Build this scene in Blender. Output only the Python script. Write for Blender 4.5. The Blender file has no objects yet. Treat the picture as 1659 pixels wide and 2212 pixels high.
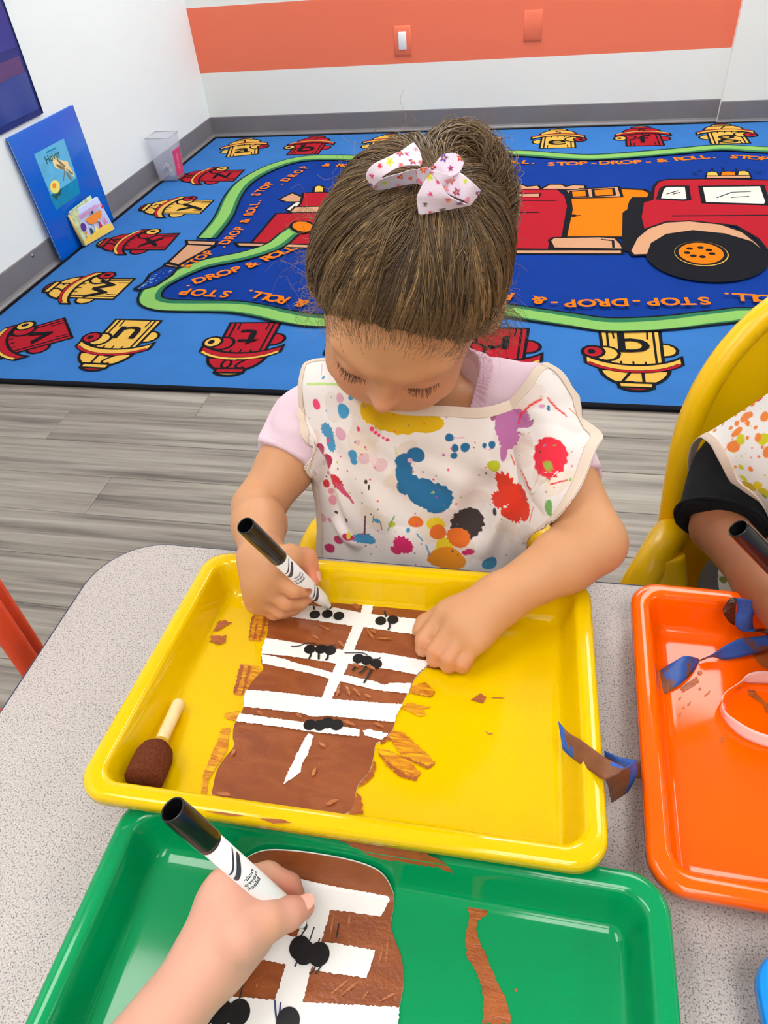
import bpy, bmesh, math, random
import numpy as np
from mathutils import Vector, Matrix
from mathutils.geometry import tessellate_polygon
from mathutils.bvhtree import BVHTree

random.seed(7); np.random.seed(7)
SC = bpy.context.scene
COL = SC.collection

# ------------------------------------------------------------------ camera
IW, IH = 1659.0, 2212.0
FPX = 1534.0
CAM = Vector((1.69308, -3.76236, 0.95765))
YAW, PITCH, ROLL = 0.25854, 0.73444, -0.1025
_cy, _sy, _cp, _sp = math.cos(YAW), math.sin(YAW), math.cos(PITCH), math.sin(PITCH)
_f = Vector((-_sy * _cp, _cy * _cp, -_sp)); _r = Vector((_cy, _sy, 0)); _u = _r.cross(_f)
CR = math.cos(ROLL) * _r + math.sin(ROLL) * _u
CU = -math.sin(ROLL) * _r + math.cos(ROLL) * _u
CF = _f
cd = bpy.data.cameras.new('camera'); cam = bpy.data.objects.new('camera', cd); COL.objects.link(cam)
cd.sensor_fit = 'HORIZONTAL'; cd.sensor_width = 36.0; cd.lens = FPX / IW * 36.0
cd.clip_start = 0.02; cd.clip_end = 50
M3 = Matrix((CR, CU, -CF)).transposed()
cam.matrix_world = Matrix.Translation(CAM) @ M3.to_4x4()
SC.camera = cam

# ------------------------------------------------------------------ world, lights, exposure
SC.view_settings.view_transform = 'Standard'
SC.view_settings.look = 'None'
SC.view_settings.gamma = 1.0
SC.view_settings.use_curve_mapping = False
SC.view_settings.exposure = -0.13
W = bpy.data.worlds.new('world'); SC.world = W; W.use_nodes = True
W.node_tree.nodes['Background'].inputs[0].default_value = (0.9, 0.95, 1.0, 1)
W.node_tree.nodes['Background'].inputs[1].default_value = 0.25
CEIL_Z = 2.6
TROFFER_POWER = 10.9          # radiance of the ceiling light diffusers
TROFFERS = [(2.45, -1.48, 0), (0.62, -3.86, 0), (1.05, -0.58, 1), (1.98, -0.58, 1), (4.3, -1.48, 0), (4.3, -3.86, 0), (2.05, -4.45, 0), (2.05, -5.95, 0)]  # unseen panels by the back wall and behind the camera are added for brightness
SC.cycles.max_bounces = 8
SC.cycles.diffuse_bounces = 4
SC.cycles.use_denoising = True

# ------------------------------------------------------------------ measuring helpers
def ray(px, py):
    d = CR * ((px - IW / 2) / FPX) + CU * (-(py - IH / 2) / FPX) + CF
    return CAM.copy(), d
def at_z(px, py, z):
    o, d = ray(px, py); return o + d * ((z - o.z) / d.z)
def at_y(px, py, y):
    o, d = ray(px, py); return o + d * ((y - o.y) / d.y)
def at_x(px, py, x):
    o, d = ray(px, py); return o + d * ((x - o.x) / d.x)
def at_plane(px, py, c, n):
    o, d = ray(px, py); return o + d * ((Vector(c) - o).dot(n) / d.dot(n))
def at_d(px, py, dist):
    o, d = ray(px, py); return o + d.normalized() * dist
def Z(ox, oy, s):
    return lambda pts: [(ox + x * s, oy + y * s) for x, y in pts]

# ------------------------------------------------------------------ materials
def lin(c):
    return tuple(((v / 255) / 12.92 if v / 255 <= 0.04045 else ((v / 255 + 0.055) / 1.055) ** 2.4) for v in c)
MATS = {}
def mat(name, c, rough=0.5, spec=0.5, bump=0.0, bscale=200.0, var=0.0, vscale=20.0, coat=0.0, sss=0.0, metal=0.0, sheen=0.0, trans=0.0, attr=None, alpha=1.0):
    if name in MATS: return MATS[name]
    m = bpy.data.materials.new(name); m.use_nodes = True; nt = m.node_tree; N = nt.nodes; L = nt.links
    b = N['Principled BSDF']
    rgb = lin(c) + (1,)
    b.inputs['Base Color'].default_value = rgb
    b.inputs['Roughness'].default_value = rough
    b.inputs['Specular IOR Level'].default_value = spec
    b.inputs['Metallic'].default_value = metal
    b.inputs['Coat Weight'].default_value = coat
    b.inputs['Coat Roughness'].default_value = 0.08
    b.inputs['Sheen Weight'].default_value = sheen
    b.inputs['Transmission Weight'].default_value = trans
    b.inputs['Alpha'].default_value = alpha
    if sss:
        b.inputs['Subsurface Weight'].default_value = sss
        b.inputs['Subsurface Radius'].default_value = (1.0, 0.35, 0.2)
        b.inputs['Subsurface Scale'].default_value = 0.006
    tc = N.new('ShaderNodeTexCoord')
    colsock = None
    if attr:
        a = N.new('ShaderNodeAttribute'); a.attribute_name = attr; colsock = a.outputs['Color']
    if var:
        nz = N.new('ShaderNodeTexNoise'); nz.inputs['Scale'].default_value = vscale; nz.inputs['Detail'].default_value = 5
        L.new(tc.outputs['Object'], nz.inputs['Vector'])
        mp = N.new('ShaderNodeMapRange'); mp.inputs[1].default_value = 0.3; mp.inputs[2].default_value = 0.7
        mp.inputs[3].default_value = 1 - var; mp.inputs[4].default_value = 1 + var
        L.new(nz.outputs['Fac'], mp.inputs[0])
        mx = N.new('ShaderNodeMix'); mx.data_type = 'RGBA'; mx.blend_type = 'MULTIPLY'; mx.inputs[0].default_value = 1
        if colsock: L.new(colsock, mx.inputs[6])
        else: mx.inputs[6].default_value = rgb
        L.new(mp.outputs[0], mx.inputs[7]); colsock = mx.outputs[2]
    if colsock: L.new(colsock, b.inputs['Base Color'])
    if bump:
        nb = N.new('ShaderNodeTexNoise'); nb.inputs['Scale'].default_value = bscale; nb.inputs['Detail'].default_value = 3
        L.new(tc.outputs['Object'], nb.inputs['Vector'])
        bp = N.new('ShaderNodeBump'); bp.inputs['Strength'].default_value = bump; bp.inputs['Distance'].default_value = 0.002
        L.new(nb.outputs['Fac'], bp.inputs['Height']); L.new(bp.outputs[0], b.inputs['Normal'])
    MATS[name] = m
    return m

# ------------------------------------------------------------------ object helpers
def obj(name, me, m=None, parent=None, **props):
    o = bpy.data.objects.new(name, me); COL.objects.link(o)
    if m is not None and me is not None:
        if isinstance(m, (list, tuple)):
            for x in m: me.materials.append(x)
        else: me.materials.append(m)
    if parent is not None:
        o.parent = parent
        bpy.context.view_layer.update() if False else None
        o.matrix_parent_inverse = parent.matrix_world.inverted() if parent.type != 'EMPTY' else Matrix.Translation(-parent.location)
    for k, v in props.items(): o[k] = v
    return o
def thing(name, label, cat, loc=(0, 0, 0), group=None):
    o = bpy.data.objects.new(name, None); COL.objects.link(o); o.location = loc; o.empty_display_size = 0.02
    o['label'] = label; o['category'] = cat
    if group: o['group'] = group
    return o
def tag(o, label, cat, group=None):
    o['label'] = label; o['category'] = cat
    if group: o['group'] = group
    return o
def mesh(name, verts, faces, smooth=False, mi=None):
    me = bpy.data.meshes.new(name)
    me.from_pydata([tuple(v) for v in verts], [], [tuple(f) for f in faces]); me.update()
    if smooth: me.shade_smooth()
    if mi is not None: me.polygons.foreach_set('material_index', mi)
    return me
def np_mesh(name, V, F, smooth=True):
    """fast mesh from numpy arrays; F is (n,4) or (n,3)"""
    me = bpy.data.meshes.new(name)
    V = np.ascontiguousarray(V, dtype=np.float32); F = np.ascontiguousarray(F, dtype=np.int32)
    k = F.shape[1]
    me.vertices.add(len(V)); me.vertices.foreach_set('co', V.ravel())
    me.loops.add(F.size); me.loops.foreach_set('vertex_index', F.ravel())
    me.polygons.add(len(F)); me.polygons.foreach_set('loop_start', np.arange(0, F.size, k, dtype=np.int32))
    me.update(calc_edges=True); me.validate()
    if smooth: me.shade_smooth()
    return me
def set_cols(me, C, name='tint'):
    a = me.color_attributes.new(name, 'FLOAT_COLOR', 'POINT')
    C = np.asarray(C, dtype=np.float32)
    if C.shape[1] == 3: C = np.concatenate([C, np.ones((len(C), 1), np.float32)], axis=1)
    a.data.foreach_set('color', np.ascontiguousarray(C).ravel())

class MB:
    """collects simple solids into one mesh"""
    def __init__(s): s.v = []; s.f = []; s.m = []
    def add(s, v, f, mi=0):
        b = len(s.v); s.v += [tuple(x) for x in v]; s.f += [tuple(b + i for i in g) for g in f]; s.m += [mi] * len(f); return s
    def box(s, c, d, M=None, mi=0):
        hx, hy, hz = d[0] / 2, d[1] / 2, d[2] / 2
        P = [Vector((x, y, z)) for z in (-hz, hz) for y in (-hy, hy) for x in (-hx, hx)]
        if M is not None: P = [M @ p for p in P]
        P = [p + Vector(c) for p in P]
        return s.add(P, [(0, 2, 3, 1), (4, 5, 7, 6), (0, 1, 5, 4), (2, 6, 7, 3), (0, 4, 6, 2), (1, 3, 7, 5)], mi)
    def tube(s, pts, radii, n=14, mi=0, cap=True):
        pts = [Vector(p) for p in pts]
        if not isinstance(radii, (list, tuple)): radii = [radii] * len(pts)
        rings = []; nrm = None
        for i, p in enumerate(pts):
            t = (pts[min(i + 1, len(pts) - 1)] - pts[max(i - 1, 0)]).normalized()
            if nrm is None: nrm = t.orthogonal().normalized()
            nrm = (nrm - t * nrm.dot(t)).normalized(); bn = t.cross(nrm)
            rings.append([p + radii[i] * (math.cos(a) * nrm + math.sin(a) * bn) for a in [2 * math.pi * k / n for k in range(n)]])
        v = [q for r in rings for q in r]; f = []
        for i in range(len(rings) - 1):
            for k in range(n):
                a, b = i * n + k, i * n + (k + 1) % n
                f.append((a, b, b + n, a + n))
        if cap: f += [tuple(range(n))[::-1], tuple((len(rings) - 1) * n + k for k in range(n))]
        return s.add(v, f, mi)
    def lathe(s, o, axis, prof, n=32, mi=0, mis=None):
        """prof: [(distance along the axis, radius)]"""
        o = Vector(o); axis = Vector(axis).normalized(); x = axis.orthogonal().normalized(); y = axis.cross(x)
        b = len(s.v)
        for h, r in prof:
            for k in range(n):
                a = 2 * math.pi * k / n
                s.v.append(tuple(o + axis * h + r * (math.cos(a) * x + math.sin(a) * y)))
        for i in range(len(prof) - 1):
            for k in range(n):
                a, c = b + i * n + k, b + i * n + (k + 1) % n
                s.f.append((a, c, c + n, a + n)); s.m.append(mis[i] if mis else mi)
        return s
    def build(s, name, m, parent=None, smooth=False, bevel=0.0, seg=2, **props):
        me = mesh(name, s.v, s.f, smooth, s.m)
        o = obj(name, me, m, parent, **props)
        if bevel:
            bv = o.modifiers.new('bevel', 'BEVEL'); bv.width = bevel; bv.segments = seg; bv.limit_method = 'ANGLE'; bv.angle_limit = 0.6
            me.shade_smooth()
        return o

def smooth_path(pts, n=8, closed=False):
    """Catmull-Rom through the points"""
    P = [Vector(p) for p in pts]; out = []; m = len(P)
    rng = range(m) if closed else range(m - 1)
    g = (lambda i: P[i % m]) if closed else (lambda i: P[max(0, min(m - 1, i))])
    for i in rng:
        p0, p1, p2, p3 = g(i - 1), g(i), g(i + 1), g(i + 2)
        for k in range(n):
            t = k / n
            out.append(0.5 * ((2 * p1) + (p2 - p0) * t + (2 * p0 - 5 * p1 + 4 * p2 - p3) * t * t + (3 * p1 - p0 - 3 * p2 + p3) * t ** 3))
    if not closed: out.append(P[-1])
    return out

class Flat:
    """coloured shapes laid on a plane (origin o, axes ex, ey, normal n): each later shape a hair higher"""
    def __init__(s, o, ex, ey, step=0.00012, base=0.0003):
        s.o = Vector(o); s.ex = Vector(ex).normalized(); s.ey = Vector(ey).normalized(); s.n = s.ex.cross(s.ey).normalized()
        s.step = step; s.h = base; s.v = []; s.f = []; s.m = []; s.mats = []
    def mi(s, m):
        if m not in s.mats: s.mats.append(m)
        return s.mats.index(m)
    def uv(s, p):
        d = Vector(p) - s.o; return (d.dot(s.ex), d.dot(s.ey))
    def P(s, u, v, h=None): return s.o + s.ex * u + s.ey * v + s.n * (s.h if h is None else h)
    def px(s, pts): return [s.uv(at_plane(x, y, s.o, s.n)) for x, y in pts]
    def poly(s, uv, m, lift=True):
        if lift: s.h += s.step
        b = len(s.v); s.v += [tuple(s.P(u, v)) for u, v in uv]
        tris = tessellate_polygon([[Vector((u, v, 0)) for u, v in uv]])
        k = s.mi(m)
        for t in tris:
            a, c, d = (Vector(uv[i]) for i in t)
            if (c - a).cross(d - a) < 0: t = (t[0], t[2], t[1])
            s.f.append(tuple(b + i for i in t)); s.m.append(k)
        return s
    def line(s, uv, w, m, closed=False, lift=True, taper=False):
        if lift: s.h += s.step
        P = [Vector(p) for p in uv]; n = len(P); k = s.mi(m); b = len(s.v)
        for i in range(n):
            if closed: a, c = P[i - 1], P[(i + 1) % n]
            else: a, c = P[max(i - 1, 0)], P[min(i + 1, n - 1)]
            d1 = (P[i] - a); d2 = (c - P[i])
            if d1.length < 1e-9: d1 = d2
            if d2.length < 1e-9: d2 = d1
            t = (d1.normalized() + d2.normalized())
            t = t.normalized() if t.length > 1e-6 else d1.normalized()
            nn = Vector((-t.y, t.x)); cs = max(0.45, abs(nn.dot(Vector((-d1.y, d1.x)).normalized())))
            ww = w if not isinstance(w, (list, tuple)) else w[i]
            hw = ww / 2 / cs
            for sg in (1, -1):
                q = P[i] + nn * hw * sg; s.v.append(tuple(s.P(q.x, q.y)))
        for i in range(n if closed else n - 1):
            j = (i + 1) % n
            s.f.append((b + 2 * i + 1, b + 2 * j + 1, b + 2 * j, b + 2 * i)); s.m.append(k)
        return s
    def shape(s, uv, m, ol=None, w=0.006):
        s.poly(uv, m)
        if ol: s.line(uv, w, ol, closed=True)
        return s
    def disc(s, c, r, m, n=20, ry=None, rot=0.0, ol=None, w=0.004):
        ry = ry or r; cr, sr = math.cos(rot), math.sin(rot)
        pts = [(c[0] + r * math.cos(a) * cr - ry * math.sin(a) * sr, c[1] + r * math.cos(a) * sr + ry * math.sin(a) * cr) for a in [2 * math.pi * i / n for i in range(n)]]
        return s.shape(pts, m, ol, w)
    def text(s, txt, c, up, size, m, bold=0.02, sx=1.0):
        """one flat run of lettering centred at c, 'up' the direction of the letter tops"""
        V, F = text_mesh(txt, bold)
        up = Vector(up).normalized(); rt = Vector((up.y, -up.x)); s.h += s.step
        b = len(s.v); k = s.mi(m)
        for x, y in V:
            q = Vector(c) + rt * (x * size * sx) + up * (y * size); s.v.append(tuple(s.P(q.x, q.y)))
        for f in F: s.f.append(tuple(b + i for i in f)); s.m.append(k)
        return s
    def build(s, name, parent=None, **props):
        me = mesh(name, s.v, s.f, False, s.m)
        return obj(name, me, s.mats, parent, **props)
_TX = {}
def text_mesh(txt, bold=0.02):
    key = (txt, bold)
    if key not in _TX:
        cu = bpy.data.curves.new('lettering', 'FONT'); cu.body = txt; cu.align_x = 'CENTER'; cu.align_y = 'CENTER'; cu.offset = bold; cu.resolution_u = 3
        o = bpy.data.objects.new('lettering', cu); COL.objects.link(o)
        dg = bpy.context.evaluated_depsgraph_get()
        me = bpy.data.meshes.new_from_object(o.evaluated_get(dg))
        _TX[key] = ([(v.co.x, v.co.y) for v in me.vertices], [tuple(p.vertices) for p in me.polygons])
        bpy.data.objects.remove(o); bpy.data.curves.remove(cu); bpy.data.meshes.remove(me)
    return _TX[key]
def rough_edge(pts, n, amp, closed=False):
    """resample a polyline with a ragged edge"""
    out = []
    P = [Vector(p) for p in pts]; m = len(P)
    for i in range(m if closed else m - 1):
        a, b = P[i], P[(i + 1) % m]; L = (b - a).length; k = max(1, int(L / n)); d = (b - a); nn = Vector((-d.y, d.x)).normalized()
        for j in range(k):
            q = a + d * (j / k) + (nn * random.uniform(-amp, amp) if j else Vector((0, 0)))
            out.append(tuple(q))
    if not closed: out.append(tuple(P[-1]))
    return out
# ================================================================== ROOM
M_wall = mat('wall_paint_white', (238, 241, 237), 0.65, 0.3, bump=0.05, bscale=350)
M_wallL = mat('wall_white_cool_light_tint', (236, 244, 246), 0.6, 0.3, bump=0.05, bscale=350)  # cooler light on the left wall is put into its colour
M_orange = mat('wall_paint_coral', (240, 122, 92), 0.6, 0.3, bump=0.05, bscale=350)
M_base = mat('baseboard_vinyl', (122, 119, 124), 0.42, 0.4, var=0.05, vscale=6)
M_ceil = mat('ceiling_tile', (232, 232, 230), 0.9, 0.1, bump=0.2, bscale=500)
RX, RY = 5.6, -6.8
PILX, PILD = 2.425, 0.035
STRIPE_B, STRIPE_T = 0.2815, 0.5436
def struct(name, mb, m, parent=None, **k):
    o = mb.build(name, m, parent, **k)
    if parent is None: o['kind'] = 'structure'
    return o
# back wall, in three painted bands
b = MB().box((RX / 2, 0.05, STRIPE_B / 2), (RX, 0.1, STRIPE_B), mi=0)
b.box((PILX / 2, 0.05, (STRIPE_B + STRIPE_T) / 2), (PILX, 0.1, STRIPE_T - STRIPE_B), mi=1)
b.box(((RX + PILX) / 2, 0.05, (STRIPE_B + STRIPE_T) / 2), (RX - PILX, 0.1, STRIPE_T - STRIPE_B), mi=0)
b.box((RX / 2, 0.05, (CEIL_Z + STRIPE_T) / 2), (RX, 0.1, CEIL_Z - STRIPE_T), mi=0)
WB = struct('wall_back', b, [M_wall, M_orange])
struct('pilaster', MB().box((PILX + 0.11, -PILD / 2, CEIL_Z / 2), (0.22, PILD, CEIL_Z)), M_wall, WB)
struct('wall_left', MB().box((-0.05, RY / 2, CEIL_Z / 2), (0.1, -RY + 0.2, CEIL_Z)), M_wallL)
struct('wall_right', MB().box((RX + 0.05, RY / 2, CEIL_Z / 2), (0.1, -RY + 0.2, CEIL_Z)), M_wall)
struct('wall_front', MB().box((RX / 2, RY - 0.05, CEIL_Z / 2), (RX, 0.1, CEIL_Z)), M_wall)
struct('ceiling', MB().box((RX / 2, RY / 2, CEIL_Z + 0.06), (RX + 0.2, -RY + 0.2, 0.1)), M_ceil)
# vinyl cove baseboards: flat face with a curled toe
def cove(p0, p1, nrm, h=0.089):
    p0, p1, nrm = Vector(p0), Vector(p1), Vector(nrm)
    prof = [(0, 0), (0.014, 0), (0.013, 0.004), (0.007, 0.009), (0.0045, 0.016), (0.004, h - 0.003), (0.0025, h), (0, h)]
    v = [p + nrm * a + Vector((0, 0, z)) for p in (p0, p1) for a, z in prof]; n = len(prof)
    f = [(i, i + 1, n + i + 1, n + i) for i in range(n - 1)] + [tuple(range(n))[::-1], tuple(range(n, 2 * n))]
    return MB().add(v, f)
struct('baseboard_back', cove((0, 0, 0), (PILX, 0, 0), (0, -1, 0)), M_base)
struct('baseboard_pilaster', cove((PILX - 0.001, -PILD, 0), (PILX + 0.221, -PILD, 0), (0, -1, 0), 0.087), M_base)
struct('baseboard_right', cove((PILX + 0.22, 0, 0), (RX, 0, 0), (0, -1, 0)), M_base)
bl = struct('baseboard_left', cove((0, RY, 0), (0, 0, 0), (1, 0, 0)), M_base)
M_steel = mat('steel', (150, 150, 152), 0.3, 0.5, metal=0.9)
M_dark = mat('dark_hole', (30, 30, 33), 0.8)
sp = at_x(70, 552, 0.004)
MB().lathe(sp, (1, 0, 0), [(0, 0.006), (0.003, 0.0055), (0.0045, 0.003), (0.0042, 0.0)], 16).build('screw', M_steel, bl, smooth=True)

# floor: sub floor and planks one by one
M_sub = mat('floor_joint', (92, 86, 80), 0.8)
FL = struct('floor', MB().box((RX / 2, RY / 2, -0.05), (RX, -RY, 0.094)), M_sub)
def plank_material():
    m = bpy.data.materials.new('vinyl_plank'); m.use_nodes = True; nt = m.node_tree; N = nt.nodes; L = nt.links; b = N['Principled BSDF']
    tc = N.new('ShaderNodeTexCoord'); oi = N.new('ShaderNodeObjectInfo')
    ad = N.new('ShaderNodeVectorMath'); ad.operation = 'ADD'
    ml = N.new('ShaderNodeVectorMath'); ml.operation = 'SCALE'; ml.inputs['Scale'].default_value = 37.0
    cb = N.new('ShaderNodeCombineXYZ')
    for i in range(3): L.new(oi.outputs['Random'], cb.inputs[i])
    L.new(cb.outputs[0], ml.inputs[0]); L.new(tc.outputs['Object'], ad.inputs[0]); L.new(ml.outputs[0], ad.inputs[1])
    mp = N.new('ShaderNodeMapping'); mp.inputs['Scale'].default_value = (1.6, 42, 1); L.new(ad.outputs[0], mp.inputs[0])
    n1 = N.new('ShaderNodeTexNoise'); n1.inputs['Scale'].default_value = 1.0; n1.inputs['Detail'].default_value = 6; n1.inputs['Distortion'].default_value = 0.6
    L.new(mp.outputs[0], n1.inputs['Vector'])
    mp2 = N.new('ShaderNodeMapping'); mp2.inputs['Scale'].default_value = (5, 230, 1); L.new(ad.outputs[0], mp2.inputs[0])
    n2 = N.new('ShaderNodeTexNoise'); n2.inputs['Scale'].default_value = 1.0; n2.inputs['Detail'].default_value = 4; L.new(mp2.outputs[0], n2.inputs['Vector'])
    mx = N.new('ShaderNodeMath'); mx.operation = 'MULTIPLY_ADD'; mx.inputs[1].default_value = 0.3; L.new(n2.outputs['Fac'], mx.inputs[0]); L.new(n1.outputs['Fac'], mx.inputs[2])
    cr = N.new('ShaderNodeValToRGB'); e = cr.color_ramp.elements
    e[0].position = 0.44; e[0].color = lin((88, 81, 74)) + (1,)
    e[1].position = 0.86; e[1].color = lin((160, 152, 142)) + (1,)
    x = cr.color_ramp.elements.new(0.58); x.color = lin((122, 113, 105)) + (1,)
    x = cr.color_ramp.elements.new(0.70); x.color = lin((142, 133, 124)) + (1,)
    L.new(mx.outputs[0], cr.inputs[0])
    hs = N.new('ShaderNodeHueSaturation'); L.new(cr.outputs[0], hs.inputs['Color'])
    vr = N.new('ShaderNodeMapRange'); vr.inputs[3].default_value = 0.93; vr.inputs[4].default_value = 1.06; L.new(oi.outputs['Random'], vr.inputs[0]); L.new(vr.outputs[0], hs.inputs['Value'])
    L.new(hs.outputs[0], b.inputs['Base Color'])
    b.inputs['Roughness'].default_value = 0.42
    bp = N.new('ShaderNodeBump'); bp.inputs['Strength'].default_value = 0.12; bp.inputs['Distance'].default_value = 0.001
    L.new(n2.outputs['Fac'], bp.inputs['Height']); L.new(bp.outputs[0], b.inputs['Normal'])
    return m
M_plank = plank_material()
PW, PL_ = 0.122, 0.92
pm = {}
row = 0; y = -0.004
while y > -5.2:
    off = (row * 0.37 % 1.0) * PL_
    x = -off
    while x < RX:
        x0, x1 = max(x, 0.015), min(x + PL_, RX - 0.015)
        if x1 - x0 > 0.05 and not (y > -2.15 and x1 < 3.28):
            key = round(x1 - x0, 3)
            if key not in pm:
                hw, hd, e = (x1 - x0) / 2 - 0.0005, PW / 2 - 0.0005, 0.0012
                v = [(-hw, -hd, -0.003), (hw, -hd, -0.003), (hw, hd, -0.003), (-hw, hd, -0.003), (-hw, -hd, -e * .6), (hw, -hd, -e * .6), (hw, hd, -e * .6), (-hw, hd, -e * .6),
                     (-hw + e, -hd + e, 0), (hw - e, -hd + e, 0), (hw - e, hd - e, 0), (-hw + e, hd - e, 0)]
                f = [(8, 9, 10, 11)] + [(4 + i, 4 + (i + 1) % 4, 8 + (i + 1) % 4, 8 + i) for i in range(4)] + [(i, (i + 1) % 4, 4 + (i + 1) % 4, 4 + i) for i in range(4)]
                pm[key] = mesh('plank', v, f); pm[key].materials.append(M_plank)
            o = obj('plank', pm[key], None, FL); o.location = ((x0 + x1) / 2, y - PW / 2, 0)
        x += PL_
    y -= PW; row += 1

# ceiling lights (above the frame): metal frame and glowing diffuser; some are added as fill
M_diff = bpy.data.materials.new('light_diffuser'); M_diff.use_nodes = True
_n = M_diff.node_tree.nodes['Principled BSDF']; _n.inputs['Base Color'].default_value = (0.9, 0.9, 0.9, 1)
_n.inputs['Emission Color'].default_value = (1.0, 0.975, 0.94, 1); _n.inputs['Emission Strength'].default_value = TROFFER_POWER
M_white_metal = mat('white_metal', (235, 235, 235), 0.4)
for i, (x, y, turn) in enumerate(TROFFERS):
    t = thing('ceiling_light', 'recessed ceiling light above the ' + ['front half of the rug, right', 'near left corner of the room', 'rug beside the back wall, left half, added to brighten the wall', 'rug beside the back wall, right half, added to brighten the wall', 'far right corner of the room', 'right side of the room', 'near side of the table, added as frontal fill', 'rear wall behind the table, added to brighten surfaces facing the camera'][i], 'ceiling light', (x, y, CEIL_Z))
    hx, hy = (0.6, 0.3) if turn else (0.3, 0.6)
    fr = MB()
    for s in (-1, 1):
        fr.box((x + s * (hx + 0.005), y, CEIL_Z - 0.004), (0.02, 2 * hy + 0.04, 0.03)); fr.box((x, y + s * (hy + 0.01), CEIL_Z - 0.004), (2 * hx, 0.02, 0.03))
    fr.build('frame', M_white_metal, t)
    MB().box((x, y, CEIL_Z - 0.005), (2 * hx - 0.01, 2 * hy, 0.012)).build('diffuser', M_diff, t)

# switch plates on the coral band
def plate(label, x0, x1, z0, z1, paddle):
    t = thing('wall_plate', label, 'wall plate', ((x0 + x1) / 2, 0, z0))
    w, h, d = x1 - x0, z1 - z0, 0.007; cx, cz = (x0 + x1) / 2, (z0 + z1) / 2
    v = [(cx + a * w / 2, 0, cz + c * h / 2) for a, c in ((-1, -1), (1, -1), (1, 1), (-1, 1))]
    v += [(cx + a * (w / 2), -0.0025, cz + c * (h / 2)) for a, c in ((-1, -1), (1, -1), (1, 1), (-1, 1))]
    v += [(cx + a * (w / 2 - 0.010), -d, cz + c * (h / 2 - 0.010)) for a, c in ((-1, -1), (1, -1), (1, 1), (-1, 1))]
    f = [(i, (i + 1) % 4, 4 + (i + 1) % 4, 4 + i) for i in range(4)] + [(4 + i, 4 + (i + 1) % 4, 8 + (i + 1) % 4, 8 + i) for i in range(4)] + [(8, 9, 10, 11)]
    MB().add(v, f).build('cover', M_orange, t, bevel=0.001)
    if paddle:
        MB().box((cx, -d, cz + 0.002), (0.036, 0.008, 0.068)).build('paddle', mat('switch_plastic', (238, 240, 244), 0.35), t, bevel=0.0015)
    else:
        for s in (1, -1):
            MB().lathe((cx + 0.002, -d - 0.0002, cz + s * (h / 2 - 0.018)), (0, -1, 0), [(0, 0.0032), (0.001, 0.0026), (0.0011, 0)], 12).build('screw', M_orange, t)
plate('coral painted wall plate with a white rocker paddle on the back wall', 0.973, 1.050, 0.312, 0.427, True)
plate('blank coral painted wall plate without any paddle on the back wall', 1.552, 1.630, 0.342, 0.456, False)
# ================================================================== RUG
RUGX0, RUGX1, RUGY0, RUGY1, RUGZ = 0.024, 3.30, -2.339, -0.052, 0.007
M_rug = mat('rug_blue', (52, 110, 178), 0.95, 0.1, bump=0.5, bscale=900, var=0.05, vscale=9, sheen=0.0)
M_rugd = mat('rug_deep_blue', (8, 50, 134), 0.95, 0.1, bump=0.5, bscale=900, var=0.06, vscale=9, sheen=0.0)
M_rk = mat('rug_black', (20, 21, 27), 0.95, 0.1, bump=0.4, bscale=900)
M_ry = mat('rug_yellow', (212, 168, 76), 0.95, 0.1, bump=0.5, bscale=900)
M_rr = mat('rug_red', (162, 24, 39), 0.95, 0.1, bump=0.5, bscale=900)
M_ro = mat('rug_orange', (216, 112, 8), 0.95, 0.1, bump=0.5, bscale=900)
M_rt = mat('rug_tan', (190, 142, 110), 0.95, 0.1, bump=0.5, bscale=900)
M_rg = mat('rug_light_green', (126, 176, 94), 0.95, 0.1, bump=0.5, bscale=900)
M_rgd = mat('rug_dark_green', (42, 108, 78), 0.95, 0.1, bump=0.5, bscale=900)
M_rw = mat('rug_white', (208, 203, 196), 0.95, 0.1, bump=0.5, bscale=900)
M_rlb = mat('rug_water_blue', (120, 162, 200), 0.95, 0.1, bump=0.5, bscale=900)
RUG = thing('rug', 'blue classroom rug with a red fire truck, green hose and lettered hydrants', 'rug', ((RUGX0 + RUGX1) / 2, (RUGY0 + RUGY1) / 2, 0))
MB().box(((RUGX0 + RUGX1) / 2, (RUGY0 + RUGY1) / 2, RUGZ / 2 + 0.0003), (RUGX1 - RUGX0 - 0.03, RUGY1 - RUGY0 - 0.03, RUGZ - 0.0006)).build('pile', M_rug, RUG)
bd = MB()
cx, cy, wx, wy = (RUGX0 + RUGX1) / 2, (RUGY0 + RUGY1) / 2, RUGX1 - RUGX0, RUGY1 - RUGY0
for s in (-1, 1):
    bd.box((cx, cy + s * (wy / 2 - 0.008), RUGZ / 2 + 0.0002), (wx, 0.018, RUGZ + 0.001)); bd.box((cx + s * (wx / 2 - 0.008), cy, RUGZ / 2 + 0.0002), (0.018, wy, RUGZ + 0.001))
bd.build('border', M_rk, RUG, bevel=0.002)
def RF(base=0.0003): return Flat((0, 0, RUGZ), (1, 0, 0), (0, 1, 0), 0.00008, base)
z2 = Z(400, 200, 0.3617); z3 = Z(1000, 200, 0.3972); z4 = Z(0, 500, 0.4219)
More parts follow.
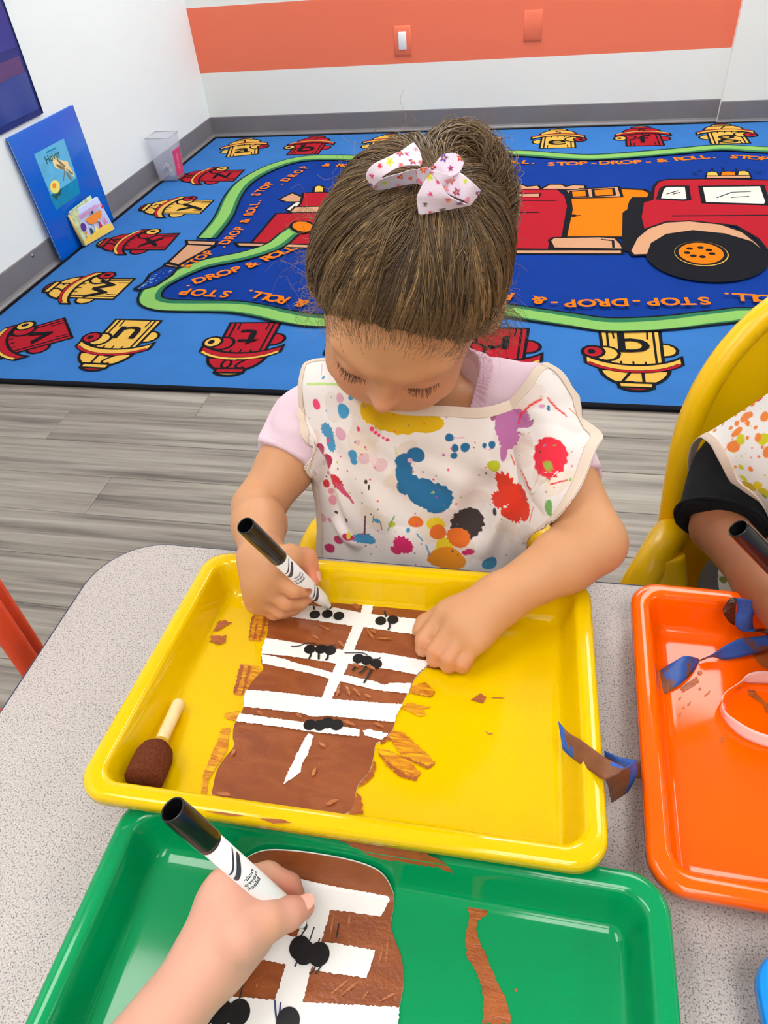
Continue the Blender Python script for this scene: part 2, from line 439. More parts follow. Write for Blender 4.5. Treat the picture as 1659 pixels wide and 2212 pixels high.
# hose paths (pixels measured in the photograph)
top_px = [(447, 517), (483, 471), (505, 424), (534, 392), (588, 363), (653, 345), (725, 342), (809, 344), (920, 340), (1028, 337), (1119, 333), (1238, 341), (1318, 340), (1457, 329), (1556, 321), (1659, 326)]
bot_px = [(1659, 683), (1556, 687), (1437, 700), (1318, 704), (1238, 694), (1159, 683), (1079, 672), (960, 668), (800, 688), (693, 695), (617, 686), (563, 674), (501, 665), (400, 663), (350, 660), (325, 648), (337, 622), (380, 597)]
stub_px = [(380, 597), (443, 572), (527, 555), (591, 534), (624, 508), (645, 494)]
f = RF()
uvp = lambda px: f.px(px)
top = uvp(top_px) + [(2.78, -0.50), (2.93, -0.62), (3.0, -0.85), (2.98, -1.2)]
bot = [(2.98, -1.2), (3.0, -1.6), (2.92, -1.82), (2.76, -1.93)] + uvp(bot_px)
top_s = [tuple(p) for p in smooth_path([Vector(p) for p in top], 5)]
bot_s = [tuple(p) for p in smooth_path([Vector(p) for p in bot], 5)]
stub_s = [tuple(p) for p in smooth_path([Vector(p) for p in uvp(stub_px)], 5)]
f.poly(top_s + bot_s[1:] + uvp([(395, 575), (430, 548)]), M_rugd)
f.build('deep_blue_field', RUG)
# lettering 'STOP - DROP - & ROLL.'
f = RF(0.0006)
def run(txt, a, b, h=0.062):
    """spread the characters of txt between pixel a (first) and b (last)"""
    A, B = (Vector(f.px([p])[0]) for p in (a, b)); n = len(txt); d = (B - A).normalized(); up = Vector((-d.y, d.x))
    for i, ch in enumerate(txt):
        if ch == ' ': continue
        c = A + (B - A) * (i / max(1, n - 1))
        f.text(ch, c, up, h, M_ro, 0.03, 1.05)
def r3(t, a, b, h=0.062): run(t, *z3([a, b]), h)
def r2(t, a, b, h=0.062): run(t, *z2([a, b]), h)
def r4(t, a, b, h=0.062): run(t, *z4([a, b]), h)
r3('STOP-DROP-', (480, 390), (1008, 378)); r3('& ROLL.', (1080, 371), (1360, 350)); r3('STOP', (1475, 352), (1640, 362)); r3('-DROP-& ROLL.', (1700, 368), (2360, 392))
r3('& ROLL.', (115, 378), (385, 384)); run('-DROP-', (890, 362), (1015, 356))
r2('STOP', (425, 615), (505, 550), 0.055); r2('.DROP', (565, 552), (715, 455), 0.055); r2('& ROLL.', (845, 440), (1090, 446), 0.055)
r2('& ROLL.', (360, 775), (432, 655), 0.052); r2('.DROP', (215, 930), (328, 822), 0.055); r4('STOP', (958, 185), (1072, 118), 0.055)
r4('.DROP', (960, 278), (1212, 205), 0.062); r4('& ROLL', (1290, 180), (1490, 98), 0.062)
r4('STOP', (1160, 330), (955, 318)); r4('& ROLL.', (1545, 378), (1272, 326))
run('STOP-DROP-', (1018, 637), (700, 664))
r3('& R', (412, 1143), (240, 1120)); r3('STOP-DROP-', (1308, 1147), (495, 1163)); r3('ROLL.', (1700, 1140), (1430, 1125)); r3('STOP-DROP-&', (2750, 1090), (1860, 1130))
f.build('stop_drop_roll_lettering', RUG)['kind'] = 'stuff'
# fire truck
f = RF(0.0010)
OL = 0.011
def sp(px, m, ol=M_rk, w=OL): f.shape(f.px(px), m, ol, w)
def ell(c, rx, ry, m, ol=M_rk, rot=0.08, w=OL):
    pts = [(c[0] + rx * math.cos(a) * math.cos(rot) - ry * math.sin(a) * math.sin(rot), c[1] + rx * math.cos(a) * math.sin(rot) + ry * math.sin(a) * math.cos(rot)) for a in [2 * math.pi * i / 40 for i in range(40)]]
    f.shape(f.px(pts), m, ol, w)
sp(z3([(245, 530), (260, 512), (320, 500), (350, 512), (410, 505), (425, 525), (470, 500), (540, 500), (560, 512), (600, 503), (665, 506), (670, 530)]), M_rt)
sp(z2([(600, 700), (680, 640), (700, 660), (630, 715)]), M_rw); sp(z2([(560, 640), (640, 600), (700, 625), (690, 655), (600, 655)]), M_rt)
sp(z2([(765, 600), (770, 565), (800, 555), (830, 565), (830, 600)]), M_ry)
sp([(650, 440), (655, 418), (690, 416), (740, 417), (1089, 410), (1206, 410), (1222, 424), (1228, 446), (1216, 514), (1190, 518), (1187, 540), (539, 530), (597, 462), (632, 461)], M_rr)
sp(z2([(620, 720), (655, 685), (900, 680), (1000, 690), (1000, 718)]), M_rt)
f.line(f.px(z3([(260, 590), (510, 590)])), 0.009, M_rk); f.line(f.px(z3([(260, 655), (415, 655)])), 0.009, M_rk)
sp(z3([(285, 555), (420, 552), (415, 572), (280, 570)]), M_rt, w=0.006)
sp([(508, 526), (540, 526), (1081, 541), (1345, 541), (1345, 550), (1081, 549), (515, 533)], M_rt)
ell((868, 560), 108, 50, M_rk); ell((868, 560), 54, 25, M_ry); ell((868, 560), 45, 20, M_ro)
sp(z3([(575, 560), (640, 528), (870, 527), (985, 532), (1022, 552), (1012, 577), (930, 582), (910, 612), (905, 645), (880, 660), (878, 792), (552, 792), (585, 640)]), M_ro, w=0.016)
sp(z3([(552, 535), (848, 516), (865, 572), (592, 580)]), M_rt); sp(z3([(585, 542), (672, 535), (678, 570), (590, 574)]), M_ro); sp(z3([(706, 534), (818, 527), (824, 563), (712, 570)]), M_ro)
f.disc(f.px(z3([(600, 675)]))[0], 0.012, M_rk); f.line(f.px(z3([(600, 675), (640, 674)])), 0.008, M_rk)
sp(z3([(470, 810), (490, 795), (740, 790), (830, 797), (862, 830), (875, 858), (490, 852)]), M_rt); f.line(f.px(z3([(750, 805), (815, 812), (818, 850)])), 0.008, M_rk)
sp(z3([(925, 578), (1030, 578), (1012, 595), (972, 605), (962, 680), (980, 760), (945, 800), (905, 870), (880, 862), (875, 790), (880, 656), (906, 640), (910, 600)]), M_rk)
sp(z3([(962, 685), (976, 602), (1026, 590), (1036, 520), (1060, 490), (1110, 478), (1400, 475), (1720, 484), (1780, 560), (1800, 610), (2060, 640), (2100, 700), (2100, 880), (1665, 885), (1600, 800), (1480, 730), (1230, 705), (1050, 735), (985, 770)]), M_rr)
f.line(f.px(z3([(1135, 678), (1700, 674)])), 0.010, M_rk)
sp(z3([(1062, 585), (1080, 530), (1100, 517), (1217, 516), (1228, 588), (1200, 592)]), M_rw, w=0.016)
sp(z3([(1290, 518), (1625, 513), (1655, 600), (1648, 617), (1308, 606)]), M_rw, w=0.016)
for a in ([(1105, 560), (1170, 540)], [(1140, 560), (1180, 550)], [(1378, 580), (1460, 550), (1565, 546)], [(1455, 578), (1555, 572)]): f.line(f.px(z3(a)), 0.006, M_rk)
sp(z3([(1318, 474), (1322, 460), (1562, 458), (1568, 472)]), M_rt, w=0.006)
for pts, m in (([(1322, 460), (1324, 443), (1350, 436), (1380, 440), (1392, 460)], M_ry), ([(1398, 460), (1402, 440), (1440, 436), (1480, 440), (1484, 458)], M_ro), ([(1490, 458), (1496, 436), (1530, 434), (1555, 442), (1560, 458)], M_ry)): sp(z3(pts), m, w=0.006)
for a in ([(1278, 428), (1300, 434)], [(1350, 418), (1358, 428)], [(1405, 416), (1418, 426)], [(1480, 420), (1488, 430)], [(1545, 424), (1560, 420)], [(1590, 444), (1625, 441)], [(1245, 446), (1275, 452)]): f.line(f.px(z3(a)), 0.007, M_rk)
ell(z3([(1325, 900)])[0], 130, 54, M_rk); 
sp(z3([(903, 872), (940, 800), (1000, 750), (1100, 715), (1230, 708), (1400, 726), (1520, 768), (1600, 830), (1625, 868), (1560, 822), (1420, 780), (1250, 762), (1110, 782), (1030, 830), (1008, 892), (925, 895)]), M_rt)
ell(z3([(1295, 888)])[0], 63, 28, M_ry); ell(z3([(1293, 886)])[0], 53, 24, M_ro)
for p in ((1230, 860), (1290, 855), (1335, 868), (1352, 888), (1300, 905), (1250, 900), (1217, 883)): f.disc(f.px(z3([p]))[0], 0.010, M_rk, 10)
ell((655, 494), 26, 12, M_ro)
f.build('fire_truck', RUG)
# hose with its brass nozzle and water
f = RF(0.0042)
def hose(path):
    f.line(path, 0.083, M_rk); f.line(path, 0.068, M_rgd)
    P = [Vector(p) for p in path]
    wob = [0.030 + 0.012 * math.sin(i * 0.23) for i in range(len(P))]
    sh = []
    for i, p in enumerate(P):
        t = (P[min(i + 1, len(P) - 1)] - P[max(i - 1, 0)]).normalized(); sh.append(p + Vector((-t.y, t.x)) * (0.068 - wob[i] - 0.018) * 0.35)
    f.line([tuple(p) for p in sh], 0.046, M_rg)
hose(top_s + bot_s[1:] + stub_s[1:])
sp(z4([(955, 52), (1112, 57), (1102, 78), (960, 72)]), M_rt); sp(z4([(960, 72), (1096, 80), (915, 178), (862, 165)]), M_rt); sp(z4([(850, 170), (918, 182), (912, 194), (842, 180)]), M_rt)
sp(z4([(842, 184), (912, 194), (880, 232), (800, 285), (720, 308), (690, 300), (740, 270), (770, 225)]), M_rugd)
for _ in range(60):
    t = random.random(); a = Vector(z4([(875, 196)])[0]).lerp(Vector(z4([(712, 298)])[0]), t) + Vector((random.uniform(-14, 14), random.uniform(-7, 7))) * (1.05 - t)
    f.disc(f.px([tuple(a)])[0], random.uniform(0.004, 0.009), M_rlb, 6, lift=True) if False else f.poly([(f.px([tuple(a)])[0][0] + random.uniform(-.008, .008), f.px([tuple(a)])[0][1] + random.uniform(-.006, .006)) for _k in range(3)], M_rlb, lift=False)
f.build('green_hose', RUG)
# the 26 lettered hydrants round the edge
def hydrant(ch, num, cx, cy, ang, yellow, flip):
    g = RF(0.0006); A, B = (M_ry, M_rr) if yellow else (M_rr, M_ry)
    ca, sa = math.cos(ang), math.sin(ang)
    def X(pts): return [(cx + (x * ca - y * sa) * 0.97, cy + (x * sa + y * ca) * 0.97) for x, y in pts]
    up = (-sa, ca); s = -1 if flip else 1
    ol = 0.0085
    arc = lambda x, y, rx, ry, a0, a1, n=12: [(x + rx * math.cos(math.radians(a0 + (a1 - a0) * i / n)), y + ry * math.sin(math.radians(a0 + (a1 - a0) * i / n))) for i in range(n + 1)]
    g.shape(X(arc(-s * 0.078, -0.055, 0.036, 0.034, 0, 360)[:-1]), A, M_rk, ol)                       # plain side nub
    body = [(-0.078, -0.155), (0.078, -0.155), (0.072, 0.03), (-0.072, 0.03)]
    g.shape(X(body), A, M_rk, ol)
    for x in (-0.045, 0.045): g.line(X([(x, -0.15), (x * 0.95, -0.11)]), 0.005, M_rk)
    for x in (-0.03, 0.0, 0.03): g.line(X([(x, 0.005), (x * 0.96, 0.028)]), 0.005, M_rk)
    for x in (-0.06, 0.06): g.line(X([(x, -0.15), (x * 0.94, 0.028)]), 0.006, M_rk)
    g.shape(X(arc(s * 0.066, -0.03, 0.034, 0.036, 0, 360)[:-1]), A, M_rk, ol)
    g.shape(X(arc(s * 0.098, -0.038, 0.028, 0.030, 0, 360)[:-1]), B, M_rk, ol); g.poly(X(arc(s * 0.102, -0.038, 0.010, 0.012, 0, 360)[:-1]), M_rk)
    g.shape(X(arc(0, 0.035, 0.085, 0.088, 10, 170)), A, M_rk, ol)                                      # dome
    g.shape(X(arc(0, 0.128, 0.036, 0.016, 0, 180)), B, M_rk, ol); g.shape(X([(-0.042, 0.108), (0.042, 0.108), (0.040, 0.130), (-0.040, 0.130)]), A, M_rk, ol)
    br = arc(0, -0.045, 0.145, 0.105, 35, 145); br = br + [(x * 1.0, y - 0.034) for x, y in br[::-1]]
    g.shape(X(br), A, M_rk, ol)
    st = arc(0, -0.045, 0.142, 0.105, 38, 142); g.line(X([(x, y - 0.002) for x, y in st]), 0.013, M_rk); g.line(X([(x, y - 0.002) for x, y in st]), 0.009, B)
    g.text(ch, X([(-0.004, -0.062)])[0], up, 0.15, M_rk, 0.004, 1.25)
    g.text(num, X([(0.0, 0.082)])[0], up, 0.068, M_rk, 0.0, 1.1)
    return g.build('hydrant_' + ('yellow' if yellow else 'red'), RUG)
HY = 'abcdefghijklmnopqrstuvwxyz'
pos = {}
for i, x in enumerate((0.245, 0.583, 0.952, 1.37, 1.732, 2.093, 2.429, 2.76, 3.07)): pos[i] = (x, -0.222, (0.28 if i == 0 else 0.0) + (-0.3 if i == 8 else 0))
for i, y in enumerate((-0.66, -1.03, -1.40, -1.77)): pos[9 + i] = (3.08, y, -math.pi / 2)
for i, x in enumerate((3.07, 2.70, 2.32, 1.937, 1.60, 1.26, 0.905, 0.52, 0.20)): pos[13 + i] = (x, -2.13, math.pi + (0.0, 0, 0, 0, 0, 0, 0.06, -0.02, -0.90)[i])
for i, y in enumerate((-1.77, -1.39, -1.035, -0.655)): pos[22 + i] = (0.222, y, math.pi / 2 + (-0.02, 0.05, 0, 0.02)[i])
for i in range(26):
    x, y, a = pos[i]; hydrant(HY[i], str(i + 1), x, y, a, i % 2 == 0, flip=(i % 2 == 1) if i < 9 else False)
# ================================================================== TABLE
TH = 0.50
TX0, TY1 = 1.3095, -3.3375          # left and back edge of the top
def table_top_material():
    m = bpy.data.materials.new('speckled_laminate'); m.use_nodes = True; nt = m.node_tree; N = nt.nodes; L = nt.links; b = N['Principled BSDF']
    tc = N.new('ShaderNodeTexCoord')
    n0 = N.new('ShaderNodeTexNoise'); n0.inputs['Scale'].default_value = 900; n0.inputs['Detail'].default_value = 2; L.new(tc.outputs['Object'], n0.inputs['Vector'])
    r0 = N.new('ShaderNodeValToRGB'); e = r0.color_ramp.elements
    e[0].position = 0.33; e[0].color = lin((126, 119, 117)) + (1,); e[1].position = 0.47; e[1].color = lin((186, 178, 174)) + (1,)
    x = e.new(0.66); x.color = lin((194, 186, 182)) + (1,); x = e.new(0.75); x.color = lin((224, 219, 215)) + (1,)
    L.new(n0.outputs['Fac'], r0.inputs[0])
    v = N.new('ShaderNodeTexVoronoi'); v.inputs['Scale'].default_value = 620; L.new(tc.outputs['Object'], v.inputs['Vector'])
    mr = N.new('ShaderNodeMapRange'); mr.inputs[1].default_value = 0.16; mr.inputs[2].default_value = 0.30; L.new(v.outputs['Distance'], mr.inputs[0])
    sp_ = N.new('ShaderNodeSeparateColor'); L.new(v.outputs['Color'], sp_.inputs[0])
    gt = N.new('ShaderNodeMath'); gt.operation = 'GREATER_THAN'; gt.inputs[1].default_value = 0.62; L.new(sp_.outputs[0], gt.inputs[0])
    inv = N.new('ShaderNodeMath'); inv.operation = 'SUBTRACT'; inv.inputs[0].default_value = 1; L.new(mr.outputs[0], inv.inputs[1])
    mu = N.new('ShaderNodeMath'); mu.operation = 'MULTIPLY'; L.new(inv.outputs[0], mu.inputs[0]); L.new(gt.outputs[0], mu.inputs[1])
    mx = N.new('ShaderNodeMix'); mx.data_type = 'RGBA'; mx.inputs[7].default_value = lin((96, 92, 100)) + (1,)
    L.new(mu.outputs[0], mx.inputs[0]); L.new(r0.outputs[0], mx.inputs[6]); L.new(mx.outputs[2], b.inputs['Base Color'])
    b.inputs['Roughness'].default_value = 0.38; b.inputs['Specular IOR Level'].default_value = 0.4
    return m
M_lam = table_top_material()
M_navy = mat('edge_band_navy', (44, 52, 84), 0.45)
M_chrome = mat('table_leg_steel', (170, 172, 176), 0.25, metal=0.9)
def rrect(x0, y0, x1, y1, r, n=10):
    out = []
    for cx, cy, a0 in ((x1 - r, y1 - r, 0), (x0 + r, y1 - r, 90), (x0 + r, y0 + r, 180), (x1 - r, y0 + r, 270)):
        out += [(cx + r * math.cos(math.radians(a0 + 90 * i / n)), cy + r * math.sin(math.radians(a0 + 90 * i / n))) for i in range(n + 1)]
    return out
TX1, TY0 = 2.53, -4.10
TABLE = thing('table', 'low classroom table with speckled pale laminate top and navy edge band', 'table', ((TX0 + TX1) / 2, (TY0 + TY1) / 2, 0))
def slab(loop_a, z0, z1):
    n = len(loop_a); v = [(x, y, z0) for x, y in loop_a] + [(x, y, z1) for x, y in loop_a]
    return MB().add(v, [tuple(range(n))[::-1], tuple(range(n, 2 * n))] + [(i, (i + 1) % n, n + (i + 1) % n, n + i) for i in range(n)])
CR_ = 0.062
slab(rrect(TX0 + 0.002, TY0 + 0.002, TX1 - 0.002, TY1 - 0.002, CR_ - 0.002, 14), TH - 0.026, TH).build('top', M_lam, TABLE)
lo = rrect(TX0, TY0, TX1, TY1, CR_, 14); li = rrect(TX0 + 0.0022, TY0 + 0.0022, TX1 - 0.0022, TY1 - 0.0022, CR_ - 0.0022, 14); n = len(lo)
v = [(x, y, TH - 0.028) for x, y in lo] + [(x, y, TH - 0.0012) for x, y in lo] + [(x, y, TH + 0.0003) for x, y in li] + [(x, y, TH - 0.028) for x, y in li]
MB().add(v, [(k * n + i, k * n + (i + 1) % n, ((k + 1) % 4) * n + (i + 1) % n, ((k + 1) % 4) * n + i) for k in range(4) for i in range(n)]).build('edge_band', M_navy, TABLE, smooth=True)
for sx in (TX0 + 0.10, TX1 - 0.10):
    for sy in (TY0 + 0.10, TY1 - 0.10):
        lg = MB().tube([(sx, sy, 0.02), (sx, sy, TH - 0.026)], 0.016, 18).build('leg', M_chrome, TABLE, smooth=True)
        MB().lathe((sx, sy, 0), (0, 0, 1), [(0, 0), (0, 0.02), (0.012, 0.02), (0.022, 0.017), (0.022, 0)], 18).build('glide', M_dark, lg, smooth=True)

# ================================================================== TRAYS
RIM = 0.033
def make_tray(name, label, color, cx, cy, zrim, yaw, tilt, w, d, cr=0.021):
    m = mat('tray_plastic_' + name, color, 0.09, 0.4, bump=0.012, bscale=40)
    t = thing('tray', label, 'tray', (0, 0, 0))
    M = Matrix.Translation((cx, cy, zrim)) @ Matrix.Rotation(yaw, 4, 'Z') @ Matrix.Rotation(tilt, 4, 'X')
    # (inset, height below the rim): outside lip, rounded rim, inner wall, floor, and back under
    prof = [(0.0010, -0.0090), (0.0, -0.0085), (0.0, -0.0030), (0.0012, -0.0009), (0.0035, 0.0), (0.0095, -0.0003), (0.0118, -0.0012), (0.0132, -0.0032),
            (0.0150, -0.0100), (0.0195, -0.0235), (0.0208, -0.0266), (0.0225, -0.0284), (0.0255, -0.0295), (0.0300, -0.0298)]
    under = [(0.0300, -0.0322), (0.0240, -0.0320), (0.0200, -0.0300), (0.0180, -0.0245), (0.0130, -0.0100), (0.0115, -0.0040), (0.0040, -0.0026), (0.0018, -0.0050)]
    loops = []
    for ins, z in prof + under:
        r = max(0.004, cr - ins * 0.62)
        loops.append([(x, y, z) for x, y in rrect(-w / 2 + ins, -d / 2 + ins, w / 2 - ins, d / 2 - ins, r, 9)])
    n = len(loops[0]); v = [M @ Vector(p) for l in loops for p in l]; k = len(prof)
    f = [(a * n + i, (a + 1) * n + i, (a + 1) * n + (i + 1) % n, a * n + (i + 1) % n)[::-1] for a in range(len(loops) - 1) if a != k - 1 for i in range(n)]
    a = len(loops) - 1; f += [(a * n + i, i, (i + 1) % n, a * n + (i + 1) % n)[::-1] for i in range(n)]
    f += [tuple((k - 1) * n + i for i in range(n)), tuple(k * n + i for i in range(n))[::-1]]
    o = obj('shell', mesh('shell', v, f, True), m, t)
    return t, M
YT, YM = make_tray('yellow', 'yellow plastic tray holding the striped brown paper and a sponge brush', (232, 192, 0), 1.5922, -3.4845, 0.5442, 0.016, -0.0964, 0.3186, 0.2323)
GT, GM = make_tray('green', 'green plastic tray tucked under the front rim of the yellow tray', (0, 146, 84), 1.6238, -3.7012, TH + RIM, 0.0003, 0.0, 0.3268, 0.2323)
OT, OM = make_tray('orange', 'orange plastic tray with loose blue tape and a white paper ring inside', (255, 96, 0), 1.8947 , -3.4804, TH + RIM, -0.0141, 0.0, 0.2323, 0.2291)
_b = at_z(1637, 2062, TH + RIM)
BT, BM = make_tray('blue', 'blue plastic tray of which one rounded corner shows at the bottom', (18, 140, 232), _b.x + 0.160, _b.y - 0.1065, TH + RIM, 0.03, 0.0, 0.3186, 0.2323)
FLOORZ = -0.0298
def tray_flat(M, base=0.0004, step=0.00010):
    R = M.to_3x3(); o = M @ Vector((0, 0, FLOORZ))
    return Flat(o, R @ Vector((1, 0, 0)), R @ Vector((0, 1, 0)), step, base)

# ================================================================== PAINT AND PAPERS
def paint_material(name, c1, c2, c3, rough, sc=40, stretch=(1, 6, 1)):
    m = bpy.data.materials.new(name); m.use_nodes = True; nt = m.node_tree; N = nt.nodes; L = nt.links; b = N['Principled BSDF']
    tc = N.new('ShaderNodeTexCoord'); mp = N.new('ShaderNodeMapping'); mp.inputs['Scale'].default_value = stretch; mp.inputs['Rotation'].default_value = (0, 0, 0.5)
    L.new(tc.outputs['Object'], mp.inputs[0])
    n = N.new('ShaderNodeTexNoise'); n.inputs['Scale'].default_value = sc; n.inputs['Detail'].default_value = 6; n.inputs['Distortion'].default_value = 1.2; L.new(mp.outputs[0], n.inputs['Vector'])
    r = N.new('ShaderNodeValToRGB'); e = r.color_ramp.elements
    e[0].position = 0.35; e[0].color = lin(c1) + (1,); e[1].position = 0.72; e[1].color = lin(c3) + (1,); x = e.new(0.55); x.color = lin(c2) + (1,)
    L.new(n.outputs['Fac'], r.inputs[0]); L.new(r.outputs[0], b.inputs['Base Color'])
    b.inputs['Roughness'].default_value = rough
    n2 = N.new('ShaderNodeTexNoise'); n2.inputs['Scale'].default_value = 420; n2.inputs['Detail'].default_value = 3; L.new(tc.outputs['Object'], n2.inputs['Vector'])
    ad = N.new('ShaderNodeMath'); ad.operation = 'ADD'; L.new(n.outputs['Fac'], ad.inputs[0]); L.new(n2.outputs['Fac'], ad.inputs[1])
    bp = N.new('ShaderNodeBump'); bp.inputs['Strength'].default_value = 0.35; bp.inputs['Distance'].default_value = 0.0012; L.new(ad.outputs[0], bp.inputs['Height']); L.new(bp.outputs[0], b.inputs['Normal'])
    return m
M_brown = paint_material('brown_poster_paint', (136, 69, 33), (149, 79, 37), (158, 89, 49), 0.34, 30, (1, 2.5, 1))
M_copper = paint_material('brown_paint_coppery', (162, 90, 44), (186, 112, 64), (206, 134, 88), 0.3, 90)
M_smear = paint_material('brown_paint_smear', (184, 100, 10), (216, 146, 6), (236, 186, 0), 0.3, 60)
M_smeard = paint_material('brown_paint_thick', (152, 76, 30), (168, 88, 34), (178, 96, 36), 0.3, 60)
M_paper = mat('white_card', (240, 238, 236), 0.75, 0.2, bump=0.05, bscale=900)
M_stick = mat('black_sticker', (24, 23, 25), 0.45, 0.3)
M_ink = mat('marker_ink', (30, 34, 30), 0.6)
M_inkb = mat('marker_ink_blue', (42, 56, 110), 0.6)

def paper(name, label, fl, outline, stripes, extra=None, jit=0.0004):
    """white card with thickness, brown paint over it, bare stripes where tape was pulled off"""
    t = thing('painted_paper', label, 'artwork', tuple(fl.o))
    uv = [tuple(p) for p in smooth_path([Vector(p + (0,)) for p in fl.px(outline)], 4, True)]
    uv = [(p[0], p[1]) for p in uv]; n = len(uv)
    mb = MB(); h0, h1 = 0.0002, 0.0010
    v = [fl.P(a, b, h0) for a, b in uv] + [fl.P(a, b, h1) for a, b in uv]
    mb.add(v, [(i, (i + 1) % n, n + (i + 1) % n, n + i) for i in range(n)])
    tr = tessellate_polygon([[Vector((a, b, 0)) for a, b in uv]])
    for q in tr:
        A, B, C = (Vector(uv[i]) for i in q)
        if (B - A).cross(C - A) < 0: q = (q[0], q[2], q[1])
        mb.f.append(tuple(n + i for i in q)); mb.m.append(0)
    mb.build('card', M_paper, t)
    c = Vector((sum(p[0] for p in uv) / n, sum(p[1] for p in uv) / n))
    fl.h = 0.0012; fl.poly([tuple(c + (Vector(p) - c) * 1.0003) for p in uv], M_brown); fl.build('brown_paint', t)
    for s in stripes:
        g = type(fl)(fl.o, fl.ex, fl.ey, 0.0001, 0.0016 + 0.0001 * (stripes.index(s) % 6))
        g.poly(rough_edge(fl.px(s), 0.0011, jit, True), M_paper); g.build('bare_stripe', t)
    return t
fy = tray_flat(YM)
zp = Z(400, 1230, 0.3617)
outlineY = zp([(560, 262), (505, 292), (490, 400), (458, 490), (456, 560), (466, 605), (400, 680), (358, 760), (350, 830), (320, 890), (294, 940), (286, 1010), (294, 1060), (240, 1130), (195, 1200), (172, 1290), (172, 1362),
               (300, 1386), (520, 1412), (700, 1436), (850, 1462), (955, 1465), (1005, 1420), (1030, 1300), (1100, 1210), (1126, 1120), (1140, 1048), (1192, 1020), (1240, 960), (1262, 880), (1300, 800), (1350, 700), (1384, 640), (1468, 560), (1500, 470), (1560, 300), (1576, 200), (1540, 164), (1420, 178), (1330, 164), (1150, 168), (1080, 150), (990, 138), (830, 108), (720, 150), (640, 215)])
stripesY = [zp(s) for s in (
    [(548, 268), (640, 218), (760, 225), (900, 237), (1050, 266), (1080, 154), (1140, 164), (1112, 276), (1440, 310), (1520, 330), (1500, 420), (1390, 400), (1230, 378), (1066, 353), (1036, 352), (1003, 348), (830, 320), (720, 305), (560, 284)],
    [(1003, 346), (1067, 352), (1010, 490), (976, 575), (946, 640), (922, 690), (878, 783), (816, 777), (850, 690), (880, 625), (906, 570), (945, 486)],
    [(484, 418), (580, 433), (720, 456), (946, 492), (1010, 490), (1200, 512), (1470, 560), (1384, 640), (1240, 610), (1100, 590), (976, 572), (905, 572), (760, 548), (600, 524), (456, 512), (462, 470)],
    [(456, 516), (560, 535), (700, 578), (886, 626), (946, 638), (1140, 680), (1190, 700), (1230, 688), (1352, 690), (1332, 752), (1200, 738), (1100, 722), (922, 676), (862, 662), (750, 632), (600, 600), (462, 570)],
    [(364, 730), (480, 736), (640, 752), (820, 777), (880, 783), (1080, 802), (1300, 816), (1262, 880), (1250, 922), (1050, 905), (862, 886), (760, 890), (700, 870), (500, 846), (350, 830), (352, 780)],
    [(328, 870), (480, 892), (700, 922), (950, 952), (1042, 966), (1040, 1010), (950, 1000), (742, 980), (560, 950), (308, 918)],
    [(1060, 972), (1100, 962), (1215, 990), (1178, 1026), (1075, 1002)],
    [(735, 985), (770, 1002), (735, 1110), (700, 1170), (695, 1215), (640, 1260), (588, 1292), (600, 1255), (660, 1130), (700, 1050)])]
PY = paper('painted_paper', 'log shaped brown painted paper with white stripes in the yellow tray', fy, outlineY, stripesY)
def stick(fl, t, c, r, ry=None, rot=0, h=0.0026):
    g = Flat(fl.o, fl.ex, fl.ey, 0.0001, h); uv = fl.px([c])[0]
    pts = [(uv[0] + r * math.cos(a), uv[1] + (ry or r) * math.sin(a)) for a in [2 * math.pi * i / 28 for i in range(28)]]
    n = 28; v = [g.P(a, b, h - 0.0006) for a, b in pts] + [g.P(a, b, h) for a, b in pts]
    return MB().add(v, [tuple(range(n, 2 * n))] + [(i, (i + 1) % n, n + (i + 1) % n, n + i) for i in range(n)]).build('dot_sticker', M_stick, t)
RS = 0.00445
for c, h in (((776, 281), 0), ((851, 279), 1), ((919, 289), 0), ((1168, 319), 0), ((1241, 313), 1), ((746, 488), 0), ((812, 489), 1), ((869, 496), 0), ((1036, 544), 0), ((1086, 556), 1), ((1142, 577), 0), ((746, 941), 0), ((806, 944), 1), ((853, 931), 2), ((907, 942), 1)):
    stick(fy, PY, zp([c])[0], RS, h=0.0026 + 0.0003 * h)
def ink(fl, t, lines, zz, m=None, w=0.0009, h=0.0024):
    g = Flat(fl.o, fl.ex, fl.ey, 0.00008, h)
    for L_ in lines: g.line([(p[0], p[1]) for p in smooth_path([Vector(p + (0,)) for p in fl.px(zz(L_))], 4)], w, m or M_ink)
    o = g.build('ink_drawing', t); o['kind'] = 'stuff'
ink(fy, PY, [[(635, 472), (680, 470), (720, 455), (760, 452), (790, 465)], [(820, 465), (850, 472), (905, 462)], [(953, 512), (1000, 512), (1060, 512), (1090, 525)], [(1120, 550), (1160, 548), (1165, 538)]], zp, w=0.0009)
ink(fy, PY, [[(752, 512), (750, 530), (740, 548)], [(800, 515), (800, 550)], [(855, 522), (850, 545), (838, 555)], [(1032, 568), (1015, 600), (1000, 618)], [(1082, 590), (1062, 620), (1040, 634)], [(1115, 605), (1095, 650), (1068, 694)], [(1200, 300), (1192, 262)], [(1222, 335), (1222, 360), (1212, 378)], [(850, 255), (852, 240)], [(772, 258), (770, 235)]], zp, w=0.0016)
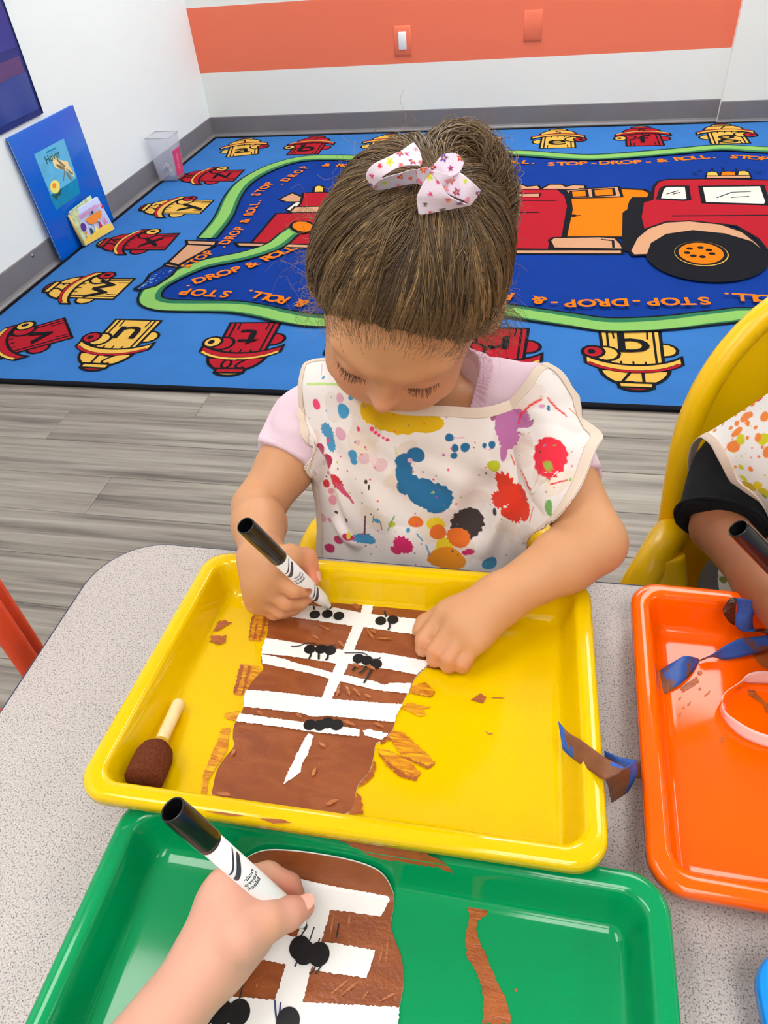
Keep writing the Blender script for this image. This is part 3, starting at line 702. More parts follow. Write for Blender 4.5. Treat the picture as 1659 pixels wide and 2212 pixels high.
# paler, coppery streaks over the brown paint
def copper_streaks(fl, t, strokes, zz, h=0.0017, m=None, w=0.0035):
    g = type(fl)(fl.o, fl.ex, fl.ey, 0.00005, h)
    for a, b in strokes:
        A, B = (Vector(p) for p in fl.px(zz([a, b]))); d = (B - A); nn = Vector((-d.y, d.x)).normalized()
        pts = [A, A + d * .3 + nn * w * random.uniform(.2, .5), A + d * .7 + nn * w * random.uniform(.3, .6), B, A + d * .6 - nn * w * random.uniform(.2, .4), A + d * .3 - nn * w * random.uniform(.2, .4)]
        g.poly([tuple(p) for p in pts], m or M_copper)
    o = g.build('paint_streaks', t); o['kind'] = 'stuff'
    if isinstance(fl, Flat) and type(fl) is not Flat: bend(o, fl)
copper_streaks(fy, PY, [((960, 145), (1010, 190)), ((980, 195), (1060, 245)), ((1000, 225), (1040, 245)), ((720, 200), (800, 228)), ((760, 190), (830, 215)), ((1145, 170), (1165, 230)), ((1210, 215), (1330, 200)), ((1400, 195), (1440, 230)), ((800, 340), (870, 375)), ((760, 400), (800, 430)), ((915, 430), (950, 480)), ((1085, 360), (1125, 430)), ((1105, 365), (1140, 395)), ((1140, 420), (1240, 430)),
              ((930, 690), (905, 770)), ((960, 700), (985, 770)), ((1000, 720), (1050, 770)), ((1070, 755), (1110, 785)), ((430, 855), (470, 890)), ((660, 870), (700, 900)), ((940, 915), (1020, 950)), ((1130, 930), (1190, 960)), ((760, 1250), (785, 1195)), ((800, 1040), (840, 1080)), ((190, 1350), (280, 1366)), ((840, 1420), (920, 1390)), ((300, 1080), (280, 1130)), ((1005, 575), (1040, 600)), ((1080, 585), (1140, 620))], zp)
# finger smears of paint on the tray itself
def smears(fl, t, polys, zz, m, h=0.0005, name='paint_smear', jit=0.0006):
    for P in polys:
        g = Flat(fl.o, fl.ex, fl.ey, 0.00005, h)
        g.poly(rough_edge(fl.px(zz(P)), 0.0012, jit, True), m); g.build(name, t)
        h += 0.00003
smears(fy, YT, [[(410, 270), (460, 250), (500, 265), (500, 310), (480, 400), (445, 435), (380, 425), (390, 340)], [(330, 565), (440, 580), (460, 610), (395, 680), (355, 755), (290, 750), (310, 650)], [(240, 860), (330, 850), (310, 910), (235, 890)],
                [(1350, 690), (1440, 680), (1490, 730), (1480, 765), (1345, 742)], [(1290, 830), (1330, 800), (1475, 825), (1420, 840), (1445, 880), (1390, 880)], [(1200, 990), (1250, 960), (1310, 980), (1440, 1100), (1495, 1160), (1450, 1195), (1380, 1165), (1300, 1130)], [(1140, 1070), (1240, 1090), (1340, 1150), (1410, 1220), (1370, 1268), (1280, 1240), (1200, 1180)],
                [(215, 955), (270, 950), (250, 1090), (180, 1200), (135, 1270), (130, 1350), (100, 1345), (105, 1240), (150, 1130), (190, 1040)]], zp, M_smear)
smears(fy, YT, [[(395, 300), (415, 275), (400, 350), (380, 420)], [(430, 300), (440, 300), (420, 420), (405, 425)], [(470, 280), (490, 290), (460, 410), (445, 430)], [(330, 575), (350, 580), (310, 740), (292, 745)], [(380, 580), (395, 585), (350, 750), (335, 755)], [(1350, 742), (1470, 768), (1495, 735), (1480, 755), (1430, 760)],
                [(1180, 1000), (1255, 1020), (1200, 1030), (1160, 1060)], [(1290, 1120), (1450, 1196), (1495, 1165), (1455, 1180), (1350, 1135)], [(1150, 1100), (1280, 1240), (1370, 1270), (1410, 1225), (1360, 1250), (1240, 1180)], [(1130, 1140), (1142, 1180), (1130, 1240), (1050, 1300), (1030, 1310), (1100, 1215)], [(1025, 1325), (1055, 1380), (1060, 1470), (980, 1470), (1008, 1420)],
                [(150, 380), (180, 325), (230, 308), (285, 322), (240, 345), (200, 372)], [(135, 400), (195, 402), (250, 402), (240, 440), (200, 455), (140, 440), (160, 425)], [(345, 170), (380, 120), (400, 150), (405, 205), (375, 205)], [(1440, 590), (1500, 540), (1570, 600), (1500, 605)],
                [(1125, 140), (1150, 130), (1195, 160), (1130, 160)], [(1205, 150), (1230, 138), (1262, 160)], [(815, 112), (870, 105), (985, 128), (900, 120)], [(700, 1440), (850, 1468), (960, 1468), (900, 1482), (780, 1485), (730, 1462)]], zp, M_smeard, h=0.0008, jit=0.0009)
zo = Z(900, 1480, 0.4575)
smears(fy, YT, [[(255, 75), (300, 40), (330, 60), (310, 90), (280, 80)], [(340, 62), (420, 60), (400, 66)], [(315, 216), (345, 230), (362, 232), (345, 236)]], zo, M_smeard, h=0.0006)
# paint on the front rim of the yellow tray
R_ = YM.to_3x3(); fr_ = Flat(YM @ Vector((0, 0, 0.0002)), R_ @ Vector((1, 0, 0)), R_ @ Vector((0, 1, 0)), 0.00005, 0.0001)
for P in ([(440, 1752), (480, 1755), (530, 1762), (500, 1763), (470, 1758)], [(560, 1768), (610, 1770), (630, 1778), (590, 1779)]): fr_.poly(fr_.px(P), M_smeard)
fr_.build('rim_paint', YT)['kind'] = 'stuff'

# green tray: second paper and smears
GY0 = 0.2323 / 2 - 0.0275; WTH = math.radians(66)
class FlatBend(Flat):
    """sheet on the green tray floor whose top edge rides up the back wall; v beyond GY0 runs up the wall"""
    def px(s, pts):
        out = []
        for x, y in pts:
            u, v = s.uv(at_plane(x, y, s.o, s.n))
            if v > GY0:
                dv = s.ey * math.cos(WTH) + s.n * math.sin(WTH); o = s.o + s.ey * GY0; q = at_plane(x, y, o, dv.cross(s.ex)) - o; u, v = q.dot(s.ex), GY0 + q.dot(dv)
            out.append((u, v))
        return out
def bend(ob, fl):
    bm = bmesh.new(); bm.from_mesh(ob.data)
    for k in range(-1, 5):
        bmesh.ops.bisect_plane(bm, geom=bm.verts[:] + bm.edges[:] + bm.faces[:], plane_co=fl.o + fl.ey * (GY0 + 0.0016 * k), plane_no=fl.ey)
    for v in bm.verts:
        d = v.co - fl.o; y, h = d.dot(fl.ey), d.dot(fl.n)
        if y > GY0 - 0.0016:
            s = y - GY0 + 0.0016; r = 0.0056; a = min(WTH, s / r); yy = GY0 - 0.0016 + r * math.sin(a); zz = r * (1 - math.cos(a)); rest = max(0, s - r * WTH)
            yy += rest * math.cos(WTH); zz += rest * math.sin(WTH)
            v.co = fl.o + fl.ex * d.dot(fl.ex) + fl.ey * (yy - h * math.sin(a)) + fl.n * (zz + h * math.cos(a))
    bm.to_mesh(ob.data); bm.free()

fg = tray_flat(GM)
zg = Z(160, 1650, 0.5063); zh = Z(400, 1960, 0.3014)
outlineG = zg([(590, 600), (640, 500), (735, 410), (800, 365), (880, 340), (1010, 342), (1180, 368), (1290, 405), (1340, 450), (1362, 520), (1366, 600), (1352, 690), (1372, 760), (1398, 830), (1407, 930), (1395, 1010), (1380, 1080), (1366, 1160), (1360, 1280), (900, 1260), (560, 1230), (470, 1180), (490, 1060), (560, 960), (600, 860), (590, 720)])
stripesG = [zg([(800, 458), (960, 482), (1110, 520), (1340, 562), (1348, 585), (1310, 655), (1200, 640), (1095, 627), (1055, 770), (1010, 890), (978, 1020), (1010, 1022), (1390, 1042), (1370, 1300), (850, 1300), (858, 1010), (880, 950), (905, 860), (920, 800), (955, 735), (975, 662), (760, 590), (690, 560), (730, 430)]),
            zg([(640, 690), (770, 735), (870, 728), (948, 742), (960, 800), (905, 860), (840, 845), (735, 828), (640, 800)]), zg([(1050, 765), (1130, 772), (1286, 800), (1250, 918), (1150, 905), (1020, 885)]), zg([(480, 980), (600, 992), (862, 1012), (860, 1290), (500, 1250), (470, 1100)])]
PG = paper('painted_paper', 'brown painted paper with wide white stripes in the green tray', fg, outlineG, stripesG)
for _o in list(PG.children): bend(_o, fg)
for c, h in (((828, 299), 0), ((860, 335), 1), ((962, 347), 2), ((150, 760), 0), ((264, 768), 1), ((388, 762), 0), ((742, 822), 0)): stick(fg, PG, zh([c])[0], 0.0064 if c[1] > 600 else 0.0062, h=0.0026 + 0.0003 * h)
ink(fg, PG, [[(310, 490), (308, 600)], [(293, 560), (283, 640), (283, 700)], [(440, 370), (432, 480), (412, 600), (390, 690)], [(1105, 125), (1098, 170), (1085, 230)], [(945, 415), (920, 470), (893, 482)], [(988, 418), (940, 490)], [(885, 380), (884, 412)], [(876, 160), (850, 195), (835, 218)], [(930, 155), (908, 220), (895, 260)], [(970, 235), (962, 260)]], zh, w=0.0008)
ink(fg, PG, [[(648, 672), (652, 740), (660, 800), (672, 815)], [(690, 690), (684, 750), (676, 800)], [(812, 385), (800, 415), (790, 435)]], zh, M_inkb, w=0.0010)
copper_streaks(fg, PG, [((1180, 640), (1170, 700)), ((1110, 640), (1090, 760)), ((1320, 780), (1300, 860)), ((1340, 760), (1330, 860)), ((1090, 990), (1180, 920)), ((1130, 1000), (1220, 930)), ((1230, 1010), (1260, 970)), ((1300, 1020), (1380, 980)), ((1340, 440), (1360, 490)), ((640, 940), (700, 900)), ((690, 960), (740, 890)), ((800, 420), (1000, 440)), ((1000, 460), (1250, 510)), ((880, 410), (1180, 460)), ((780, 960), (790, 940))], zg, w=0.0016)
def mix_smear():
    g = Flat(fg.o, fg.ex, fg.ey, 0.00005, 0.0006)
    return g
smears(fg, GT, [[(190, 985), (240, 1000), (300, 995), (340, 1030), (335, 1080), (300, 1110), (282, 1115), (285, 1190), (330, 1280), (370, 1380), (420, 1480), (450, 1600), (310, 1600), (318, 1480), (290, 1370), (240, 1290), (230, 1200), (248, 1100), (240, 1040)], [(465, 1430), (478, 1440), (468, 1452), (460, 1445)]], zo, M_smeard, h=0.0006, jit=0.0005)
# paint smeared down the back wall of the green tray
def wall_smear(M, w, d, px, m, parent):
    R = M.to_3x3(); p0 = M @ Vector((0, d / 2 - 0.0150, -0.0100)); p1 = M @ Vector((0, d / 2 - 0.0195, -0.0235)); ey = (p0 - p1).normalized(); ex = R @ Vector((1, 0, 0))
    g = Flat(p1, ex, ey, 0.0001, 0.0003)
    g.poly(rough_edge(g.px(px), 0.002, 0.001, True), m); g.build('wall_smear', parent)
wall_smear(GM, 0.3268, 0.2323, zg([(1125, 318), (1230, 330), (1500, 352), (1510, 385), (1580, 420), (1620, 470), (1560, 440), (1440, 425), (1300, 400), (1180, 350)]), M_smeard, GT)
# orange tray smears
fo = tray_flat(OM); zr = Z(1360, 1240, 0.18088)
smears(fo, OT, [[(610, 1370), (700, 1300), (800, 1230), (830, 1280), (780, 1330), (660, 1390), (630, 1430)], [(810, 1180), (860, 1150), (870, 1190), (830, 1210)], [(1480, 960), (1560, 920), (1653, 940), (1653, 1150), (1580, 1120), (1500, 1040)], [(1420, 1380), (1500, 1400), (1580, 1500), (1650, 1560), (1650, 1680), (1560, 1540), (1410, 1450)], [(570, 1500), (620, 1470), (600, 1500)], [(680, 1560), (735, 1530), (700, 1570)], [(620, 1600), (650, 1570), (640, 1610)], [(800, 1370), (850, 1360), (840, 1390)], [(890, 1460), (960, 1390), (930, 1450)], [(1090, 1960), (1140, 1950), (1110, 2020), (1080, 2030)], [(600, 1660), (615, 1660), (595, 1710)], [(1275, 1375), (1310, 1355), (1320, 1370), (1290, 1385)]], zr, M_smeard, h=0.0006, jit=0.0008)
# ================================================================== THINGS BY THE LEFT WALL
M_bluebook = mat('glossy_blue_cover', (0, 98, 212), 0.2, 0.5)
M_page = mat('page_edges', (205, 205, 196), 0.7)
M_sky = mat('cover_sky_blue', (96, 186, 232), 0.3, var=0.12, vscale=25)
M_teal = mat('cover_teal', (0, 140, 190), 0.3, var=0.1, vscale=30)
M_cream = mat('cover_cream', (246, 226, 170), 0.4)
M_olive = mat('cover_olive', (132, 116, 78), 0.4)
M_dgreen = mat('cover_dark_green', (20, 84, 72), 0.4)
M_lemon = mat('cover_lemon', (250, 236, 120), 0.4)
M_peach = mat('cover_orange', (248, 146, 50), 0.4)
M_lilac = mat('cover_lilac', (190, 204, 246), 0.35)
M_pink = mat('cover_pink', (240, 128, 190), 0.4)
M_purple = mat('cover_purple', (96, 50, 150), 0.4)
M_cred = mat('cover_red', (200, 40, 70), 0.4)
M_gold = mat('cover_gold', (250, 212, 90), 0.4)
zb = Z(50, 270, 0.12658)
def leaning_book(name, label, corners, th, m, mp):
    """corners: bottom-near, bottom-far, top-far, top-near of the front face"""
    c = [Vector(p) for p in corners]; ex = (c[1] - c[0]).normalized(); n = ex.cross((c[3] - c[0])).normalized(); ey = n.cross(ex).normalized()
    t = thing(name, label, 'book', tuple((c[0] + c[1]) / 2))
    back = [p - n * th for p in c]; ins = 0.004
    ct = (c[0] + c[1] + c[2] + c[3]) / 4
    mk = lambda q, k: [a - n * k for a in q]
    def board(q, k0, k1, nm, mm):
        v = mk(q, k0) + mk(q, k1)
        return MB().add(v, [(0, 1, 2, 3), (7, 6, 5, 4), (0, 4, 5, 1), (1, 5, 6, 2), (2, 6, 7, 3), (3, 7, 4, 0)]).build(nm, mm, t, bevel=0.0012)
    board(c, 0, 0.0025, 'front_cover', m); board(c, th - 0.0025, th, 'back_cover', m)
    q = [ct + (a - ct) * 0.985 for a in c]; board(q, 0.0022, th - 0.0022, 'pages', mp)
    return t, Flat(c[0], ex, ey, 0.00008, 0.0002)
BB, fb = leaning_book('big_book', 'large square glossy blue book standing against the left wall', [(0.0275, -1.562, 0.0078), (0.0275, -1.166, 0.0078), (0.0150, -1.168, 0.414), (0.0150, -1.580, 0.414)], 0.010, M_bluebook, M_page)
def sh(fl, pts, m, zz=zb): fl.poly(fl.px(zz(pts)), m)
sh(fb, [(185, 500), (690, 230), (915, 900), (975, 1160), (565, 1450)], M_sky); sh(fb, [(445, 1205), (660, 1075), (915, 900), (975, 1160), (565, 1450)], M_teal)
sh(fb, [(475, 545), (520, 515), (600, 590), (690, 610), (750, 610), (800, 720), (870, 830), (880, 900), (760, 800), (690, 770), (560, 740), (520, 680)], M_cream)
sh(fb, [(555, 580), (580, 575), (700, 680), (720, 700), (700, 720), (620, 660)], M_olive); sh(fb, [(552, 680), (575, 665), (690, 715), (700, 765), (620, 750)], M_olive); sh(fb, [(720, 735), (850, 820), (852, 850), (800, 830)], M_olive); sh(fb, [(725, 770), (840, 940), (815, 945), (760, 880)], M_olive)
fb.line(fb.px(zb([(708, 690), (705, 780), (685, 955)])), 0.004, M_olive)
for c, r, m in (((540, 1055), 85, M_lemon), ((528, 1035), 34, M_peach)): sh(fb, [(c[0] + r * math.cos(a), c[1] + r * 1.35 * math.sin(a)) for a in [i * math.pi / 10 for i in range(20)]], m)
sh(fb, [(470, 1190), (540, 1190), (610, 1150), (640, 1085), (670, 1080), (640, 1140), (640, 1190), (590, 1220), (570, 1285), (530, 1230)], M_dgreen)
fb.text('Hover', fb.px(zb([(500, 545)]))[0], (0, 1), 0.036, M_dgreen, 0.0)
for a in ([(390, 470), (480, 420)], [(480, 430), (560, 385)]): fb.line(fb.px(zb(a)), 0.004, M_teal)
fb.build('cover_print', BB)
SBC = [Vector((0.0490, -1.436, 0.0105)), Vector((0.087, -1.272, 0.0105)), Vector((0.056, -1.268, 0.130)), Vector((0.0355, -1.440, 0.130))]
W_, H_ = (SBC[1] - SBC[0]).length, (SBC[3] - SBC[0]).length
SB, fs = leaning_book('board_book', 'small open board book with fruit cover propped against the big blue book', SBC, 0.009, M_lilac, M_page)
MB().tube([SBC[3] + Vector((-0.0035, -0.002, -0.004)), SBC[0] + Vector((-0.0035, -0.002, 0.004))], 0.0052, 10).build('spine', mat('spine_gold', (214, 186, 110), 0.5), SB, smooth=True)
v = [Vector(p) for p in (SBC[0] + Vector((-.003, 0, .002)), SBC[1] + Vector((-.030, -.02, .002)), SBC[2] + Vector((-.016, -.025, .012)), SBC[3] + Vector((-.001, 0, .006)))]
MB().add(v + [p + Vector((0.004, 0.003, 0)) for p in v], [(0, 1, 2, 3), (7, 6, 5, 4), (0, 4, 5, 1), (1, 5, 6, 2), (2, 6, 7, 3), (3, 7, 4, 0)]).build('inner_page', mat('leafy_page', (196, 214, 170), 0.5, var=0.3, vscale=60), SB)
U = lambda pts: [(x * W_, y * H_) for x, y in pts]
fs.poly(U([(0.02, 0.02), (0.98, 0.02), (0.98, 0.20), (0.75, 0.26), (0.5, 0.24), (0.25, 0.20), (0.02, 0.16)]), M_gold)
fs.text('Eat the Rainbow', U([(0.52, 0.82)])[0], (-0.06, 1), 0.0185, M_pink, 0.02)
fs.poly(U([(0.30, 0.66), (0.42, 0.68), (0.82, 0.70), (0.80, 0.56), (0.66, 0.44), (0.44, 0.44), (0.34, 0.52)]), M_peach)
fs.disc(U([(0.17, 0.50)])[0], 0.013, M_purple, ry=0.015); fs.disc(U([(0.90, 0.74)])[0], 0.0065, M_cred); fs.disc(U([(0.56, 0.74)])[0], 0.007, M_dgreen, ry=0.005)
for x, y, m in ((0.18, 0.22, M_gold), (0.34, 0.32, M_dgreen), (0.48, 0.30, M_lemon), (0.64, 0.36, M_cred), (0.82, 0.38, M_pink)):
    fs.poly(U([(x - .05, y - .10), (x + .05, y - .10), (x + .02, y + .06), (x - .02, y + .06)]), m); fs.disc(U([(x, y + 0.10)])[0], 0.0045, M_lilac if m is not M_gold else M_peach, 10)
fs.build('cover_print', SB)
# clear acrylic bin with a pink label
M_clear = mat('clear_plastic', (226, 228, 244), 0.08, 0.6, alpha=0.24)
BIN = thing('clear_bin', 'clear plastic bin with a pink label standing on the rug by the left wall', 'bin', (0.068, -0.68, RUGZ))
bx0, bx1, by0, by1, bh = 0.028, 0.110, -0.722, -0.640, 0.172
def frustum(e, z0, z1, g):
    a = [(bx0 + g, by0 + g, z0), (bx1 - g, by0 + g, z0), (bx1 - g, by1 - g, z0), (bx0 + g, by1 - g, z0)]
    c = [(bx0 + g - e, by0 + g - e, z1), (bx1 - g + e, by0 + g - e, z1), (bx1 - g + e, by1 - g + e, z1), (bx0 + g - e, by1 - g + e, z1)]
    return a, c
zr0 = RUGZ + 0.0055
a0, c0 = frustum(0.012, zr0, zr0 + bh, 0); a1, c1 = frustum(0.012, zr0 + 0.003, zr0 + bh, 0.002)
v = a0 + c0 + a1 + c1
MB().add(v, [(3, 2, 1, 0), (8, 9, 10, 11)] + [(i, (i + 1) % 4, 4 + (i + 1) % 4, 4 + i) for i in range(4)] + [(8 + (i + 1) % 4, 8 + i, 12 + i, 12 + (i + 1) % 4) for i in range(4)] + [(4 + i, 4 + (i + 1) % 4, 12 + (i + 1) % 4, 12 + i) for i in range(4)]).build('box', M_clear, BIN, bevel=0.001)
fr = MB()
M_rim = mat('acrylic_rim', (188, 194, 204), 0.2)
for i in range(4): fr.tube([Vector(c0[i]) + Vector((0, 0, 0.001)), Vector(c0[(i + 1) % 4]) + Vector((0, 0, 0.001))], 0.0018, 8)
fr.build('rim', M_rim, BIN, smooth=True)
ex = Vector((0, 1, 0)); ey = (Vector(c0[1]) - Vector(a0[1])).normalized()
fl = Flat(Vector(a0[1]) + Vector((0.001, 0.0, 0)), (0, 1, 0), (ey.x, 0, ey.z), 0.0001, 0.0006)
fl.poly([(0.008, 0.012), (0.074, 0.012), (0.080, 0.118), (0.003, 0.118)], mat('label_pink', (216, 66, 118), 0.5))
fl.text('LETTERS', (0.041, 0.065), (-1, 0), 0.018, mat('label_pale', (238, 160, 190), 0.5), 0.02)
fl.build('label', BIN)
mb = MB()
for k in range(26):
    c = Vector((random.uniform(bx0 + .018, bx1 - .018), random.uniform(by0 + .018, by1 - .018), zr0 + random.uniform(.012, .055)))
    mb.box(c, (0.018, 0.012, 0.006), Matrix.Rotation(random.uniform(0, 3), 3, 'Z') @ Matrix.Rotation(random.uniform(0, 3), 3, 'X'))
o = mb.build('loose_tiles', mat('bin_contents', (206, 204, 202), 0.5, var=0.3, vscale=90)); tag(o, 'heap of small whitish pieces inside the clear bin', 'toy pieces'); o['kind'] = 'stuff'
# navy pocket chart hanging on the left wall
M_nav = mat('navy_nylon', (28, 50, 128), 0.42, 0.4, var=0.12, vscale=14, bump=0.15, bscale=30)
M_pocket = mat('clear_pocket_vinyl', (44, 66, 150), 0.15, 0.5, bump=0.25, bscale=18)
M_card = mat('purple_card', (92, 62, 118), 0.5); M_flw = mat('lilac_petals', (196, 122, 204), 0.6)
PC = thing('pocket_chart', 'navy blue nylon pocket chart hanging on the left wall', 'wall chart', (0.004, -1.65, 0.43))
MB().box((0.0045, -1.665, 0.80), (0.005, 0.64, 0.742)).build('backing', M_nav, PC, bevel=0.0015)
MB().tube([(0.0065, -1.3455, 0.431), (0.0065, -1.3455, 1.171)], 0.003, 8).build('hem', mat('navy_hem', (22, 36, 92), 0.6), PC, smooth=True)
for k in range(4):
    z0 = 0.448 + k * 0.175
    nv = 16; vs = []; fs_ = []
    for i in range(nv + 1):
        for j in range(5):
            yy = -1.362 - 0.60 * i / nv; zz = z0 + 0.108 * j / 4
            vs.append((0.0082 + 0.004 * math.sin(i * 1.3 + k) * (j / 4) + 0.0025 * j / 4, yy, zz))
    for i in range(nv):
        for j in range(4): a = i * 5 + j; fs_.append((a, a + 5, a + 6, a + 1))
    o = obj('pocket', mesh('pocket', vs, fs_, True), M_pocket, PC)
    cz = z0 + 0.128
    fc = MB().box((0.0078, -1.50, cz), (0.0016, 0.27, 0.046)).build('card', M_card, PC)
fl = Flat((0.0098, -1.425, 0.775), (0, 1, 0), (0, 0, 1), 0.0001, 0.0002)
for i in range(16):
    a = i * math.pi / 8; fl.disc((0.050 * math.cos(a), 0.050 * math.sin(a)), 0.017, M_flw, 10, ry=0.008, rot=a)
fl.disc((0, 0), 0.040, mat('petal_mauve', (150, 74, 158), 0.6)); fl.disc((0, 0), 0.018, mat('flower_centre', (226, 214, 196), 0.6))
fl.build('flower_print', PC)

# ================================================================== LOOSE THINGS ON THE TABLE
def tray_pt(M, px, py, h=0.0):
    R = M.to_3x3(); o = M @ Vector((0, 0, FLOORZ + h)); return at_plane(px, py, o, R @ Vector((0, 0, 1)))
zs = Z(0, 1150, 0.31646)
# sponge brush in the yellow tray
p_h = tray_pt(YM, *zs([(1228, 1150)])[0], 0.0075); p_f = tray_pt(YM, *zs([(975, 1698)])[0], 0.0142)
ax = (p_h - p_f).normalized()
t = thing('sponge_brush', 'round brown sponge brush with pale wooden handle lying in the yellow tray', 'brush', tuple(p_f))
M_foam = mat('paint_soaked_foam', (112, 58, 36), 0.95, 0.1, bump=1.0, bscale=900, var=0.25, vscale=600)
MB().lathe(p_f, ax, [(0, 0), (0, 0.0118), (0.0012, 0.0126), (0.010, 0.0128), (0.019, 0.0126), (0.0245, 0.0108), (0.0285, 0.0072), (0.0295, 0.0)], 36).build('foam', M_foam, t, smooth=True)
Lh = (p_h - p_f).length
MB().lathe(p_f, ax, [(0.024, 0.0043), (Lh - 0.003, 0.0045), (Lh - 0.0008, 0.0035), (Lh, 0.0)], 24).build('handle', mat('pale_wood', (244, 214, 160), 0.6, var=0.08, vscale=60), t, smooth=True)
MB().lathe(p_f, ax, [(0.0275, 0.0062), (0.0300, 0.006), (0.0325, 0.0048)], 24).build('glue_collar', mat('glue_amber', (206, 160, 40), 0.3), t, smooth=True)

M_tape = mat('blue_painters_tape', (40, 86, 168), 0.5, 0.4, bump=0.3, bscale=700, var=0.15, vscale=150)
M_tapeb = mat('tape_painted_brown', (126, 76, 46), 0.5, 0.4, bump=0.3, bscale=500, var=0.15, vscale=90)
def tape_mix():
    m = bpy.data.materials.new('tape_patchy_paint'); m.use_nodes = True; nt = m.node_tree; N = nt.nodes; L = nt.links; b = N['Principled BSDF']
    tc = N.new('ShaderNodeTexCoord'); n = N.new('ShaderNodeTexNoise'); n.inputs['Scale'].default_value = 85; n.inputs['Detail'].default_value = 5; L.new(tc.outputs['Object'], n.inputs['Vector'])
    r = N.new('ShaderNodeValToRGB'); e = r.color_ramp.elements; e[0].position = 0.52; e[0].color = lin((40, 86, 168)) + (1,); e[1].position = 0.60; e[1].color = lin((112, 74, 56)) + (1,)
    L.new(n.outputs['Fac'], r.inputs[0]); L.new(r.outputs[0], b.inputs['Base Color']); b.inputs['Roughness'].default_value = 0.45
    bp = N.new('ShaderNodeBump'); bp.inputs['Strength'].default_value = 0.3; bp.inputs['Distance'].default_value = 0.001; L.new(n.outputs['Fac'], bp.inputs['Height']); L.new(bp.outputs[0], b.inputs['Normal'])
    return m
M_tapemix = tape_mix()
def ribbon(name, A, B, m, parent, th=0.0003, n=6, mi=None):
    """strip between two edges given as 3-D points"""
    a = smooth_path(A, n); b = smooth_path(B, n); k = len(a); W5 = 5
    vs = []
    for i in range(k):
        for j in range(W5): vs.append(a[i].lerp(b[i], j / (W5 - 1)))
    fs_ = [(i * W5 + j, (i + 1) * W5 + j, (i + 1) * W5 + j + 1, i * W5 + j + 1) for i in range(k - 1) for j in range(W5 - 1)]
    mis = [mi(i / (k - 1), (j + 0.5) / (W5 - 1)) for i in range(k - 1) for j in range(W5 - 1)] if mi else None
    me = mesh(name, vs, fs_, True, mis); o = obj(name, me, m, parent)
    sd = o.modifiers.new('thickness', 'SOLIDIFY'); sd.thickness = th; sd.offset = 0
    return o
def E3(pts, zz, base, M=None):
    """(x, y, height) in zoom pixels -> 3-D, heights above the tray floor or absolute"""
    out = []
    for x, y, h in pts:
        p = zz([(x, y)])[0]
        q = tray_pt(M, p[0], p[1], h) if M is not None else at_z(p[0], p[1], base + h)
        if M is OM and q.y > -3.396 + 0.3 * h: q = at_y(p[0], p[1], -3.396 + 0.3 * h)     # keep in front of the tray's back wall
        out.append(q)
    return out
t = thing('tape_strip', 'brown painted blue tape strip folded over the right rim of the yellow tray', 'tape', tuple(at_z(1290, 1640, 0.545)))
A = E3([(668, 168, 0.012), (715, 222, 0.014), (770, 255, 0.018), (835, 302, 0.024), (905, 350, 0.029), (985, 388, 0.030)], zo, 0.530)
B = E3([(690, 305, 0.008), (725, 338, 0.010), (775, 375, 0.016), (830, 412, 0.021), (885, 446, 0.025), (960, 418, 0.027)], zo, 0.530)
rnd = random.Random(3)
ribbon('upper_run', A, B, [M_tapeb, M_tape], t, mi=lambda u, w: 1 if (u < 0.12 or (u < 0.3 and w > 0.72 - 0.3 * rnd.random() and u < 0.26) or (u > .8 and w < .2)) else 0)
A = E3([(985, 388, 0.030), (1032, 352, 0.024), (1036, 400, 0.014), (1028, 440, 0.008)], zo, 0.527); B = E3([(888, 446, 0.025), (905, 470, 0.018), (915, 515, 0.004), (920, 552, -0.012)], zo, 0.527)
A2 = E3([(1000, 385, 0.029), (1034, 365, 0.022), (1036, 430, 0.006), (998, 505, -0.010)], zo, 0.527); B2 = E3([(890, 448, 0.025), (902, 470, 0.016), (912, 515, 0.000), (920, 556, -0.014)], zo, 0.527)
ribbon('folded_end', A2, B2, [M_tapeb, M_tape], t, mi=lambda u, w: 1 if w < 0.14 else 0)
A3 = E3([(886, 308, 0.010), (960, 340, 0.012), (1030, 352, 0.014), (1068, 362, 0.018)], zo, 0.512); B3 = E3([(890, 360, 0.006), (960, 400, 0.008), (1030, 440, 0.006), (1070, 440, 0.012)], zo, 0.512)
ribbon('rear_run', A3, B3, [M_tape, M_tapeb], t, mi=lambda u, w: 0 if u < 0.7 and w < .6 else 1)
t = thing('tape_strip', 'twisted blue tape strip with brown end lying across the orange tray', 'tape', tuple(tray_pt(OM, 1500, 1420, 0.004)))
A = E3([(290, 1215, 0.001), (400, 1125, 0.004), (530, 1045, 0.010), (650, 980, 0.014), (750, 988, 0.012), (828, 1012, 0.006)], zr, 0, OM)
B = E3([(422, 1435, 0.001), (520, 1372, 0.002), (640, 1290, 0.003), (745, 1185, 0.003), (810, 1085, 0.003), (842, 1030, 0.003)], zr, 0, OM)
ribbon('near_half', A, B, [M_tapemix, M_tapeb], t, mi=lambda u, w: 1 if u < 0.16 else 0)
A = E3([(842, 1022, 0.003), (985, 960, 0.010), (1150, 850, 0.014), (1330, 766, 0.014), (1500, 748, 0.012), (1760, 720, 0.010)], zr, 0, OM)
B = E3([(846, 1040, 0.002), (985, 992, 0.003), (1130, 1022, 0.003), (1300, 1000, 0.004), (1480, 955, 0.004), (1760, 890, 0.004)], zr, 0, OM)
ribbon('far_half', A, B, [M_tapemix], t)
t = thing('tape_strip', 'curled blue tape strip with glossy brown inside near the orange tray back wall', 'tape', tuple(tray_pt(OM, 1600, 1330, 0.006)))
A = E3([(1112, 420, 0.018), (1195, 292, 0.026), (1275, 285, 0.027)], zr, 0, OM); B = E3([(1125, 480, 0.006), (1190, 575, 0.005), (1255, 615, 0.006)], zr, 0, OM)
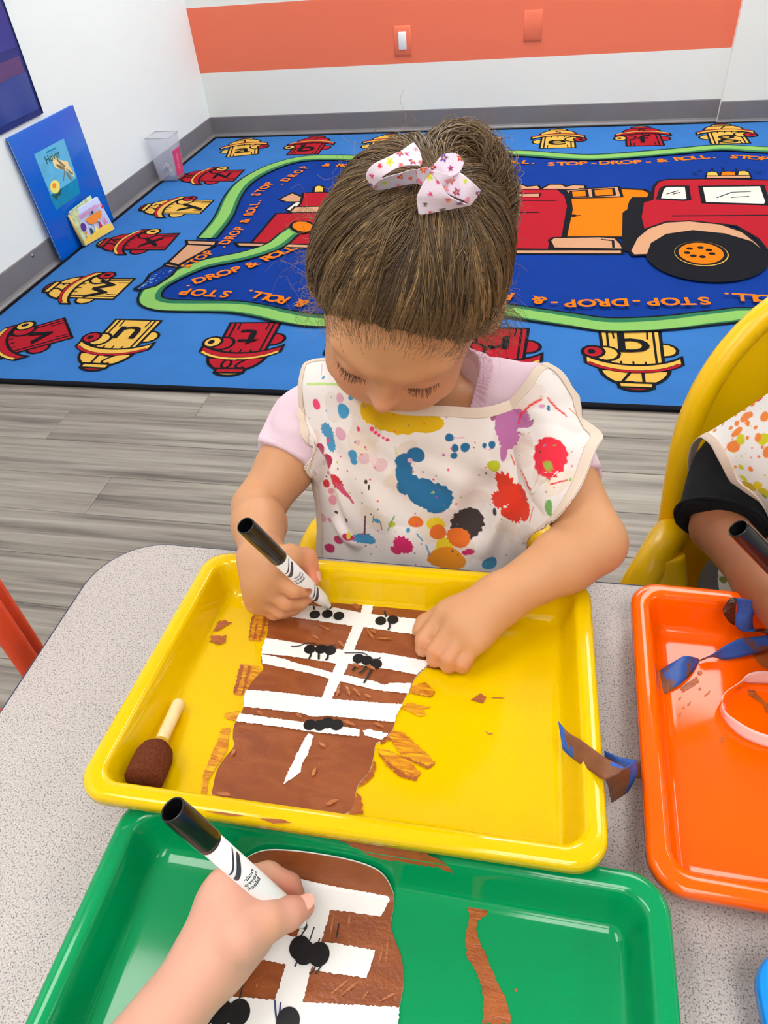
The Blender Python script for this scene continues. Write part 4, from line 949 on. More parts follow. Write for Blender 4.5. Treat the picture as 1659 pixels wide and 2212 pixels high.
ribbon('inner_curl', A, B, [mat('wet_brown_tape', (66, 30, 14), 0.12, 0.6, bump=0.5, bscale=500)], t)
A = E3([(1268, 284, 0.027), (1280, 440, 0.020), (1252, 560, 0.010), (1300, 660, 0.004), (1410, 692, 0.002), (1530, 690, 0.002)], zr, 0, OM); B = E3([(1482, 312, 0.027), (1506, 410, 0.021), (1475, 500, 0.013), (1472, 590, 0.009), (1490, 650, 0.010), (1560, 655, 0.012)], zr, 0, OM)
ribbon('outer_curl', A, B, [M_tape], t)
A = E3([(1500, 665, 0.010), (1560, 652, 0.012), (1653, 665, 0.014), (1760, 690, 0.014)], zr, 0, OM); B = E3([(1480, 690, 0.002), (1560, 690, 0.002), (1653, 730, 0.003), (1760, 760, 0.003)], zr, 0, OM)
ribbon('brown_run', A, B, [mat('tape_dark_brown', (70, 22, 10), 0.4)], t)
# ring of white paper tape
t = thing('tape_ring', 'loop of white paper tape standing on edge in the orange tray', 'tape', tuple(tray_pt(OM, 1600, 1540, 0)))
top_ = [(1900, 1800, .010), (1800, 1900, .010), (1653, 1920, .010), (1450, 1850, .010), (1280, 1750, .010), (1140, 1640, .010), (1105, 1530, .010), (1140, 1418, .009), (1320, 1288, .010), (1410, 1200, .012), (1520, 1165, .013), (1653, 1165, .013), (1800, 1210, .012), (1920, 1400, .011), (1960, 1600, .011), (1900, 1800, .010)]
bot_ = [(1930, 1960, .0012), (1830, 2050, .0012), (1653, 2070, .0012), (1400, 1980, .0012), (1250, 1880, .0012), (1140, 1762, .0012), (1098, 1650, .0012), (1138, 1432, .003), (1330, 1302, .0015), (1420, 1302, .0012), (1520, 1306, .0012), (1653, 1312, .0012), (1780, 1350, .0012), (1880, 1480, .0012), (1950, 1700, .0012), (1930, 1960, .0012)]
ribbon('paper_band', E3(top_, zr, 0, OM), E3(bot_, zr, 0, OM), [mat('white_paper_tape', (240, 196, 190), 0.6, 0.3)], t, th=0.0004)

# ================================================================== MARKERS
M_barrel = mat('marker_white_plastic', (240, 240, 242), 0.25, 0.5)
M_cap = mat('marker_black_plastic', (18, 18, 20), 0.22, 0.5)
M_nib = mat('felt_nib', (24, 40, 40), 0.9)
M_print = mat('marker_print', (62, 60, 78), 0.4)
M_printb = mat('marker_print_blue', (70, 130, 190), 0.4)
def marker(label, tip, rear, r, toward, words=('black', 'negro', 'noir'), print_at=(0.56, 0.24), cap=0.050):
    """tip to rear, cap pushed onto the rear end, open end showing"""
    tip, rear = Vector(tip), Vector(rear); ax = (rear - tip).normalized(); L = (rear - tip).length
    t = thing('marker', label, 'marker', tuple(tip))
    MB().lathe(tip, ax, [(0.0, 0.0), (0.0008, 0.0014), (0.004, 0.0024), (0.006, 0.0026)], 20).build('nib', M_nib, t, smooth=True)
    Lb = L - cap
    MB().lathe(tip, ax, [(0.0045, 0.0), (0.0045, r * 0.42), (0.006, r * 0.50), (0.013, r * 0.66), (0.0145, r * 0.74), (0.022, r * 0.96), (0.026, r), (min(Lb + 0.03, L - 0.0195), r * 0.98), (min(Lb + 0.03, L - 0.0195), 0)], 36).build('barrel', M_barrel, t, smooth=True)
    MB().lathe(tip, ax, [(Lb - 0.0002, r * 0.98), (Lb, r * 1.06), (Lb + 0.003, r * 1.085), (L - 0.010, r * 1.10), (L - 0.001, r * 1.06), (L - 0.0003, r * 1.045), (L, r * 1.02), (L + 0.0001, r * 0.93), (L - 0.0002, r * 0.90), (L - 0.0008, r * 0.885), (L - 0.017, r * 0.85), (L - 0.0178, r * 0.84), (L - 0.018, r * 0.80), (L - 0.0180, 0)], 40).build('cap', M_cap, t, smooth=True)
    side = (Vector(toward) - tip); side = (side - ax * side.dot(ax)).normalized(); bn = ax.cross(side)
    def wrap(uv, rr):   # u along the axis, v angle about it
        return [tip + ax * u + (side * math.cos(v) + bn * math.sin(v)) * rr for u, v in uv]
    pr = MB()
    def band(u0, off=0.0, thick=0.0042, m=0):
        n = 20; vs = []
        for i in range(n + 1):
            v = -1.0 + 2.0 * i / n; c = u0 + 0.0055 * math.sin(v * 1.5); w_ = thick * (0.35 + 0.65 * math.cos(v * 1.1))
            vs += wrap([(c - w_ / 2, v), (c + w_ / 2, v)], r * 1.012)
        pr.add(vs, [(2 * i, 2 * i + 2, 2 * i + 3, 2 * i + 1) for i in range(n)], m)
    for fpos in print_at:
        u = L * fpos; band(u, thick=0.0046); band(u + 0.0055, thick=0.0018); 
    for k, wd in enumerate(words):
        V, F = text_mesh(wd, 0.02); s_ = 0.0042; uc = L * print_at[0] - 0.0135 + 0.0
        vs = wrap([(uc + (k - 1) * -0.0 + 0.0 + y * s_ + (k - 1) * 0.0038, (-x * s_) / r + (0.15 * (k - 1))) for x, y in V], r * 1.012)
        pr.add(vs, F, 0)
    o = pr.build('barrel_print', [M_print], t, smooth=False); o['kind'] = 'stuff'
    return t

# ================================================================== CHAIRS
M_chair = mat('yellow_chair_plastic', (255, 202, 0), 0.32, 0.45, bump=0.05, bscale=120)
def toddler_chair(label, cx, cy, hw, top, seat_z=0.245, seat_d=0.19, arm_z=0.43, pr=0.026, po=0.0):
    """moulded chair facing -y: shield back, seat pan, two arm arches, four splayed legs"""
    t = thing('toddler_chair', label, 'chair', (cx, cy, 0))
    nu, nv = 26, 30; vs = []
    for layer in (0, 1):
        for j in range(nv + 1):
            v = j / nv
            z = seat_z - 0.02 + (top - seat_z + 0.02) * v
            k = max(0.0, (v - 0.52) / 0.48)
            w = hw * (0.93 + 0.10 * math.sin(v * 2.2)) * math.sqrt(max(0.0, 1 - k ** 2.6)) + 0.004
            for i in range(nu + 1):
                u = -1 + 2 * i / nu
                q = abs(u * w / hw); y = cy + 0.055 * v - 0.05 * (q ** 2.2) - 0.012 * (1 if layer == 0 else -1) * (1 - 0.85 * abs(u) ** 6) * (1 - 0.8 * max(0, v - .9) * 10 if v > .9 else 1)
                vs.append((cx + u * w, y, z))
    n1 = (nu + 1) * (nv + 1); f = []
    for j in range(nv):
        for i in range(nu):
            a = j * (nu + 1) + i; f.append((a, a + 1, a + nu + 2, a + nu + 1)); f.append((n1 + a, n1 + a + nu + 1, n1 + a + nu + 2, n1 + a + 1))
    for j in range(nv):
        for i in (0, nu):
            a = j * (nu + 1) + i; f.append((a, a + nu + 1, n1 + a + nu + 1, n1 + a) if i == 0 else (a, n1 + a, n1 + a + nu + 1, a + nu + 1))
    for i in range(nu):
        a = i; f.append((a, n1 + a, n1 + a + 1, a + 1)); a = nv * (nu + 1) + i; f.append((a, a + 1, n1 + a + 1, n1 + a))
    obj('back', mesh('back', vs, f, True), M_chair, t)
    rim = []
    for j in range(nv + 1): rim.append(Vector(vs[j * (nu + 1)]).lerp(Vector(vs[n1 + j * (nu + 1)]), 0.5))
    for j in range(nv, -1, -1): rim.append(Vector(vs[j * (nu + 1) + nu]).lerp(Vector(vs[n1 + j * (nu + 1) + nu]), 0.5))
    MB().tube(rim, 0.0135, 12).build('rolled_rim', M_chair, t, smooth=True)
    sl = rrect(cx - hw * 0.92, cy - seat_d, cx + hw * 0.92, cy + 0.01, 0.05, 8); n = len(sl)
    v = [(x, y, seat_z - 0.016) for x, y in sl] + [(x, y, seat_z) for x, y in sl]
    MB().add(v, [tuple(range(n))[::-1], tuple(range(n, 2 * n))] + [(i, (i + 1) % n, n + (i + 1) % n, n + i) for i in range(n)]).build('seat', M_chair, t, bevel=0.006, seg=3)
    for s in (-1, 1):
        P = smooth_path([(cx + s * (hw - 0.005), cy - 0.02, arm_z - 0.06), (cx + s * (hw + 0.008), cy - 0.060, arm_z - 0.012), (cx + s * (hw + 0.030), cy - 0.110, arm_z - 0.006), (cx + s * (hw + 0.050), cy - 0.135, arm_z - 0.05), (cx + s * (hw + 0.060), cy - 0.15, arm_z - 0.11), (cx + s * (hw + 0.02), cy - 0.16, seat_z - 0.01)], 5)
        MB().tube(P, 0.019, 14).build('arm', M_chair, t, smooth=True)
        P = smooth_path([(cx + s * (hw + 0.022 + po), cy - 0.100, arm_z - 0.008), (cx + s * (hw + 0.010 + po), cy - 0.125, arm_z - 0.06), (cx + s * (hw - 0.005 + po), cy - 0.13, seat_z - 0.005)], 6)
        MB().tube(P, pr, 14).build('arm_panel', M_chair, t, smooth=True)
        for yy in (0.02 - seat_d, -0.005):
            MB().tube([(cx + s * hw * 0.80, cy + yy, seat_z - 0.008), (cx + s * (hw * 0.80 + 0.025), cy + yy + (0.02 if yy > -0.1 else 0.0), 0.0)], [0.020, 0.016], 14).build('leg', M_chair, t, smooth=True)
    return t
toddler_chair('tall rounded yellow plastic chair of the child in black sleeve, right', 2.035, -3.072, 0.166, 0.635, arm_z=0.378)
toddler_chair('yellow plastic chair mostly hidden behind the girl with the hair bow', 1.585, -3.035, 0.108, 0.37, seat_z=0.242, seat_d=0.225, arm_z=0.345, pr=0.014, po=0.014)
# red-orange tube chair beyond the left edge of the table
M_redtube = mat('red_orange_enamel', (206, 66, 30), 0.35, 0.45, bump=0.1, bscale=400)
t = thing('tube_chair', 'red orange tube framed chair standing beyond the left table edge', 'chair', (1.0, -3.44, 0))
pa, pb = at_x(39, 1349, 1.225), at_x(31, 1390, 1.245)
for p, r in ((pa, 0.0085), (pb, 0.0105)):
    MB().tube([(p.x, p.y, 0.0), (p.x, p.y, 0.66)], r, 18).build('upright', M_redtube, t, smooth=True)
    MB().tube([(p.x - 0.30, p.y, 0.0), (p.x - 0.29, p.y, 0.27)], r, 16).build('leg', M_redtube, t, smooth=True)
    MB().tube([(p.x - 0.29, p.y, 0.262), (p.x, p.y, 0.262)], r * .8, 12).build('seat_rail', M_redtube, t, smooth=True)
MB().box((pa.x - 0.23, (pa.y + pb.y) / 2, 0.278), (0.16, abs(pa.y - pb.y) + 0.03, 0.016)).build('seat', M_redtube, t, bevel=0.006)
MB().box((pa.x + 0.004, (pa.y + pb.y) / 2, 0.63), (0.012, abs(pa.y - pb.y), 0.05)).build('backrest', M_redtube, t, bevel=0.005)
# ================================================================== BODY MODELLING: smooth implicit shapes -> one continuous mesh
F32 = np.float32
def smin(a, b, k):
    h = np.clip(0.5 + 0.5 * (b - a) / k, 0, 1)
    return b + (a - b) * h - k * h * (1 - h)
def smax(a, b, k): return -smin(-a, -b, k)
def cone(P, a, b, ra, rb):
    a = np.asarray(a, F32); b = np.asarray(b, F32); ab = b - a; L = float(ab @ ab) + 1e-12
    t = np.clip(((P - a) @ ab) / L, 0, 1); q = P - a - t[:, None] * ab
    return np.sqrt((q * q).sum(1)) - (ra + (rb - ra) * t)
def ellip(P, c, r, R=None):
    q = P - np.asarray(c, F32)
    if R is not None: q = q @ np.asarray(R, F32)
    r = np.asarray(r, F32); k0 = np.sqrt(((q / r) ** 2).sum(1)); k1 = np.sqrt(((q / (r * r)) ** 2).sum(1)) + 1e-9
    return k0 * (k0 - 1) / k1
def chain(P, pts, rad, k=0.004):
    d = None
    for i in range(len(pts) - 1):
        e = cone(P, pts[i], pts[i + 1], rad[i], rad[i + 1]); d = e if d is None else smin(d, e, k)
    return d
def sdf_mesh(name, fn, lo, hi, h, B=8):
    lo = np.asarray(lo, float); hi = np.asarray(hi, float)
    nb = np.ceil((hi - lo) / (h * B)).astype(int) + 1; H = h * B
    ax = [lo[i] + (np.arange(nb[i]) + 0.5) * H - h / 2 for i in range(3)]
    C = np.stack(np.meshgrid(*ax, indexing='ij'), -1).reshape(-1, 3).astype(F32)
    d = fn(C); act = np.abs(d) < H * 1.35
    S = nb * B; Fd = np.empty(S, F32).reshape(nb[0], B, nb[1], B, nb[2], B)
    Fd[...] = np.where(d > 0, 1.0, -1.0).astype(F32).reshape(nb[0], 1, nb[1], 1, nb[2], 1)
    ids = np.argwhere(act.reshape(nb))
    off = np.stack(np.meshgrid(*[np.arange(B)] * 3, indexing='ij'), -1).reshape(-1, 3)
    for s in range(0, len(ids), 400):
        blk = ids[s:s + 400]; pts = (lo + (blk[:, None, :] * B + off[None]) * h).astype(F32).reshape(-1, 3)
        v = fn(pts).astype(F32).reshape(len(blk), B, B, B)
        Fd[blk[:, 0], :, blk[:, 1], :, blk[:, 2], :] = v
    G = Fd.reshape(S)
    I = (G < 0)
    cnt = np.zeros(S - 1, np.uint8)
    for dx in (0, 1):
        for dy in (0, 1):
            for dz in (0, 1): cnt += I[dx:S[0] - 1 + dx, dy:S[1] - 1 + dy, dz:S[2] - 1 + dz]
    cells = np.argwhere((cnt > 0) & (cnt < 8)); idx = -np.ones(S - 1, np.int32); idx[tuple(cells.T)] = np.arange(len(cells))
    corner = {}
    for dx in (0, 1):
        for dy in (0, 1):
            for dz in (0, 1): corner[(dx, dy, dz)] = G[cells[:, 0] + dx, cells[:, 1] + dy, cells[:, 2] + dz]
    acc = np.zeros((len(cells), 3)); num = np.zeros(len(cells))
    for a in corner:
        for ax_ in range(3):
            if a[ax_] == 0:
                b = list(a); b[ax_] = 1; b = tuple(b); fa, fb = corner[a], corner[b]; m = (fa < 0) != (fb < 0)
                t = np.where(m, fa / (fa - fb + 1e-12), 0); p = np.zeros((len(cells), 3)); p[:] = a; p[:, ax_] += t
                acc += p * m[:, None]; num += m
    V = lo + (cells + acc / np.maximum(num, 1)[:, None]) * h
    quads = []
    for ax_ in range(3):
        u, w = (ax_ + 1) % 3, (ax_ + 2) % 3
        sl0 = [slice(1, S[i] - 1) for i in range(3)]; sl1 = list(sl0); sl0[ax_] = slice(0, S[ax_] - 1); sl1[ax_] = slice(1, S[ax_])
        A, Bb = I[tuple(sl0)], I[tuple(sl1)]
        e = np.argwhere(A != Bb); s_in = A[tuple(e.T)]
        e = e + 1; e[:, ax_] -= 1
        def cell(du, dw):
            c = e.copy(); c[:, u] -= du; c[:, w] -= dw; return idx[tuple(c.T)]
        q = np.stack([cell(1, 1), cell(0, 1), cell(0, 0), cell(1, 0)], 1); q[~s_in] = q[~s_in][:, ::-1]
        quads.append(q)
    Q = np.concatenate(quads); Q = Q[(Q >= 0).all(1)]
    return np_mesh(name, V, Q, True), V

def skin_material(name, c, rough=0.5):
    m = mat(name, c, rough, 0.35, sss=0.25, bump=0.06, bscale=260, attr='tint'); return m

def rest(joints, height, push):
    """lift the joints of a hand so that no finger sinks into the sheet it rests on"""
    for pts, rad in joints:
        for i in range(len(pts)):
            h = height(pts[i]) - rad[i] - 0.0002
            if h < 0: pts[i] = (pts[i] - np.array(tuple(push), F32) * h).astype(F32)
def hand_sdf(P, wrist, mcps, fingers, thumb, rw, rp=0.0095, thick=None):
    """wrist -> knuckles palm, four separate bent fingers, thumb from the side"""
    palm = None
    for i, m in enumerate(mcps):
        e = cone(P, wrist, m, rw, rp); palm = e if palm is None else smin(palm, e, 0.008)
    for a, b in zip(mcps[:-1], mcps[1:]): palm = smin(palm, cone(P, a * 0.86 + np.asarray(wrist, F32) * 0.14, b * 0.86 + np.asarray(wrist, F32) * 0.14, rp, rp * 0.95), 0.006)
    if thick is not None:
        for c, r in thick: palm = smin(palm, cone(P, c, c, r, r), 0.012)
    fg = None
    for pts, rad in fingers:
        e = chain(P, pts, rad, 0.0022); fg = e if fg is None else np.minimum(fg, e)
    d = smin(palm, fg, 0.0032)
    d = smin(d, chain(P, thumb[0], thumb[1], 0.004), 0.0035)
    return d
def nail(parent, c, n, along, w, l, m):
    """small curved fingernail plate"""
    c = Vector(c); n = Vector(n).normalized(); al = Vector(along); al = (al - n * al.dot(n)).normalized(); sd = n.cross(al)
    vs = []; 
    for i in range(7):
        for j in range(7):
            u, v = -1 + i / 3, -1 + j / 3; k = math.sqrt(max(0, 1 - 0.5 * v * v)) if abs(v) > 0 else 1
            vs.append(c + sd * (u * w * k) + al * (v * l * math.sqrt(max(0.0, 1 - 0.35 * u * u))) - n * (0.35 * w * u * u))
    f = [(i * 7 + j, i * 7 + j + 1, (i + 1) * 7 + j + 1, (i + 1) * 7 + j) for i in range(6) for j in range(6)]
    return obj('nail', mesh('nail', vs, f, True), m, parent)
# ================================================================== THE GIRL
V3 = lambda v: np.array(tuple(v), F32)
SKIN = (206, 150, 108)
M_skin = skin_material('skin_fair', SKIN)
M_nail = mat('nail_pink', (232, 166, 148), 0.3, 0.5)
GIRL = thing('person', 'girl with brown tied-up hair and a white bow, in a paint splattered smock, drawing', 'person', (1.60, -3.19, 0.262))
# --- head frame: F forward (nose), U crown, X to her left
HC = Vector((1.5985, -3.2780, 0.7285))
F0 = Vector((0.0, -math.cos(0.60), -math.sin(0.60))).normalized()
X0 = Vector((1, 0.0, 0)); X0 = (X0 - F0 * X0.dot(F0)).normalized()
U0 = F0.cross(X0).normalized()
rollH = 0.206; yawH = -0.09
X1 = X0 * math.cos(rollH) - U0 * math.sin(rollH); U1 = U0 * math.cos(rollH) + X0 * math.sin(rollH)
F1 = F0 * math.cos(yawH) + X1 * math.sin(yawH); X1 = X1 * math.cos(yawH) - F0 * math.sin(yawH)
HX, HF, HU = X1.normalized(), F1.normalized(), F1.normalized().cross(X1.normalized()).normalized()
HR = np.array([HX, HF, HU], F32)                       # rows: local axes
HS = 0.875
def H(x, f, u): return HC + (HX * x + HF * f + HU * u) * HS
def head_local(L):
    """implicit head in its own axes (x left, f forward, u crown)"""
    Ls = np.abs(L[:, 0]); M = np.stack([Ls, L[:, 1], L[:, 2]], 1)
    d = ellip(L, (0, -0.012, 0.012), (0.0665, 0.085, 0.077))
    d = smin(d, ellip(L, (0, 0.030, -0.018), (0.056, 0.052, 0.066)), 0.03)
    d = smin(d, ellip(L, (0, 0.040, -0.062), (0.040, 0.038, 0.034)), 0.03)
    d = smin(d, cone(M, (0.031, 0.052, -0.043), (0.028, 0.056, -0.050), 0.024, 0.020), 0.022)
    d = smin(d, cone(L, (0, 0.060, -0.083), (0, 0.058, -0.084), 0.014, 0.014), 0.016)
    d = smin(d, cone(M, (0.012, 0.0765, 0.006), (0.042, 0.064, 0.010), 0.0055, 0.005), 0.014)
    d = smax(d, -cone(M, (0.020, 0.0885, -0.0125), (0.036, 0.080, -0.012), 0.009, 0.009), 0.012)
    d = smin(d, ellip(M, (0.0275, 0.0655, -0.0125), (0.0150, 0.0120, 0.0105)), 0.0035)
    d = smax(d, -cone(M, (0.018, 0.0795, 0.0000), (0.038, 0.0725, -0.0010), 0.0012, 0.0012), 0.0028)
    d = smin(d, chain(L, [(0, 0.076, -0.004), (0, 0.0815, -0.019), (0, 0.0890, -0.0335)], [0.0058, 0.0068, 0.0088], 0.006), 0.008)
    d = smin(d, cone(M, (0.0090, 0.0795, -0.0335), (0.0075, 0.082, -0.0335), 0.0056, 0.0056), 0.006)
    d = smax(d, -cone(M, (0.0048, 0.082, -0.0405), (0.0044, 0.0865, -0.0390), 0.0024, 0.0024), 0.002)
    d = smin(d, cone(M, (0.0, 0.0770, -0.0610), (0.013, 0.0715, -0.0615), 0.0052, 0.0032), 0.006)
    d = smin(d, cone(M, (0.0, 0.0755, -0.0680), (0.011, 0.0705, -0.0670), 0.0056, 0.0034), 0.006)
    # ears
    Re = np.array([[0.86, 0.42, 0.28], [-0.45, 0.89, 0.05], [-0.23, -0.17, 0.96]], F32).T
    e = ellip(M, (0.0745, -0.002, -0.006), (0.0085, 0.0175, 0.0275), Re)
    e = smax(e, -ellip(M, (0.0825, 0.000, -0.004), (0.0055, 0.0110, 0.0185), Re), 0.003)
    d = smin(d, e, 0.005)
    return d
def head_sdf(P): return head_local(((P - V3(HC)) @ HR.T) / HS) * HS
# --- joints
SHR, SHL = V3((1.493, -3.238, 0.572)), V3((1.694, -3.238, 0.600))
ELR, ELL = V3(at_y(557, 1098, -3.318)), V3(at_y(1283, 1172, -3.358))
# marker in the right hand
tipG = tray_pt(YM, 714, 1313, 0.0030)
def rear_point(tip, px, py, L):
    o, d = ray(px, py); d = d.normalized(); m = o - tip; b = m.dot(d); c = m.dot(m) - L * L; s = math.sqrt(max(0, b * b - c)); return o + d * (-b - s)
LG = 0.148
rearG = rear_point(tipG, 530, 1135, LG)
MK = marker('black capped white marker held in the right hand of the girl', tipG, rearG, 0.0058, CAM + Vector((-0.06, 0, 0.02)))
def DG(t): return (tipG + (rearG - tipG) * t - CAM).length
def gd(px, py, t, o): return V3(at_d(px, py, DG(t) + o))
WRR = gd(566, 1208, 0.55, 0.034)
mR = [gd(583, 1236, 0.52, 0.013), gd(565, 1258, 0.46, 0.018), gd(556, 1281, 0.40, 0.022), gd(556, 1301, 0.36, 0.028)]
fR = [([mR[0], gd(634, 1273, 0.36, -0.002), gd(656, 1272, 0.29, -0.005), gd(673, 1262, 0.26, -0.003)], [0.0078, 0.0068, 0.0061, 0.0053]),
      ([mR[1], gd(618, 1300, 0.34, 0.006), gd(648, 1299, 0.26, 0.004), gd(668, 1287, 0.22, 0.004)], [0.0078, 0.0069, 0.0061, 0.0052]),
      ([mR[2], gd(604, 1317, 0.30, 0.014), gd(632, 1314, 0.24, 0.014), gd(652, 1304, 0.2, 0.012)], [0.0075, 0.0066, 0.0058, 0.0050]),
      ([mR[3], gd(592, 1324, 0.28, 0.022), gd(616, 1322, 0.24, 0.021), gd(632, 1314, 0.2, 0.02)], [0.0068, 0.0058, 0.0052, 0.0046])]
thR = ([gd(588, 1214, 0.6, 0.026), gd(626, 1203, 0.50, 0.016), gd(661, 1208, 0.38, 0.012), gd(675, 1243, 0.30, 0.004)], [0.0120, 0.0094, 0.0084, 0.0066])
WRL = V3(tray_pt(YM, 1074, 1298, 0.036))
tl = lambda x, y, h: V3(tray_pt(YM, x, y, h))
mL = [tl(962, 1324, 0.031), tl(984, 1344, 0.033), tl(1006, 1364, 0.030), tl(1028, 1386, 0.025)]
fL = [([mL[0], tl(915, 1383, 0.0165), tl(914, 1402, 0.009), tl(928, 1398, 0.006)], [0.0078, 0.0064, 0.0056, 0.0050]),
      ([mL[1], tl(941, 1405, 0.0165), tl(939, 1425, 0.008), tl(954, 1418, 0.006)], [0.0078, 0.0065, 0.0058, 0.0050]),
      ([mL[2], tl(970, 1420, 0.0165), tl(968, 1438, 0.008), tl(982, 1430, 0.006)], [0.0075, 0.0064, 0.0056, 0.0050]),
      ([mL[3], tl(1000, 1430, 0.0135), tl(998, 1442, 0.0065), tl(1010, 1434, 0.0055)], [0.0068, 0.0058, 0.0052, 0.0046])]
thL = ([tl(1010, 1318, 0.020), tl(955, 1330, 0.013), tl(920, 1350, 0.009), tl(906, 1363, 0.008)], [0.0115, 0.0088, 0.0076, 0.0058])
_tn = (YM.to_3x3() @ Vector((0, 0, 1))); _t0 = YM @ Vector((0, 0, FLOORZ + 0.0024))
for _J in (fR, fL, [thR], [thL]): rest(_J, lambda p: float((Vector(p.tolist()) - _t0).dot(_tn)), _tn)
NB, NT = V3((1.600, -3.222, 0.610)), V3(H(0, -0.012, -0.062))
def arms_sdf(P):
    d = chain(P, [SHR, (SHR + ELR) / 2, ELR], [0.030, 0.0255, 0.0225], 0.01)
    mid = ELR + (WRR - ELR) * 0.35
    d = smin(d, chain(P, [ELR, mid, WRR], [0.0225, 0.0225, 0.0158], 0.008), 0.008)
    d = smin(d, hand_sdf(P, WRR, mR, fR, thR, 0.0155, 0.0098, [(gd(578, 1250, 0.5, 0.026), 0.015)]), 0.008)
    e = chain(P, [SHL, (SHL + ELL) / 2, ELL], [0.030, 0.0265, 0.0235], 0.01)
    mid = ELL + (WRL - ELL) * 0.30
    e = smin(e, chain(P, [ELL, mid, WRL], [0.0235, 0.0242, 0.0168], 0.008), 0.008)
    e = smin(e, hand_sdf(P, WRL, mL, fL, thL, 0.0165, 0.0088, [(tl(1020, 1345, 0.022), 0.019)]), 0.008)
    return np.minimum(d, e)
CH = V3((1.595, -3.212, 0.500))
def torso_sdf(P, g=0.0):
    d = ellip(P, (1.594, -3.200, 0.515), (0.094 + g, 0.064 + g, 0.105 + g))
    d = smin(d, ellip(P, (1.590, -3.185, 0.385), (0.088 + g, 0.070 + g, 0.11 + g)), 0.04)
    d = smin(d, cone(P, SHR, SHL, 0.028 + g, 0.028 + g), 0.03)
    d = smin(d, ellip(P, (1.585, -3.165, 0.300), (0.098 + g, 0.082 + g, 0.040 + g)), 0.03)
    return d
def legs_sdf(P):
    d = None
    for s in (-1, 1):
        hip = (1.585 + s * 0.048, -3.165, 0.305); kn = (1.585 + s * 0.062, -3.345, 0.315); an = (1.585 + s * 0.062, -3.325, 0.075); to = (1.585 + s * 0.066, -3.405, 0.028)
        e = smin(chain(P, [hip, kn], [0.048, 0.036]), chain(P, [kn, an, to], [0.035, 0.024, 0.020]), 0.01)
        d = e if d is None else np.minimum(d, e)
    return d
def girl_sdf(P):
    d = smin(torso_sdf(P), arms_sdf(P), 0.02)
    d = smin(d, legs_sdf(P), 0.015)
    d = smin(d, chain(P, [NB - np.array((0, -0.002, 0.02), F32), NT], [0.030, 0.029]), 0.018)
    return smin(d, head_sdf(P), 0.012)
me, V = sdf_mesh('body', girl_sdf, (1.36, -3.50, -0.01), (1.85, -3.05, 0.89), 0.0019)
# skin tint: cheeks, lips, knuckles and finger tips are pinker, a little brown paint on the drawing hand
L = ((V - V3(HC)) @ HR.T) / HS
C = np.tile(np.array(lin(SKIN)), (len(V), 1))
def blend(mask, c):
    C[:] = C * (1 - mask[:, None]) + np.array(lin(c)) * mask[:, None]
g_ = lambda p, c, s: np.exp(-((p - np.array(c)) ** 2).sum(1) / (2 * s * s))
La = L.copy(); La[:, 0] = np.abs(La[:, 0])
blend(0.45 * g_(La, (0.034, 0.062, -0.040), 0.016), (226, 140, 116)); blend(0.4 * g_(L, (0, 0.093, -0.031), 0.010), (224, 146, 122))
lips = np.clip(1.6 - np.abs(L[:, 2] + 0.0645) / 0.0052, 0, 1) * np.clip(1.5 - np.abs(L[:, 0]) / 0.013, 0, 1) * (L[:, 1] > 0.066); blend(0.8 * lips, (204, 112, 104))
blend(0.35 * g_(La, (0.026, 0.074, -0.012), 0.011), (216, 150, 128))
for fs_ in (fR, fL):
    for pts, rad in fs_:
        blend(0.30 * g_(V, pts[1], 0.006), (222, 140, 112)); blend(0.35 * g_(V, pts[3], 0.006), (226, 128, 106))
blend(0.55 * g_(V, thR[0][3], 0.009), (230, 112, 92)); blend(0.35 * g_(V, thR[0][2], 0.010), (228, 140, 112))
blend(0.35 * g_(V, V3(at_d(546, 1088, (CAM - Vector(ELR)).length - 0.022)), 0.006), (208, 96, 86))
for c_, r_ in ((gd(651, 1262, 0.32, -0.012), 0.0017), (gd(664, 1270, 0.28, -0.010), 0.0028), (gd(668, 1282, 0.24, -0.004), 0.0022)):
    dd = np.sqrt(((V - c_) ** 2).sum(1)); blend(np.clip((r_ * 1.6 - dd) / (r_ * 0.6), 0, 1) * 0.85, (140, 72, 48))
set_cols(me, C)
BODY = obj('body', me, M_skin, GIRL)
nv_ = thR[0]; tocam = lambda p: CAM - Vector(tuple(p))
nl = Vector(nv_[3]); nail(GIRL, nl + tocam(nl).normalized() * 0.0030 + CR * 0.0058, tocam(nl).normalized() * 0.5 + CR * 0.85, Vector(nv_[3]) - Vector(nv_[2]), 0.0036, 0.0045, M_nail)
